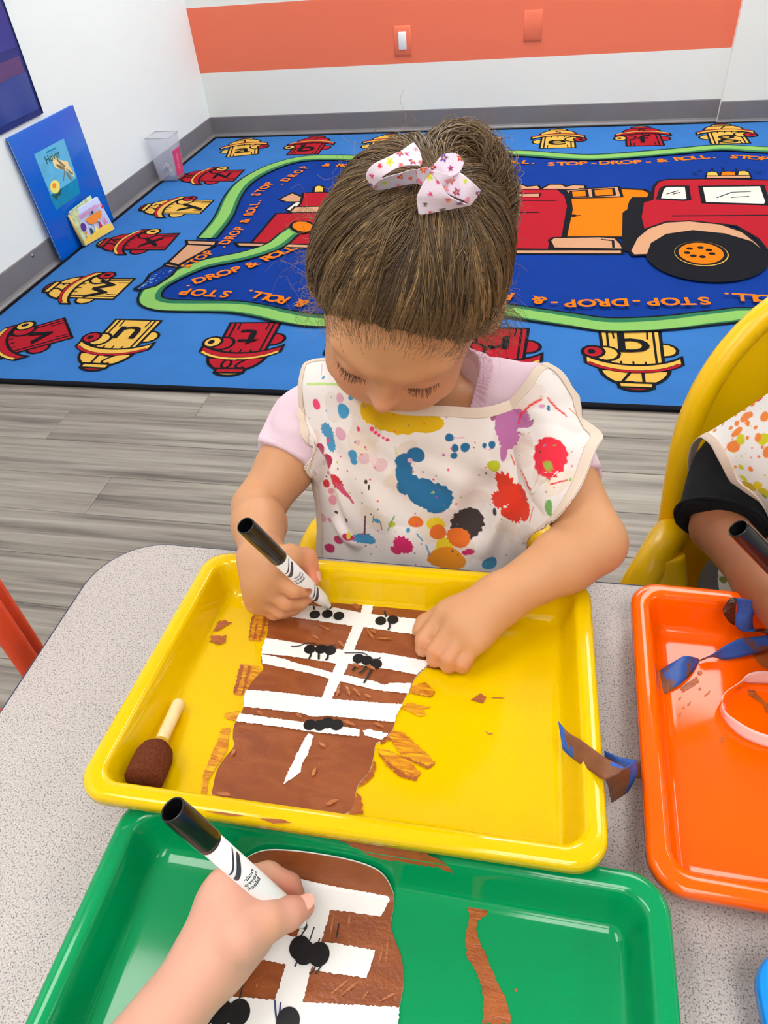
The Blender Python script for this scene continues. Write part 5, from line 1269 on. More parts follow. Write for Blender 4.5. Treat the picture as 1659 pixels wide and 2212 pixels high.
# ================================================================== CLOTHES, HAIR AND BOW OF THE GIRL
def cloth_mat(name, c, weave=1800, attr=None, rough=0.85, bump=0.15):
    return mat(name, c, rough, 0.2, bump=bump, bscale=weave, sheen=0.15, attr=attr)
M_pinkshirt = cloth_mat('pink_cotton', (224, 196, 208)); M_rib = cloth_mat('pink_rib', (214, 178, 194))
def sdf_grad(fn, P, e=0.001):
    g = np.stack([fn(P + np.array(v, F32) * e) - fn(P - np.array(v, F32) * e) for v in ((1, 0, 0), (0, 1, 0), (0, 0, 1))], 1)
    return g / (np.linalg.norm(g, axis=1, keepdims=True) + 1e-9)
def shirt_base(P):
    d = torso_sdf(P, 0.007)
    cR, cL = SHR + (ELR - SHR) * 0.46, SHL + (ELL - SHL) * 0.60
    aR, aL = (ELR - SHR) / np.linalg.norm(ELR - SHR), (ELL - SHL) / np.linalg.norm(ELL - SHL)
    sR = smax(cone(P, SHR, cR + aR * 0.02, 0.038, 0.0325), (P - cR) @ aR, 0.002)
    sL = smax(cone(P, SHL, cL + aL * 0.02, 0.034, 0.0290), (P - cL) @ aL, 0.002)
    d = smin(smin(d, sR, 0.012), sL, 0.012)
    d = smin(d, cone(P, NB + np.array((0.0, 0.010, -0.006), F32), SHL, 0.040, 0.033), 0.02)
    w = 0.0016 * np.sin(P[:, 0] * 160 + P[:, 2] * 210 + 2.2 * np.sin(P[:, 1] * 90)) * np.sin(P[:, 2] * 120 - P[:, 0] * 60)
    return d + w
def shirt_sdf(P): return smax(smax(shirt_base(P), -neck_cut(P), 0.004), 0.28 - P[:, 2], 0.004)
neck_cut = lambda P: cone(P, NB + np.array((0.004, -0.030, 0.012), F32), NB + np.array((0, 0.01, 0.10), F32), 0.043, 0.060)
me, Vt = sdf_mesh('t_shirt', shirt_sdf, (1.38, -3.40, 0.26), (1.82, -3.08, 0.70), 0.0026)
SHIRT = obj('t_shirt', me, M_pinkshirt, GIRL)
cR, aR = SHR + (ELR - SHR) * 0.46, Vector((ELR - SHR).tolist()).normalized()
def ring(c, ax, r1, r2, tube, n=40, tilt=None):
    ax = Vector(ax).normalized(); x = ax.orthogonal().normalized(); y = ax.cross(x)
    P = [Vector(c) + x * (r1 * math.cos(a)) + y * (r2 * math.sin(a)) for a in [2 * math.pi * i / n for i in range(n + 1)]]
    return MB().tube(P, tube, 10, cap=False)
ring(Vector(cR.tolist()) - aR * 0.006, aR, 0.0322, 0.0322, 0.0022).build('sleeve_hem', M_pinkshirt, SHIRT, smooth=True)
# ribbed collar round the neck: a thicker band along the cut of the neckline
neck_cut = lambda P: cone(P, NB + np.array((0.004, -0.030, 0.012), F32), NB + np.array((0, 0.01, 0.10), F32), 0.043, 0.060)
def collar_sdf(P):
    rib = 0.0004 * np.sin(np.arctan2(P[:, 1] - NB[1], P[:, 0] - NB[0]) * 150)
    return smax(smax(shirt_base(P) - 0.0022 + rib, neck_cut(P) - 0.0125, 0.0012), -neck_cut(P), 0.001)
me, _ = sdf_mesh('collar', collar_sdf, (1.50, -3.34, 0.53), (1.72, -3.12, 0.72), 0.0012)
obj('collar', me, M_rib, SHIRT)
# shorts so that the figure is dressed below the smock
me, _ = sdf_mesh('shorts', lambda P: smax(np.minimum(ellip(P, (1.585, -3.165, 0.305), (0.108, 0.092, 0.052)), smin(cone(P, (1.537, -3.165, 0.305), (1.523, -3.27, 0.312), 0.055, 0.050), cone(P, (1.633, -3.165, 0.305), (1.647, -3.27, 0.312), 0.055, 0.050), 0.005)), -(P[:, 1] + 3.268), 0.003), (1.44, -3.33, 0.22), (1.74, -3.05, 0.40), 0.004)
obj('shorts', me, cloth_mat('navy_cotton', (40, 48, 80)), GIRL)

# ------------------------------------------------------------------ smock: cloth surface through measured points
SMOCK_C = (238, 228, 224)
M_smock = cloth_mat('smock_cotton', SMOCK_C, 1500, 'tint', 0.8, 0.10)
M_bind = cloth_mat('smock_binding', (226, 206, 188), 1500, None, 0.85, 0.15)
def bicubic(G, nu, nv):
    """Catmull-Rom resampling of a control grid (rows, columns, 3)"""
    def res(A, n):
        m = A.shape[0]; t = np.linspace(0, m - 1, n); i = np.clip(t.astype(int), 0, m - 2); f = (t - i)[:, None, None]
        g = lambda k: A[np.clip(i + k, 0, m - 1)]
        return 0.5 * (2 * g(0) + (g(1) - g(-1)) * f + (2 * g(-1) - 5 * g(0) + 4 * g(1) - g(2)) * f ** 2 + (3 * g(0) - g(-1) - 3 * g(1) + g(2)) * f ** 3)
    A = res(G, nv); return res(A.transpose(1, 0, 2), nu).transpose(1, 0, 2)
def grid_faces(nv, nu):
    a = (np.arange(nv - 1)[:, None] * nu + np.arange(nu - 1)[None]).ravel()
    return np.stack([a, a + nu, a + nu + 1, a + 1], 1)
def grid_normals(S):
    du = np.gradient(S, axis=1); dv = np.gradient(S, axis=0); n = np.cross(dv, du); return n / (np.linalg.norm(n, axis=2, keepdims=True) + 1e-12)
CV = lambda v: np.array(tuple(v), float)
def project(P):
    d = P - CV(CAM); x, y, z = d @ CV(CR), d @ CV(CU), d @ CV(CF)
    return np.stack([IW / 2 + FPX * x / z, IH / 2 - FPX * y / z], -1)
def splat_paint(S, N, base, splats, lines, specks, seed=1):
    """print of coloured blots, laid out in metres on the cloth round the spots measured in the photograph"""
    rng = np.random.RandomState(seed); shp = S.shape[:2]; C = np.tile(np.array(lin(base)), (S.shape[0] * S.shape[1], 1)); Pf = S.reshape(-1, 3); Nf = N.reshape(-1, 3); PX = project(Pf)
    def frame(k):
        n = Nf[k]; e1 = CV(CR) - n * (CV(CR) @ n); e1 /= np.linalg.norm(e1); e2 = np.cross(n, e1); e2 = e2 if e2 @ CV(CU) < 0 else -e2; return e1, e2
    def put(px, py, rx, ry, col, spike=0.0, rot=0.0, a=1.0, tilt=True):
        k = int(np.argmin(((PX - (px, py)) ** 2).sum(1)))
        if ((PX[k] - (px, py)) ** 2).sum() > 400: return
        z = (Pf[k] - CV(CAM)) @ CV(CF); e1, e2 = frame(k); sc = z / FPX
        rx, ry = rx * sc, ry * sc * 1.1
        d = Pf - Pf[k]; near = (np.abs(d).max(1) < 2.2 * max(rx, ry)) & ((Nf @ Nf[k]) > 0.15); d = d[near]
        u, v = d @ e1, d @ e2; c_, s_ = math.cos(rot), math.sin(rot); u, v = (u * c_ + v * s_) / rx, (-u * s_ + v * c_) / ry
        r = np.sqrt(u * u + v * v); th = np.arctan2(v, u); ph = rng.rand(4) * 6.28
        edge = 1 + 0.05 * np.sin(2 * th + ph[0]) + 0.04 * np.sin(3 * th + ph[1])
        if spike: edge += spike * (np.abs(np.sin(7.5 * th + ph[2] + 0.6 * np.sin(3 * th))) ** 3 * 0.9 + 0.35 * np.sin(13 * th + ph[3]))
        m = np.clip((edge - r) * max(rx, ry) / 0.0005 + 0.5, 0, 1) * a
        C[near] = C[near] * (1 - m[:, None]) + np.array(lin(col)) * m[:, None]
    for s in splats: put(*s)
    for pts, w, col in lines:
        for (x0, y0), (x1, y1) in zip(pts[:-1], pts[1:]):
            n = max(2, int(math.hypot(x1 - x0, y1 - y0) / (w * 0.5)))
            for t in np.linspace(0, 1, n): put(x0 + (x1 - x0) * t, y0 + (y1 - y0) * t, w / 2, w / 2, col)
    for x, y, r, col in specks: put(x, y, r, r * 1.1, col)
    return C
def cloth(name, ctrl, ydep, nu, nv, body, parent, wr, clear=0.004):
    R_, K_ = len(ctrl), len(ctrl[0])
    G = np.array([[tuple(at_y(ctrl[r][k][0], ctrl[r][k][1], ydep[r][k])) for k in range(K_)] for r in range(R_)])
    S = bicubic(G, nu, nv); N = grid_normals(S)
    if (N.reshape(-1, 3) @ CV(CF)).mean() > 0: N = -N
    U_, Vv = np.meshgrid(np.linspace(0, 1, nu), np.linspace(0, 1, nv)); S = S + N * wr(U_, Vv)[..., None]
    P = S.reshape(-1, 3).astype(F32)
    for _ in range(5):
        d = body(P); m = d < clear
        if not m.any(): break
        g = sdf_grad(body, P[m]); P[m] = P[m] + g * (clear - d[m])[:, None]
    S = P.reshape(nv, nu, 3).astype(float)
    for _ in range(3):
        S[1:-1, 1:-1] = 0.5 * S[1:-1, 1:-1] + 0.125 * (S[:-2, 1:-1] + S[2:, 1:-1] + S[1:-1, :-2] + S[1:-1, 2:])
    N = grid_normals(S)
    if (N.reshape(-1, 3) @ CV(CF)).mean() > 0: N = -N
    return S, N
def strip(name, S, N, rows, cols, m, parent, lift=0.0007, edge=None, width=0.0085):
    """sewn band on the cloth; with edge, of one width in metres along that edge"""
    T = S + N * lift
    if edge:
        T = T[rows, cols]
        if edge in 'lr': T = T.transpose(1, 0, 2)
        if edge in 'r': T = T[::-1]
        L_ = np.concatenate([np.zeros((1, T.shape[1])), np.cumsum(np.linalg.norm(np.diff(T, axis=0), axis=2), axis=0)]); out = np.zeros((12, T.shape[1], 3))
        for c in range(T.shape[1]):
            for a in range(3): out[:, c, a] = np.interp(np.linspace(0, width, 12), L_[:, c], T[:, c, a])
        T = out
    else: T = T[rows, cols]
    nv, nu = T.shape[:2]
    o = obj(name, np_mesh(name, T.reshape(-1, 3), grid_faces(nv, nu), True), m, parent)
    sd = o.modifiers.new('thickness', 'SOLIDIFY'); sd.thickness = 0.0009; sd.offset = 0
    return o
rows_px = [
    [(657, 790), (700, 778), (738, 774), (775, 835), (850, 872), (950, 878), (1040, 880), (1106, 864), (1172, 824)],
    [(650, 838), (697, 830), (745, 835), (790, 880), (860, 915), (950, 920), (1045, 920), (1130, 902), (1236, 886)],
    [(648, 890), (695, 890), (748, 895), (800, 925), (870, 950), (955, 955), (1055, 955), (1150, 942), (1299, 936)],
    [(655, 940), (702, 942), (755, 948), (810, 970), (880, 990), (965, 995), (1065, 995), (1155, 988), (1291, 972)],
    [(665, 990), (710, 995), (765, 1000), (818, 1015), (888, 1030), (970, 1036), (1068, 1040), (1150, 1040), (1262, 1046)],
    [(675, 1045), (718, 1050), (772, 1055), (824, 1065), (893, 1078), (973, 1082), (1065, 1088), (1140, 1085), (1230, 1100)],
    [(683, 1100), (724, 1103), (778, 1108), (828, 1115), (897, 1125), (975, 1130), (1060, 1135), (1120, 1130), (1186, 1134)],
    [(690, 1145), (730, 1150), (782, 1155), (832, 1160), (900, 1168), (977, 1172), (1055, 1175), (1100, 1172), (1140, 1166)],
    [(690, 1195), (732, 1200), (785, 1205), (835, 1210), (902, 1215), (978, 1222), (1052, 1228), (1095, 1230), (1131, 1235)],
    [(690, 1270), (732, 1275), (785, 1280), (835, 1285), (902, 1290), (978, 1298), (1052, 1304), (1095, 1306), (1131, 1312)]]
yc = [-3.283, -3.290, -3.296, -3.300, -3.304, -3.308, -3.312, -3.315, -3.318, -3.322]
prof_u = [0.036, 0.018, 0.006, 0.001, 0.0, 0.0, 0.004, 0.010, 0.024]
yr_ = [-3.232, -3.256, -3.288, -3.314, -3.342, -3.356, -3.352, -3.334, -3.322, -3.314]
dep = []
for r in range(10):
    row_ = [yc[r] + p * (1 - 0.03 * r) for p in prof_u]
    row_[8] = yr_[r]; row_[7] = 0.45 * row_[7] + 0.55 * (0.5 * (row_[6] + yr_[r])); dep.append(row_)
dep[0][0], dep[0][1], dep[0][2] = -3.232, -3.240, -3.262
def smock_wr(u, v):
    w = 0.0022 * np.sin(9 * u + 4 * v + 1.5 * np.sin(5 * v)) * np.sin(6 * v + 2) + 0.0009 * np.sin(31 * u - 12 * v + 2 * np.sin(7 * v)) * np.sin(8 * v + 1 + 5 * u)
    def crease(u0, v0, u1, v1, wd, a):
        du, dv = u1 - u0, v1 - v0; t = np.clip(((u - u0) * du + (v - v0) * dv) / (du * du + dv * dv), 0, 1); dd = np.hypot(u - u0 - du * t, v - v0 - dv * t); return a * np.exp(-(dd / wd) ** 2) * np.sin(math.pi * np.clip(t, 0.02, 0.98))
    w += crease(0.04, 0.30, 0.20, 0.78, 0.035, -0.005) + crease(0.14, 0.42, 0.22, 0.80, 0.03, 0.005) + crease(0.10, 0.70, 0.24, 0.86, 0.03, 0.004)
    w += crease(0.74, 0.36, 0.66, 0.80, 0.045, -0.006) + crease(0.82, 0.45, 0.74, 0.86, 0.05, 0.006) + crease(0.78, 0.10, 0.72, 0.50, 0.04, 0.003) + crease(0.60, 0.60, 0.62, 0.95, 0.05, -0.003) + crease(0.45, 0.70, 0.43, 0.98, 0.05, 0.003)
    return 1.5 * w
body_cloth = lambda P: np.minimum(shirt_sdf(P), arms_sdf(P))
SNU, SNV = 470, 400
Sg, Ng = cloth('smock', rows_px, dep, SNU, SNV, body_cloth, GIRL, smock_wr, clear=0.0025)
zk = lambda x, y: (480 + x * 0.5425, 700 + y * 0.5425)
BL, BD, HP, PK, RD, YL, OR, PU, GRN, LIM, MG, BKK, AM = (70, 150, 196), (40, 108, 154), (240, 66, 118), (224, 168, 186), (232, 44, 66), (226, 180, 20), (236, 116, 40), (188, 112, 164), (112, 172, 92), (192, 194, 44), (206, 40, 102), (66, 54, 54), (232, 144, 30)
sp_raw = [(483, 345, 27, 27, BL, 0.03), (470, 295, 17, 19, PK), (521, 262, 9, 9, BL), (512, 294, 10, 10, BL), (377, 320, 23, 21, HP), (403, 213, 8, 8, BL), (460, 160, 9, 11, PU), (455, 180, 6, 12, PU),
    (600, 340, 52, 50, YL, 0.06), (650, 370, 62, 44, YL, 0.1), (730, 385, 100, 46, YL, 0.08), (820, 396, 62, 32, YL, 0.06), (690, 320, 90, 40, YL),
    (420, 425, 38, 30, BL, 0.16), (435, 470, 26, 34, BL, 0.14), (472, 437, 25, 25, PK), (595, 418, 9, 9, HP), (610, 432, 8, 7, HP), (625, 443, 7, 6, HP), (640, 452, 6, 5, HP), (658, 461, 9, 6, HP), (543, 417, 7, 11, HP),
    (393, 500, 26, 40, (178, 44, 84), 0.05, 0.3), (420, 545, 30, 28, (178, 44, 84), 0.05, 0.6), (425, 463, 11, 8, HP), (455, 630, 20, 32, (206, 52, 62), 0.2, -0.6), (415, 635, 14, 16, (206, 52, 62), 0.15), (480, 665, 10, 40, (210, 80, 110), 0.1, -0.7), (440, 700, 19, 19, (222, 146, 166)), (425, 592, 11, 8, (214, 160, 176)), (432, 665, 14, 12, (222, 146, 166)),
    (520, 520, 21, 20, BL), (524, 545, 17, 16, BL), (565, 535, 24, 22, (226, 188, 196), 0.1), (628, 560, 30, 25, (230, 192, 196), 0.1), (541, 470, 9, 12, (228, 182, 194)), (600, 530, 16, 30, (236, 214, 208), 0.05),
    (772, 520, 35, 32, BD), (722, 545, 34, 30, BD, 0.04), (724, 590, 34, 44, BD, 0.06), (745, 640, 48, 42, BD, 0.06), (800, 672, 62, 54, BD, 0.03), (850, 690, 64, 62, BD, 0.08), (747, 542, 10, 9, PK),
    (905, 452, 17, 16, BD), (928, 494, 15, 16, BD), (924, 524, 14, 14, BD), (967, 491, 19, 18, BD), (1046, 483, 9, 10, BD), (1075, 480, 13, 15, BD), (883, 520, 6, 6, PU), (900, 580, 5, 5, HP), (1080, 565, 25, 23, LIM, 0.04),
    (1125, 395, 42, 60, PU, 0.14), (1160, 380, 50, 40, PU, 0.12), (1140, 450, 42, 40, PU, 0.16), (1120, 500, 14, 44, PU, 0.1), (1215, 400, 26, 14, PU, 0.1), (1078, 370, 12, 14, (160, 90, 120)), (1270, 330, 12, 8, (224, 150, 190)), (1297, 335, 6, 11, BD), (1085, 350, 12, 6, LIM),
    (1300, 525, 62, 80, RD, 0.09), (1293, 567, 18, 19, (146, 180, 70)), (1415, 607, 8, 9, (150, 200, 92)), (1387, 620, 8, 8, (150, 200, 92)), (1300, 730, 22, 28, GRN, 0.1), (1312, 768, 8, 22, GRN, 0.1),
    (1130, 650, 40, 58, (226, 58, 34), 0.16), (1180, 700, 50, 58, (226, 58, 34), 0.16), (1105, 700, 46, 28, (226, 58, 34), 0.2), (1160, 755, 34, 34, (226, 58, 34), 0.16), (1205, 745, 30, 38, (226, 58, 34), 0.1), (1130, 750, 18, 20, (226, 58, 34), 0.1),
    (972, 790, 62, 60, BKK, 0.09), (1085, 748, 15, 14, BKK), (770, 786, 32, 23, OR), (852, 795, 36, 28, (240, 208, 40), 0.14), (885, 880, 32, 36, (240, 208, 40), 0.16), (858, 828, 34, 32, OR), (940, 850, 48, 38, OR, 0.06), (895, 930, 72, 48, AM, 0.05), (940, 940, 34, 30, AM), (985, 905, 20, 12, MG, 0.2, -0.4), (968, 912, 12, 10, MG, 0.2), (1065, 952, 32, 30, BL),
    (568, 852, 44, 24, BL, 0.13), (617, 782, 15, 11, BL), (675, 796, 15, 13, LIM), (740, 820, 8, 10, BL), (720, 880, 36, 36, MG, 0.14, -0.5), (690, 902, 22, 16, MG, 0.16), (430, 892, 30, 18, MG, 0.05, -0.5), (465, 858, 34, 16, MG, 0.05, -0.6), (500, 850, 24, 14, MG, 0.08), (504, 842, 9, 16, (226, 210, 60)), (493, 780, 11, 16, BKK), (572, 628, 7, 9, BKK), (585, 650, 4, 12, BKK), (455, 748, 9, 6, BKK), (400, 770, 24, 18, (228, 176, 180)), (430, 780, 14, 10, (224, 150, 164))]
splats = []
for s in sp_raw:
    x, y = zk(s[0], s[1]); splats.append((x, y, s[2] * 0.5425, s[3] * 0.5425, s[4], s[5] if len(s) > 5 else 0.0, s[6] if len(s) > 6 else 0.0))
K = lambda *p: [zk(a, b) for a, b in p]
lines = [(K((340, 240), (400, 238), (470, 242), (520, 262), (555, 296)), 5.5, (186, 220, 124)), (K((1180, 395), (1190, 360), (1225, 325), (1270, 300)), 4.5, (236, 60, 60)), (K((1295, 295), (1330, 335), (1370, 367)), 5, (236, 60, 70)), (K((1310, 638), (1375, 622)), 3, RD), (K((570, 765), (567, 835)), 4, (96, 50, 60)), (K((920, 453), (965, 452)), 2, (226, 150, 190)),
         (K((660, 820), (685, 765)), 3, GRN), (K((775, 835), (798, 862)), 3, BL), (K((812, 880), (828, 922)), 3, BL), (K((632, 790), (636, 818)), 2.5, BKK), (K((604, 762), (600, 790)), 2, BKK), (K((398, 160), (396, 205)), 1.6, PU), (K((460, 190), (450, 222)), 1.6, PU), (K((688, 490), (695, 520)), 3, (200, 220, 140)), (K((470, 640), (520, 710)), 5, (206, 90, 120)), (K((1380, 335), (1480, 435)), 2, OR), (K((1240, 730), (1225, 790)), 2.5, (226, 58, 34)), (K((1190, 580), (1210, 620), (1225, 660)), 3, (226, 58, 34)), (K((1150, 520), (1165, 560)), 2.5, (226, 58, 34))]
rs = random.Random(11); specks = []
for _ in range(150):
    specks.append((rs.uniform(660, 1270), rs.uniform(800, 1220), rs.uniform(0.9, 2.4), rs.choice([BL, HP, BKK, OR, PU, GRN, LIM, RD, (150, 120, 110)])))
wash = [(rs.uniform(680, 1240), rs.uniform(850, 1200), rs.uniform(14, 44), rs.uniform(10, 32), rs.choice([(226, 204, 184), (230, 206, 194), (222, 208, 202), (232, 214, 186)]), 0.1, rs.uniform(0, 3), 0.5) for _ in range(34)]
Cs = splat_paint(Sg, Ng, SMOCK_C, wash + splats, lines, specks)
me = np_mesh('smock', Sg.reshape(-1, 3), grid_faces(SNV, SNU), True); set_cols(me, Cs)
SMOCK = obj('smock', me, M_smock, GIRL); sd = SMOCK.modifiers.new('thickness', 'SOLIDIFY'); sd.thickness = 0.0007; sd.offset = 0
strip('neck_binding', Sg, Ng, slice(0, 90), slice(118, SNU), M_bind, SMOCK, edge='t'); strip('side_binding', Sg, Ng, slice(0, SNV), slice(0, 60), M_bind, SMOCK, edge='l', lift=0.0011, width=0.008); strip('sleeve_binding', Sg, Ng, slice(2, 316), slice(SNU - 120, SNU), M_bind, SMOCK, edge='r', lift=0.0011, width=0.0095); strip('shoulder_seam', Sg, Ng, slice(0, 40), slice(0, 118), M_bind, SMOCK, edge='t', width=0.004)

# ------------------------------------------------------------------ hair
HE_C = np.array((0, -0.013, 0.012)); HE_R = np.array((0.0775, 0.0935, 0.0850))
hairline = lambda x, f: 0.057 + 0.0022 * np.sin(x * 330) + 0.0014 * np.sin(x * 790 + 1) - 1.25 * (0.072 - f) - 0.010 * np.clip((np.abs(x) - 0.03) / 0.03, 0, 1)
HRd = HR.astype(float)
toL = lambda P: (P - CV(HC)) @ HRd.T / HS
toW = lambda L: CV(HC) + L @ HRd * HS
def ray_hair(px, py, grow=1.0):
    o, d = ray(px, py); o = (toL(CV(o)[None])[0] - HE_C) / (HE_R * grow); d = (CV(d) @ HRd.T) / HS / (HE_R * grow)
    a, b, c = d @ d, o @ d, o @ o - 1; t = (-b - math.sqrt(max(0, b * b - a * c))) / a; p = o + d * t; return p / np.linalg.norm(p)
Tdir = ray_hair(940, 400)
Tl = HE_C + Tdir * HE_R * 1.03
bun_px = [(935, 372), (960, 340), (1000, 338), (1036, 375), (1056, 430), (1066, 490), (1060, 560)]
bunc = [at_d(x, y, (CAM - HC).length + o) for (x, y), o in zip(bun_px, (-0.030, -0.004, 0.012, 0.016, 0.016, 0.014, 0.012))]
def cap_sdf(P):
    Lq = toL(P.astype(float)); ab = Lq[:, 2] - hairline(Lq[:, 0], Lq[:, 1]); tp = np.clip(ab / 0.035, 0, 1)
    q = (Lq - HE_C); k0 = np.sqrt(((q / HE_R) ** 2).sum(1)); k1 = np.sqrt(((q / HE_R ** 2) ** 2).sum(1)) + 1e-9
    d = k0 * (k0 - 1) / k1 + 0.0045 * (1 - tp) + 0.0012
    d = smax(d, -ab, 0.003)
    b = chain(P, [CV(p) for p in bunc], [0.010, 0.0125, 0.0125, 0.011, 0.0095, 0.008, 0.005], 0.006)
    return smin(d, b, 0.008).astype(F32)
M_hairbase = mat('hair_base', (92, 70, 48), 0.55, 0.3, bump=0.4, bscale=300, var=0.15, vscale=120)
me, _ = sdf_mesh('hair', cap_sdf, (CV(HC) - 0.13), (CV(HC) + 0.13), 0.0022)
HAIR = obj('hair', me, M_hairbase, GIRL)
def hair_material(name, dark, light, rough=0.38):
    m = bpy.data.materials.new(name); m.use_nodes = True; nt = m.node_tree; N = nt.nodes; L = nt.links; b = N['Principled BSDF']
    hi = N.new('ShaderNodeHairInfo'); r = N.new('ShaderNodeValToRGB'); e = r.color_ramp.elements
    e[0].color = lin(dark) + (1,); e[1].color = lin(light) + (1,); x = e.new(0.6); x.color = lin(tuple((a * 0.55 + c * 0.45) for a, c in zip(dark, light))) + (1,)
    L.new(hi.outputs['Random'], r.inputs[0]); L.new(r.outputs[0], b.inputs['Base Color']); b.inputs['Roughness'].default_value = rough; b.inputs['Specular IOR Level'].default_value = 0.45
    return m
M_hair = hair_material('hair_strands', (76, 57, 37), (144, 112, 72))
def hair_curves(name, P, rad, m, parent):
    """P: (strands, points, 3)"""
    cv = bpy.data.hair_curves.new(name); n, k = P.shape[:2]; cv.add_curves([k] * n)
    cv.points.foreach_set('position', np.ascontiguousarray(P, dtype=np.float32).ravel())
    ra = cv.attributes.get('radius') or cv.attributes.new('radius', 'FLOAT', 'POINT'); ra.data.foreach_set('value', np.ascontiguousarray(np.broadcast_to(rad, (n, k)), dtype=np.float32).ravel())
    o = bpy.data.objects.new(name, cv); COL.objects.link(o); cv.materials.append(m); o.parent = parent; o.matrix_parent_inverse = Matrix.Translation(-GIRL.location) if parent.type == 'EMPTY' else parent.matrix_world.inverted()
    return o
rng = np.random.RandomState(5)
def slerp(a, b, t):
    w = np.arccos(np.clip((a * b).sum(-1, keepdims=True), -1, 1)); s = np.sin(w) + 1e-9
    return (np.sin((1 - t) * w) * a + np.sin(t * w) * b) / s
def scalp_dirs(n):
    out = np.zeros((0, 3))
    while len(out) < n:
        d = rng.normal(size=(n * 2, 3)); d /= np.linalg.norm(d, axis=1, keepdims=True); Lq = HE_C + d * HE_R
        ok = Lq[:, 2] > hairline(Lq[:, 0], Lq[:, 1]) + 0.001
        w = rng.rand(len(d)) < np.clip(1.2 - (Lq[:, 2] - hairline(Lq[:, 0], Lq[:, 1])) * 9, 0.25, 1)
        out = np.concatenate([out, d[ok & w]])
    return out[:n]
NSTR, NP_ = 15000, 18
D0 = scalp_dirs(NSTR); NC = 420; CD = scalp_dirs(NC)
near = np.argmax(D0 @ CD.T, axis=1)
t = np.linspace(0, 1, NP_)[None, :, None] ** 0.9
Tj = Tdir + rng.normal(size=(NSTR, 3)) * 0.035; Tj /= np.linalg.norm(Tj, axis=1, keepdims=True)
own = slerp(D0[:, None, :], Tj[:, None, :], t); CT = Tdir + rng.normal(size=(NC, 3)) * 0.05; CT /= np.linalg.norm(CT, axis=1, keepdims=True)
ph = rng.rand(NC, 3) * 6.28; amp = rng.uniform(0.3, 1.0, NC)
cl = slerp(CD[:, None, :], CT[:, None, :], t)
side = np.cross(CD, CT); side /= np.linalg.norm(side, axis=1, keepdims=True) + 1e-9
wav = (np.sin(t * 5.0 + ph[:, None, :1]) * 0.035 + np.sin(t * 9 + ph[:, None, 1:2]) * 0.018) * amp[:, None, None] * np.sin(t * math.pi)
cl = cl + side[:, None, :] * wav
mixk = (0.58 * np.sin(t * math.pi) ** 0.7)
dirs = own * (1 - mixk) + cl[near] * mixk; dirs /= np.linalg.norm(dirs, axis=2, keepdims=True)
lift = 1.0 + 0.010 + (0.020 + 0.045 * rng.rand(NC)[near][:, None, None]) * np.sin(t * math.pi) * rng.uniform(0.4, 1.0, (NSTR, 1, 1)) - 0.055 * (1 - np.clip(t / 0.16, 0, 1)) * np.clip(1 - (HE_C[2] + D0[:, None, 2:] * HE_R[2] - hairline(D0[:, None, :1] * HE_R[0], HE_C[1] + D0[:, None, 1:2] * HE_R[1])) / 0.02, 0, 1)
Lp = HE_C + dirs * HE_R * lift + rng.normal(size=(NSTR, NP_, 3)) * 0.00035
HP_ = toW(Lp); shade = (rng.rand(NC) + 0.25 * np.sin(CD[:, 0] * 9))[near] + rng.rand(NSTR) * 0.5
M_hd, M_hl = hair_material('hair_strands_dark', (58, 42, 28), (104, 80, 54)), hair_material('hair_strands_golden', (118, 92, 60), (186, 152, 104))
for lo_, hi_, m_ in ((-9, 0.62, M_hd), (0.62, 1.08, M_hair), (1.08, 9, M_hl)):
    k_ = (shade >= lo_) & (shade < hi_)
    hair_curves('hair_strands', HP_[k_], np.linspace(1, 0.75, NP_)[None] * rng.uniform(0.00020, 0.00036, (k_.sum(), 1)), m_, HAIR)['kind'] = 'stuff'
# loose locks lying across the combed hair
NL = 1000; kL = rng.randint(0, NC, NL // 10).repeat(10); d0 = CD[kL] + rng.normal(size=(NL, 3)) * 0.03; d0 /= np.linalg.norm(d0, axis=1, keepdims=True); t2 = t
pl = slerp(d0[:, None, :], Tj[:NL, None, :], t2); sd2 = np.cross(d0, Tj[:NL]); sd2 /= np.linalg.norm(sd2, axis=1, keepdims=True) + 1e-9
am = rng.uniform(-0.16, 0.16, NC)[kL][:, None, None]; pl = pl + sd2[:, None, :] * am * np.sin(t2 * math.pi) + sd2[:, None, :] * 0.03 * np.sin(t2 * 8 + ph[kL][:, None, :1]); pl /= np.linalg.norm(pl, axis=2, keepdims=True)
lf = 1.0 + 0.012 + (0.05 + 0.05 * rng.rand(NC)[kL][:, None, None]) * np.sin(t2 * math.pi)
hair_curves('loose_locks', toW(HE_C + pl * HE_R * lf + rng.normal(size=(NL, NP_, 3)) * 0.0003), np.linspace(1, 0.7, NP_)[None] * rng.uniform(0.00018, 0.0003, (NL, 1)), M_hair, HAIR)['kind'] = 'stuff'
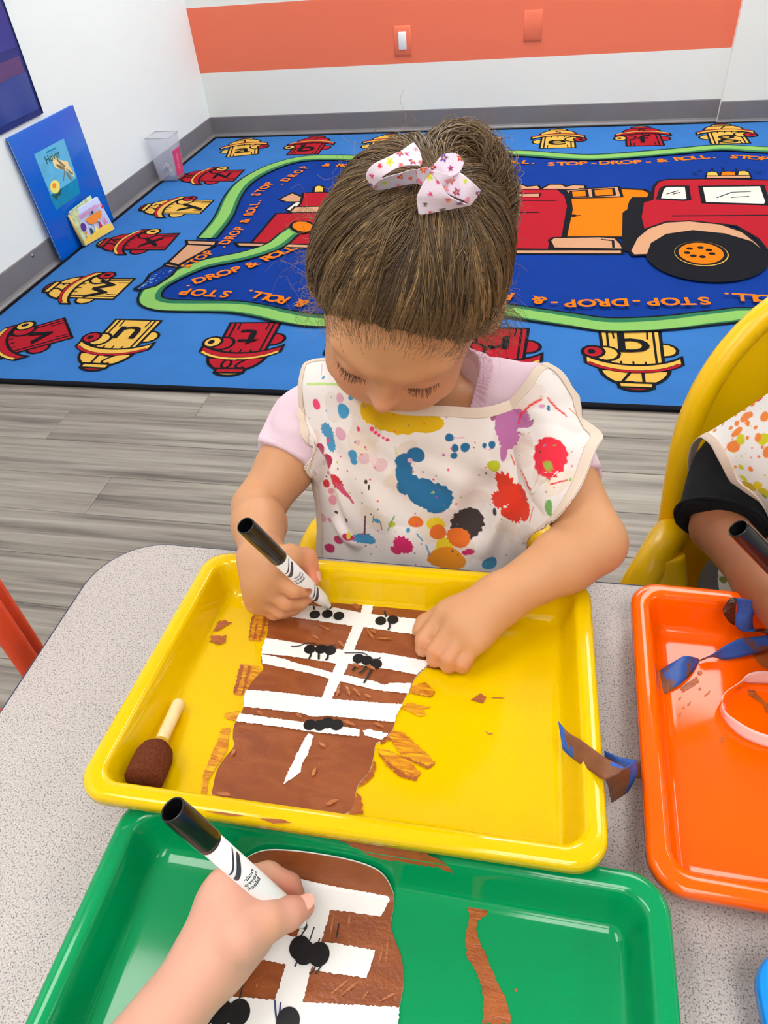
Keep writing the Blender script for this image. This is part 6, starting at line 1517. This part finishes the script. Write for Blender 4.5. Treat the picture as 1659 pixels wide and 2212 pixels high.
# curly tied-up hair behind the bow
NB_, NQ = 2600, 40
bp_ = np.array([CV(p) for p in smooth_path(bunc, 12)]); tt = np.linspace(0, 1, NQ)
P = np.zeros((NB_, NQ, 3))
for i in range(NB_):
    s0 = rng.uniform(0.0, 0.45); s1 = rng.uniform(s0 + 0.25, 1.06); s = np.clip(s0 + (s1 - s0) * tt, 0, 1) * (len(bp_) - 1); k = np.clip(s.astype(int), 0, len(bp_) - 2); c = bp_[k] + (bp_[k + 1] - bp_[k]) * (s - k)[:, None]
    tan = np.gradient(c, axis=0); tan /= np.linalg.norm(tan, axis=1, keepdims=True) + 1e-9; a = np.cross(tan, CV(CF)); a /= np.linalg.norm(a, axis=1, keepdims=True) + 1e-9; b = np.cross(tan, a)
    R0 = rng.uniform(0.009, 0.0225) * np.sin(np.pi * np.clip(s / (len(bp_) - 1) * 0.9 + 0.12, 0, 1)) ** 0.5; th0 = rng.uniform(0, 6.28); tw = rng.uniform(-2.0, 2.0); cu = rng.uniform(0.002, 0.0062); cf = rng.uniform(14, 26); p2 = rng.uniform(0, 6.28)
    th = th0 + tw * tt; grow = np.clip((tt - 0.25) * 2, 0, 1.4)
    P[i] = c + (a * np.cos(th)[:, None] + b * np.sin(th)[:, None]) * R0[:, None] + (a * np.cos(cf * tt + p2)[:, None] + b * np.sin(cf * tt + p2)[:, None]) * (cu * grow)[:, None]
hair_curves('curly_bun_strands', P, np.linspace(1, 0.6, NQ)[None] * rng.uniform(0.0002, 0.00034, (NB_, 1)), M_hair, HAIR)['kind'] = 'stuff'
# loose flyaway wisps
NF, NG = 300, 16
d = scalp_dirs(NF * 5); d = d[(d[:, 1] < 0.62)][:NF * 3]; vw = toW(HE_C + d * HE_R) - CV(CAM); nrm = (d / HE_R) @ HRd; nrm /= np.linalg.norm(nrm, axis=1, keepdims=True); vw /= np.linalg.norm(vw, axis=1, keepdims=True)
d = d[np.argsort(np.abs((nrm * vw).sum(1)) + rng.rand(len(d)) * 0.5)[:NF]]
root = HE_C + d * HE_R; tow = Tdir - d * (d @ Tdir)[:, None]; tow /= np.linalg.norm(tow, axis=1, keepdims=True) + 1e-9
ln = rng.uniform(0.010, 0.034, NF)[:, None, None]; tq = np.linspace(0, 1, NG)[None, :, None]; cur = rng.normal(size=(NF, 1, 3))
P = root[:, None, :] + ln * (tow[:, None, :] * tq * 0.6 * rng.choice([-1, 1], (NF, 1, 1)) + d[:, None, :] * (0.55 * tq + 0.10 * np.sin(tq * 5 + cur[:, :, :1])) + 0.35 * cur * tq ** 2 + 0.14 * np.roll(cur, 1, 2) * np.sin(tq * 7 + cur[:, :, 1:2]))
hair_curves('flyaway_wisps', toW(P), np.linspace(1, 0.5, NG)[None] * np.full((NF, 1), 0.00013), hair_material('hair_wisps', (110, 84, 56), (176, 142, 98)), HAIR)['kind'] = 'stuff'
# wisps on the forehead, temples and beside the ear
def wisps(starts, n, sp0, sp1, rad=0.00016, name='temple_wisps'):
    P = []
    for pts in starts:
        for _ in range(n):
            j = Vector((rng.normal(), rng.normal(), rng.normal()))
            j2 = Vector((rng.normal(), rng.normal(), rng.normal())); q = [Vector(p) + j * sp0 + j2 * (sp1 * i / (len(pts) - 1)) for i, p in enumerate(pts)]
            sm = smooth_path(q, 5); idx_ = np.linspace(0, len(sm) - 1, 14).astype(int); P.append([tuple(sm[i]) for i in idx_])
    hair_curves(name, np.array(P), np.linspace(1, 0.5, 14)[None] * np.full((len(P), 1), rad), M_hair, HAIR)['kind'] = 'stuff'
dH = (CAM - HC).length
ad = lambda x, y, o: at_d(x, y, dH + o)
wisps([[ad(1000, 640, -0.062), ad(1042, 655, -0.034), ad(1065, 672, -0.018), ad(1100, 668, -0.012), ad(1122, 690, -0.01)], [ad(990, 650, -0.060), ad(1030, 690, -0.038), ad(1060, 700, -0.026), ad(1095, 690, -0.02), ad(1112, 730, -0.018)], [ad(985, 665, -0.060), ad(1018, 705, -0.042), ad(1040, 712, -0.034), ad(1070, 728, -0.03), ad(1068, 748, -0.03)], [ad(980, 680, -0.062), ad(1005, 715, -0.046), ad(1018, 742, -0.036)]], 34, 0.0030, 0.0040)
wisps([[ad(705, 640, -0.045), ad(690, 668, -0.032), ad(672, 672, -0.025), ad(660, 690, -0.022), ad(680, 704, -0.02)], [ad(690, 540, -0.03), ad(655, 560, -0.01), ad(625, 560, -0.004), ad(605, 590, 0)], [ad(690, 470, -0.02), ad(660, 450, 0.0), ad(640, 470, 0.004)]], 9, 0.003, 0.006, 0.00012)
fh = [[H(x * 0.97, 0.0775, 0.0565 + 0.003 * math.sin(x * 400)), H(x * 1.05, 0.0745, 0.060), H(x * 1.08, 0.070, 0.068), H(x * 1.05 + 0.003, 0.058, 0.079)] for x in np.linspace(-0.046, 0.050, 15)]
wisps([[p if abs(x) < .03 else p for p in q] for q, x in zip(fh, np.linspace(-.046, .05, 15))], 20, 0.0034, 0.0018, 0.00009, 'hairline_wisps')
# eyelashes and eyebrows
M_lash = hair_material('lash', (34, 24, 20), (52, 38, 30)); M_brow = hair_material('brow', (96, 68, 46), (128, 94, 64))
P = []; Q = []
for s in (-1, 1):
    for i in range(58):
        a = -1 + 2 * (i % 29) / 28; x = 0.0275 + 0.0145 * a; f0 = 0.0655 + 0.0120 * math.sqrt(max(0, 1 - a * a * 0.93 - 0.30)) + 0.0004; u0 = -0.0125 - 0.0057 * math.sqrt(max(0.0, 1 - a * a * 0.8)); ln_ = 0.0088 * (1 - 0.22 * a * a) * rng.uniform(0.8, 1.1); jx = rng.normal() * 0.15
        P.append([H(s * (x + (a * 0.35 + jx) * ln_ * q), f0 + ln_ * 0.92 * q, u0 - ln_ * (0.50 * q - 0.40 * q * q)) for q in np.linspace(0, 1, 7)])
    for i in range(110):
        a = i / 109; x = 0.010 + 0.034 * a; u0 = 0.0055 + 0.0042 * math.sin(a * 2.6) + rng.normal() * 0.0008; f0 = 0.0815 - 0.0145 * a ** 1.8
        Q.append([H(s * (x + 0.0045 * q), f0 - 0.0010 * q + 0.0006, u0 + 0.0022 * q * (1 - a)) for q in np.linspace(0, 1, 5)])
hair_curves('eyelashes', np.array([[tuple(v) for v in r] for r in P]), np.linspace(1, 0.35, 7)[None] * np.full((len(P), 1), 0.00021), M_lash, GIRL)['kind'] = 'stuff'
hair_curves('eyebrows', np.array([[tuple(v) for v in r] for r in Q]), np.linspace(1, 0.5, 5)[None] * np.full((len(Q), 1), 0.00017), M_brow, GIRL)['kind'] = 'stuff'

# ------------------------------------------------------------------ hair bow of printed ribbon
M_rib_ = mat('bow_ribbon', (244, 226, 240), 0.6, 0.3, attr='tint', bump=0.2, bscale=1400, sheen=0.2)
BOW = obj('hair_bow', None, None, GIRL)
zw = Z(780, 300, 0.1929); DT = (CV(CAM) - toW(Tl[None])[0]); DT = float(np.linalg.norm(DT))
brs = random.Random(4)
BC = [(232, 70, 130), (112, 70, 170), (214, 228, 60), (176, 40, 110), (238, 110, 100), (90, 60, 54), (240, 150, 180), (226, 50, 60)]
def bow_piece(name, A, B, h0=0.009, n=16, W_=24, print_=True, base=(245, 228, 243)):
    a = smooth_path([at_d(*zw([(x, y)])[0], DT - h - h0) for x, y, h in A], n); b = smooth_path([at_d(*zw([(x, y)])[0], DT - h - h0) for x, y, h in B], n); k = len(a)
    S = np.array([[tuple(a[i].lerp(b[i], j / (W_ - 1))) for j in range(W_)] for i in range(k)]); Pf = S.reshape(-1, 3); C = np.tile(np.array(lin(base)), (len(Pf), 1))
    if print_:
        L_ = (a[0] - a[-1]).length
        pts = []
        for _ in range(400):
            q = S[brs.randrange(2, max(3, k - 2)), brs.randrange(2, W_ - 2)]
            if all(np.linalg.norm(q - p) > 0.0062 for p in pts): pts.append(q)
        for q in pts:
            c = brs.choice(BC); r = brs.uniform(0.0011, 0.0021); dv = Pf - q; dd = np.linalg.norm(dv, axis=1); th = np.arctan2(dv @ CV(CU), dv @ CV(CR))
            pet = r * (1 + 0.32 * np.cos(5 * th + brs.uniform(0, 6))); m = np.clip((pet - dd) / 0.0004 + 0.5, 0, 1); C[:] = C * (1 - m[:, None]) + np.array(lin(c)) * m[:, None]
            if r > 0.0016: m = np.clip((r * 0.35 - dd) / 0.0003 + 0.5, 0, 1); C[:] = C * (1 - m[:, None]) + np.array(lin((250, 190, 70))) * m[:, None]
    me = np_mesh(name, Pf, grid_faces(k, W_), True); set_cols(me, C); o = obj(name, me, M_rib_, BOW); sd = o.modifiers.new('thickness', 'SOLIDIFY'); sd.thickness = 0.0006; sd.offset = 0
    return o
bow_piece('loop_inside', [(115, 515, .008), (250, 440, .008), (440, 385, .007), (600, 345, .008), (720, 400, .006)], [(140, 568, .001), (250, 568, .000), (450, 522, .000), (620, 500, .001), (700, 500, .002)], base=(226, 214, 228))
bow_piece('left_loop', [(440, 135, .016), (300, 205, .017), (130, 290, .016), (55, 410, .012), (108, 512, .008)], [(660, 300, .018), (520, 300, .020), (400, 330, .020), (250, 420, .017), (130, 540, .008)], n=12)
bow_piece('upper_left_tail', [(440, 140, .015), (575, 48, .012), (600, 60, .012)], [(660, 310, .018), (682, 250, .016), (648, 120, .012)], n=20)
bow_piece('upper_right_loop', [(745, 345, .018), (830, 270, .018), (905, 185, .017), (1010, 156, .016), (1095, 182, .014)], [(800, 380, .016), (900, 400, .016), (1000, 425, .017), (1100, 375, .016), (1150, 268, .013)], n=12)
bow_piece('right_loop', [(1000, 425, .014), (1100, 378, .016), (1250, 490, .018), (1348, 590, .014)], [(900, 520, .010), (970, 610, .012), (1150, 690, .014), (1225, 740, .010)], n=14)
bow_piece('right_loop_fold', [(745, 345, .021), (860, 362, .023), (1010, 415, .022), (1035, 450, .018)], [(770, 385, .020), (850, 450, .022), (905, 522, .020), (960, 515, .018)], n=14)
bow_piece('lower_tail', [(765, 395, .021), (690, 510, .020), (630, 630, .018), (624, 700, .016), (645, 856, .012)], [(800, 395, .021), (880, 480, .021), (970, 620, .020), (1100, 700, .017), (1225, 742, .010)], n=14)
bow_piece('knot', [(625, 350, .021), (700, 318, .024), (780, 335, .022)], [(640, 500, .014), (690, 510, .018), (745, 430, .020)], n=12, base=(222, 208, 224))
# ================================================================== THE SECOND CHILD (right edge) AND THE ARM IN FRONT
def figure(P, c, ang, head=True, g=0.0, drop=0.0):
    """torso, legs, neck and head of a seated child, moved to c and turned by ang"""
    q = P - np.array(c, F32); ca, sa = math.cos(-ang), math.sin(-ang)
    L = np.stack([q[:, 0] * ca - q[:, 1] * sa, q[:, 0] * sa + q[:, 1] * ca, q[:, 2]], 1).astype(F32) + np.array((1.594, -3.20, 0), F32)
    d = ellip(L, (1.594, -3.200, 0.515 - drop), (0.094 + g, 0.064 + g, 0.105 + g))
    d = smin(d, ellip(L, (1.590, -3.185, 0.385), (0.088 + g, 0.070 + g, 0.11 + g)), 0.04)
    d = smin(d, cone(L, (1.493, -3.215, 0.585 - drop), (1.695, -3.215, 0.585 - drop), 0.028 + g, 0.028 + g), 0.03)
    if head:
        d = smin(d, legs_sdf(L), 0.015); d = smin(d, cone(L, (1.6, -3.215, 0.60), (1.6, -3.235, 0.70), 0.030, 0.029), 0.018)
        d = smin(d, head_sdf(L), 0.012)
    return d, L
SK2 = (150, 94, 62)
M_skin2 = skin_material('skin_tan', SK2)
KID = thing('person', 'child in black sleeve and orange splattered smock sitting at the orange tray', 'person', (2.00, -3.19, 0.262))
C2 = (2.012, -3.19, 0.0)
SH2 = V3(at_y(1590, 1005, -3.205)); EL2 = V3(at_y(1552, 1140, -3.266)); MD2 = V3(at_y(1648, 1250, -3.353)); WR2 = V3(at_z(1748, 1385, 0.566))
tip2, rear2 = at_z(1885, 1440, 0.510), at_d(1594, 1141, 0.500)
marker('black capped marker pointing into the orange tray at the right frame edge', tip2, rear2, 0.0062, CAM, print_at=(0.5, 0.25))
def grip(tip, rear, wrist, s=1.0):
    """tripod grip round a pen: joint chains for the hand"""
    tip, rear, w = Vector(tip), Vector(rear), Vector(tuple(wrist)); a = (rear - tip).normalized(); L = (rear - tip).length; g = tip + a * L * 0.27
    f = (g - w); n = a.cross(f).normalized(); f = (f - a * f.dot(a)).normalized(); up = a
    k = g - f * 0.034; V = lambda v: V3(v)
    m = [V(k + up * (0.020 - 0.012 * i) - f * (0.004 + 0.004 * i) - n * (0.004 - 0.002 * i)) for i in range(4)]
    fg = []
    for i in range(4):
        b = Vector(m[i].tolist()); e = g - a * (0.002 + 0.008 * i) + n * (-0.0125 + 0.0006 * i)
        fg.append(([m[i], V(b.lerp(e, 0.45) - n * 0.011 + up * 0.008), V(b.lerp(e, 0.8) - n * 0.006 + up * 0.004), V(e)], [0.0080 - 0.0004 * i, 0.0070, 0.0062, 0.0053]))
    th = ([V(w.lerp(k, 0.5) + n * 0.012 + up * 0.012), V(w.lerp(g, 0.62) + n * 0.016 + up * 0.012), V(g + n * 0.013 + a * 0.012 - f * 0.012), V(g + n * 0.0125 - a * 0.001)], [0.012, 0.0092, 0.0082, 0.0064])
    return m, fg, th
m2, f2, t2 = grip(tip2, rear2, WR2)
SH2L = V3((2.108, -3.215, 0.560)); EL2L = V3((2.17, -3.29, 0.525)); WR2L = V3((2.06, -3.46, 0.548))
mm = [V3((2.035 + 0.010 * i, -3.502 - 0.004 * i, 0.542)) for i in range(4)][::-1]
ff = [([m_, m_ + np.array((-0.006, -0.020, -0.004), F32), m_ + np.array((-0.009, -0.036, -0.012), F32), m_ + np.array((-0.009, -0.046, -0.018), F32)], [0.0078, 0.0068, 0.006, 0.0052]) for m_ in mm]
tt2 = ([WR2L + np.array((-0.012, -0.014, -0.002), F32), V3((2.022, -3.492, 0.536)), V3((2.008, -3.508, 0.530)), V3((2.002, -3.522, 0.526))], [0.011, 0.009, 0.008, 0.006])
def kid_arms(P):
    d = chain(P, [SH2, (SH2 + EL2) / 2, EL2], [0.029, 0.0255, 0.0225], 0.01)
    d = smin(d, chain(P, [EL2, MD2, WR2], [0.0225, 0.0205, 0.0160], 0.012), 0.008)
    d = smin(d, hand_sdf(P, WR2, m2, f2, t2, 0.0158, 0.009), 0.008)
    e = chain(P, [SH2L, EL2L], [0.031, 0.0245], 0.01); e = smin(e, chain(P, [EL2L, WR2L], [0.0245, 0.0165], 0.008), 0.008); e = smin(e, hand_sdf(P, WR2L, mm, ff, tt2, 0.0158, 0.009), 0.008)
    return np.minimum(d, e)
def kid_sdf(P): d, _ = figure(P, C2, 0.0, drop=0.032); return smin(d, kid_arms(P), 0.02)
me, Vk = sdf_mesh('body', kid_sdf, (1.80, -3.62, -0.01), (2.24, -3.03, 0.89), 0.0026)
Lk = figure(Vk.astype(F32), C2, 0.0)[1]; set_cols(me, np.tile(np.array(lin(SK2)), (len(Vk), 1)))
obj('body', me, M_skin2, KID)
M_black = mat('black_cotton', (13, 13, 15), 0.9, 0.15, bump=0.2, bscale=1800, sheen=0.04)
c2_ = SH2 + (EL2 - SH2) * 0.97; a2_ = (EL2 - SH2) / np.linalg.norm(EL2 - SH2)
def kid_shirt(P):
    d, L = figure(P, C2, 0.0, False, 0.007, 0.032)
    s = smax(cone(P, SH2, c2_ + a2_ * 0.02, 0.0355, 0.0385), (P - c2_) @ a2_, 0.002); e = cone(P, SH2L, SH2L + (EL2L - SH2L) * 0.6, 0.037, 0.033)
    d = smin(smin(d, s, 0.012), e, 0.012); d = d + 0.0012 * np.sin(P[:, 2] * 160 + P[:, 0] * 90)
    d = smax(d, -cone(L, (1.6, -3.235, 0.62), (1.6, -3.22, 0.72), 0.042, 0.06), 0.004)
    return smax(d, 0.28 - P[:, 2], 0.004)
me, _ = sdf_mesh('t_shirt', kid_shirt, (1.80, -3.40, 0.26), (2.24, -3.03, 0.70), 0.003)
TS2 = obj('t_shirt', me, M_black, KID)
ring(Vector(c2_.tolist()) - Vector(a2_.tolist()) * 0.004, Vector(a2_.tolist()), 0.0379, 0.0379, 0.0019).build('sleeve_hem', M_black, TS2, smooth=True)
me, _ = sdf_mesh('hair', lambda P: smax(ellip(figure(P, C2, 0, False)[1] - np.array((HC.x, HC.y + 0.012, HC.z + 0.012), F32), (0, 0, 0), (0.068, 0.082, 0.078)), -(P[:, 2] - 0.712) + (P[:, 1] + 3.27) * -0.9, 0.003), (1.88, -3.40, 0.62), (2.16, -3.12, 0.86), 0.004)
obj('hair', me, mat('hair_dark', (40, 30, 24), 0.5, 0.4, bump=0.5, bscale=260), KID)
me, _ = sdf_mesh('trousers', lambda P: np.minimum(ellip(P, (2.012, -3.165, 0.305), (0.104, 0.072, 0.050)), np.minimum(cone(P, (1.955, -3.155, 0.308), (1.941, -3.33, 0.316), 0.053, 0.042), cone(P, (2.051, -3.155, 0.308), (2.065, -3.33, 0.316), 0.053, 0.042))), (1.86, -3.40, 0.22), (2.14, -3.04, 0.40), 0.004)
obj('trousers', me, cloth_mat('grey_cotton', (92, 96, 104)), KID)
# its smock
rows2 = [
    [(1512, 944), (1545, 925), (1600, 890), (1659, 850), (1730, 806), (1800, 780)],
    [(1538, 962), (1565, 950), (1610, 928), (1668, 905), (1740, 880), (1810, 860)],
    [(1556, 995), (1580, 985), (1622, 968), (1678, 952), (1748, 935), (1818, 920)],
    [(1574, 1034), (1596, 1022), (1634, 1008), (1686, 998), (1754, 985), (1824, 975)],
    [(1602, 1068), (1620, 1054), (1652, 1046), (1696, 1042), (1760, 1036), (1828, 1030)],
    [(1636, 1096), (1648, 1086), (1672, 1086), (1708, 1088), (1768, 1088), (1834, 1085)],
    [(1654, 1140), (1666, 1132), (1688, 1132), (1720, 1136), (1776, 1140), (1838, 1140)],
    [(1620, 1200), (1650, 1195), (1690, 1190), (1726, 1192), (1782, 1196), (1842, 1198)],
    [(1556, 1225), (1600, 1240), (1670, 1245), (1726, 1248), (1784, 1250), (1844, 1252)],
    [(1552, 1275), (1600, 1290), (1668, 1300), (1726, 1304), (1784, 1308), (1844, 1310)]]
ys2 = [[-3.222, -3.226, -3.232, -3.238, -3.242, -3.246], [-3.240, -3.244, -3.250, -3.254, -3.258, -3.262], [-3.252, -3.256, -3.262, -3.268, -3.272, -3.274], [-3.258, -3.262, -3.270, -3.276, -3.282, -3.284], [-3.262, -3.268, -3.276, -3.284, -3.290, -3.290], [-3.266, -3.272, -3.282, -3.290, -3.295, -3.295],
       [-3.270, -3.278, -3.288, -3.294, -3.298, -3.298], [-3.250, -3.268, -3.288, -3.298, -3.302, -3.302], [-3.240, -3.262, -3.290, -3.302, -3.306, -3.306], [-3.240, -3.262, -3.290, -3.302, -3.306, -3.306]]
S2, N2 = cloth('smock', rows2, ys2, 180, 260, lambda P: np.minimum(kid_shirt(P), kid_arms(P)), KID, lambda u, v: 0.0015 * np.sin(9 * u + 7 * v) * np.sin(11 * v), clear=0.003)
zs2 = lambda x, y: (1450 + x * 0.2170, 820 + y * 0.2170)
OR2, YG = (232, 132, 62), (206, 200, 40)
raw2 = [(735, 375, 55, 42, OR2, 0.05), (790, 350, 30, 30, OR2), (765, 435, 24, 34, OR2), (655, 440, 28, 30, OR2), (598, 482, 24, 20, OR2), (655, 525, 62, 34, OR2, 0.05, -0.3), (625, 665, 68, 52, OR2, 0.06), (535, 700, 12, 12, OR2), (695, 590, 44, 46, YG, 0.05), (762, 578, 19, 19, OR2), (840, 478, 20, 18, OR2), (930, 370, 44, 46, OR2), (910, 590, 66, 54, YG, 0.05), (865, 575, 34, 40, OR2), (910, 672, 16, 16, OR2), (955, 720, 36, 60, OR2), (872, 768, 14, 14, OR2), (795, 892, 28, 24, OR2), (700, 870, 34, 22, YG), (595, 875, 36, 28, YG), (640, 865, 14, 14, OR2), (565, 855, 14, 14, OR2), (525, 805, 20, 24, OR2), (435, 510, 24, 20, OR2), (805, 235, 30, 24, OR2), (725, 285, 22, 20, OR2), (870, 180, 44, 14, (226, 60, 90), 0.05, -0.6), (640, 340, 24, 10, OR2, 0, -0.5), (520, 420, 44, 10, (200, 110, 70), 0, -0.5), (720, 980, 44, 20, YG, 0.1), (780, 1060, 70, 40, (196, 164, 30), 0.1), (860, 1050, 40, 44, (222, 196, 30), 0.08), (920, 1120, 60, 44, (206, 190, 40), 0.08), (935, 1160, 34, 18, (150, 170, 50)), (932, 950, 10, 10, YG), (700, 760, 10, 10, YG), (810, 680, 9, 9, OR2), (795, 778, 8, 8, OR2), (610, 595, 8, 8, OR2), (455, 1950, 10, 22, (60, 60, 50)), (520, 1990, 40, 60, (120, 130, 40), 0.1), (600, 2010, 60, 30, (110, 110, 30), 0.1)]
spl2 = []
for s in raw2:
    x, y = zs2(s[0], s[1]); spl2.append((x, y, s[2] * 0.217, s[3] * 0.217, s[4], s[5] if len(s) > 5 else 0.0, s[6] if len(s) > 6 else 0.0))
C2_ = splat_paint(S2, N2, (232, 228, 226), spl2, [], [(rs.uniform(1540, 1700), rs.uniform(880, 1140), rs.uniform(0.8, 1.6), rs.choice([OR2, YG])) for _ in range(30)], 3)
me = np_mesh('smock', S2.reshape(-1, 3), grid_faces(260, 180), True); set_cols(me, C2_)
SM2 = obj('smock', me, M_smock, KID); sd = SM2.modifiers.new('thickness', 'SOLIDIFY'); sd.thickness = 0.0007; sd.offset = 0
strip('sleeve_binding', S2, N2, slice(0, 190), slice(0, 90), M_bind, SM2, edge='l', width=0.009)
# back half of the sleeve opening, seen behind the black sleeve
A = [at_y(1508, 945, -3.205), at_y(1492, 965, -3.19), at_y(1485, 1000, -3.185), at_y(1490, 1040, -3.185)]; B = [at_y(1530, 938, -3.20), at_y(1512, 955, -3.185), at_y(1503, 990, -3.18), at_y(1500, 1030, -3.18)]
ribbon('sleeve_back', A, B, [M_bind], SM2, th=0.0008)

# ---- arm and hand in front, over the green tray
SK3 = (216, 162, 140)
M_skin3 = skin_material('skin_rosy', SK3)
ARM = thing('person', 'child of whom only the bare forearm and hand drawing over the green tray show', 'person', (1.30, -4.18, 0.262))
tip3 = at_z(661, 2003, 0.5105); rear3 = rear_point(tip3, 372, 1748, 0.138)
MK3 = marker('large white marker with black cap held over the green tray by the front hand', tip3, rear3, 0.0060, CAM + Vector((-0.05, 0, 0.06)), words=('black', 'negro', 'noir'), print_at=(0.60, 0.16), cap=0.033)
ax3 = (rear3 - tip3).normalized()
D3 = lambda t: (tip3 + (rear3 - tip3) * t - CAM).length
hd = lambda x, y, t, o: V3(at_d(x, y, D3(t) + o))
WR3 = hd(462, 2062, 0.35, 0.012)
# thumb in front of the pen, index behind it, the others curled below
th3 = ([hd(520, 2020, 0.40, 0.004), hd(574, 1990, 0.30, -0.004), hd(622, 1974, 0.19, -0.0095), hd(656, 1959, 0.15, -0.008)], [0.0150, 0.0102, 0.0082, 0.0062])
m3 = [hd(492, 1918, 0.52, 0.020), hd(486, 1945, 0.46, 0.030), hd(492, 1975, 0.42, 0.038), hd(498, 2005, 0.38, 0.044)]
f3 = [([m3[0], hd(578, 1893, 0.36, 0.024), hd(624, 1913, 0.26, 0.016), hd(642, 1948, 0.17, 0.009)], [0.0092, 0.0080, 0.0070, 0.0058]),
      ([m3[1], hd(570, 1925, 0.3, 0.040), hd(614, 1950, 0.2, 0.034), hd(640, 1975, 0.12, 0.020)], [0.0090, 0.0078, 0.0068, 0.0056]),
      ([m3[2], hd(556, 1975, 0.25, 0.044), hd(590, 1998, 0.18, 0.042), hd(606, 2018, 0.14, 0.030)], [0.0086, 0.0074, 0.0066, 0.0055]),
      ([m3[3], hd(545, 2005, 0.25, 0.046), hd(572, 2020, 0.18, 0.044), hd(590, 2026, 0.14, 0.036)], [0.0080, 0.0066, 0.0058, 0.0050])]
rest(f3 + [th3], lambda p: float(p[2]) - TH - 0.0062, (0, 0, 1)); m3[:] = [np.array((p[0], p[1], max(p[2], TH + 0.0165)), F32) for p in m3]
for _q, _m in zip(f3, m3): _q[0][0] = _m
EL3 = V3(at_z(262, 2300, 0.560)); EL3b = EL3 + (EL3 - WR3) * 0.25; SH3 = V3((1.36, -4.18, 0.59))
EL3c = V3((1.43, -3.955, 0.557))
def front_arm(P):
    d = chain(P, [SH3, EL3c], [0.030, 0.0255], 0.01)
    d = smin(d, chain(P, [EL3c, EL3c + (WR3 - EL3c) * .45, WR3], [0.0255, 0.0245, 0.0172], 0.01), 0.01)
    d = smin(d, hand_sdf(P, WR3, m3, f3, th3, 0.0165, 0.0098, [(hd(506, 1965, 0.42, 0.020), 0.020), (hd(528, 2000, 0.36, 0.014), 0.017)]), 0.008)
    return d
ANG3, C3 = 2.75, (1.27, -4.24, 0.0)
def front_sdf(P): return smin(figure(P, C3, ANG3)[0], front_arm(P), 0.02)
me, V3_ = sdf_mesh('body', front_sdf, (1.04, -4.42, -0.01), (1.72, -3.62, 0.89), 0.0024)
C = np.tile(np.array(lin(SK3)), (len(V3_), 1)); g2 = lambda c, s: np.exp(-((V3_ - c) ** 2).sum(1) / (2 * s * s))
blend(0.5 * g2(th3[0][3], 0.010), (226, 132, 126)); blend(0.25 * g2(m3[0], 0.010), (232, 156, 140)); blend(0.8 * g2(f3[0][0][2] + np.array((0.0, -0.004, 0.004), F32), 0.006), (176, 96, 66)); blend(0.6 * g2(f3[0][0][3], 0.007), (150, 84, 60)); blend(0.35 * g2(hd(582, 2003, .3, -.014), 0.005), (226, 160, 110))
set_cols(me, C); BODY3 = obj('body', me, M_skin3, ARM)
nl = Vector(th3[0][3].tolist()); dc = (CAM - nl).normalized(); al = Vector((th3[0][3] - th3[0][2]).tolist()); nail(ARM, nl + dc * 0.0060 + CU * 0.0028 + al.normalized() * 0.001, dc + CU * 0.5, al, 0.0042, 0.0052, M_nail)
M_teal_c = cloth_mat('teal_cotton', (70, 130, 140))
def front_shirt(P):
    d, L = figure(P, C3, ANG3, False, 0.007); aa = (EL3c - SH3) / np.linalg.norm(EL3c - SH3); cc = SH3 + (EL3c - SH3) * 0.6
    d = smin(d, smax(cone(P, SH3, cc + aa * .02, 0.039, 0.035), (P - cc) @ aa, 0.002), 0.012)
    d = smax(d, -cone(L, (1.6, -3.235, 0.62), (1.6, -3.22, 0.72), 0.042, 0.06), 0.004); return smax(d, 0.28 - P[:, 2], 0.004)
me, _ = sdf_mesh('t_shirt', front_shirt, (1.04, -4.42, 0.26), (1.60, -3.85, 0.72), 0.004); obj('t_shirt', me, M_teal_c, ARM)
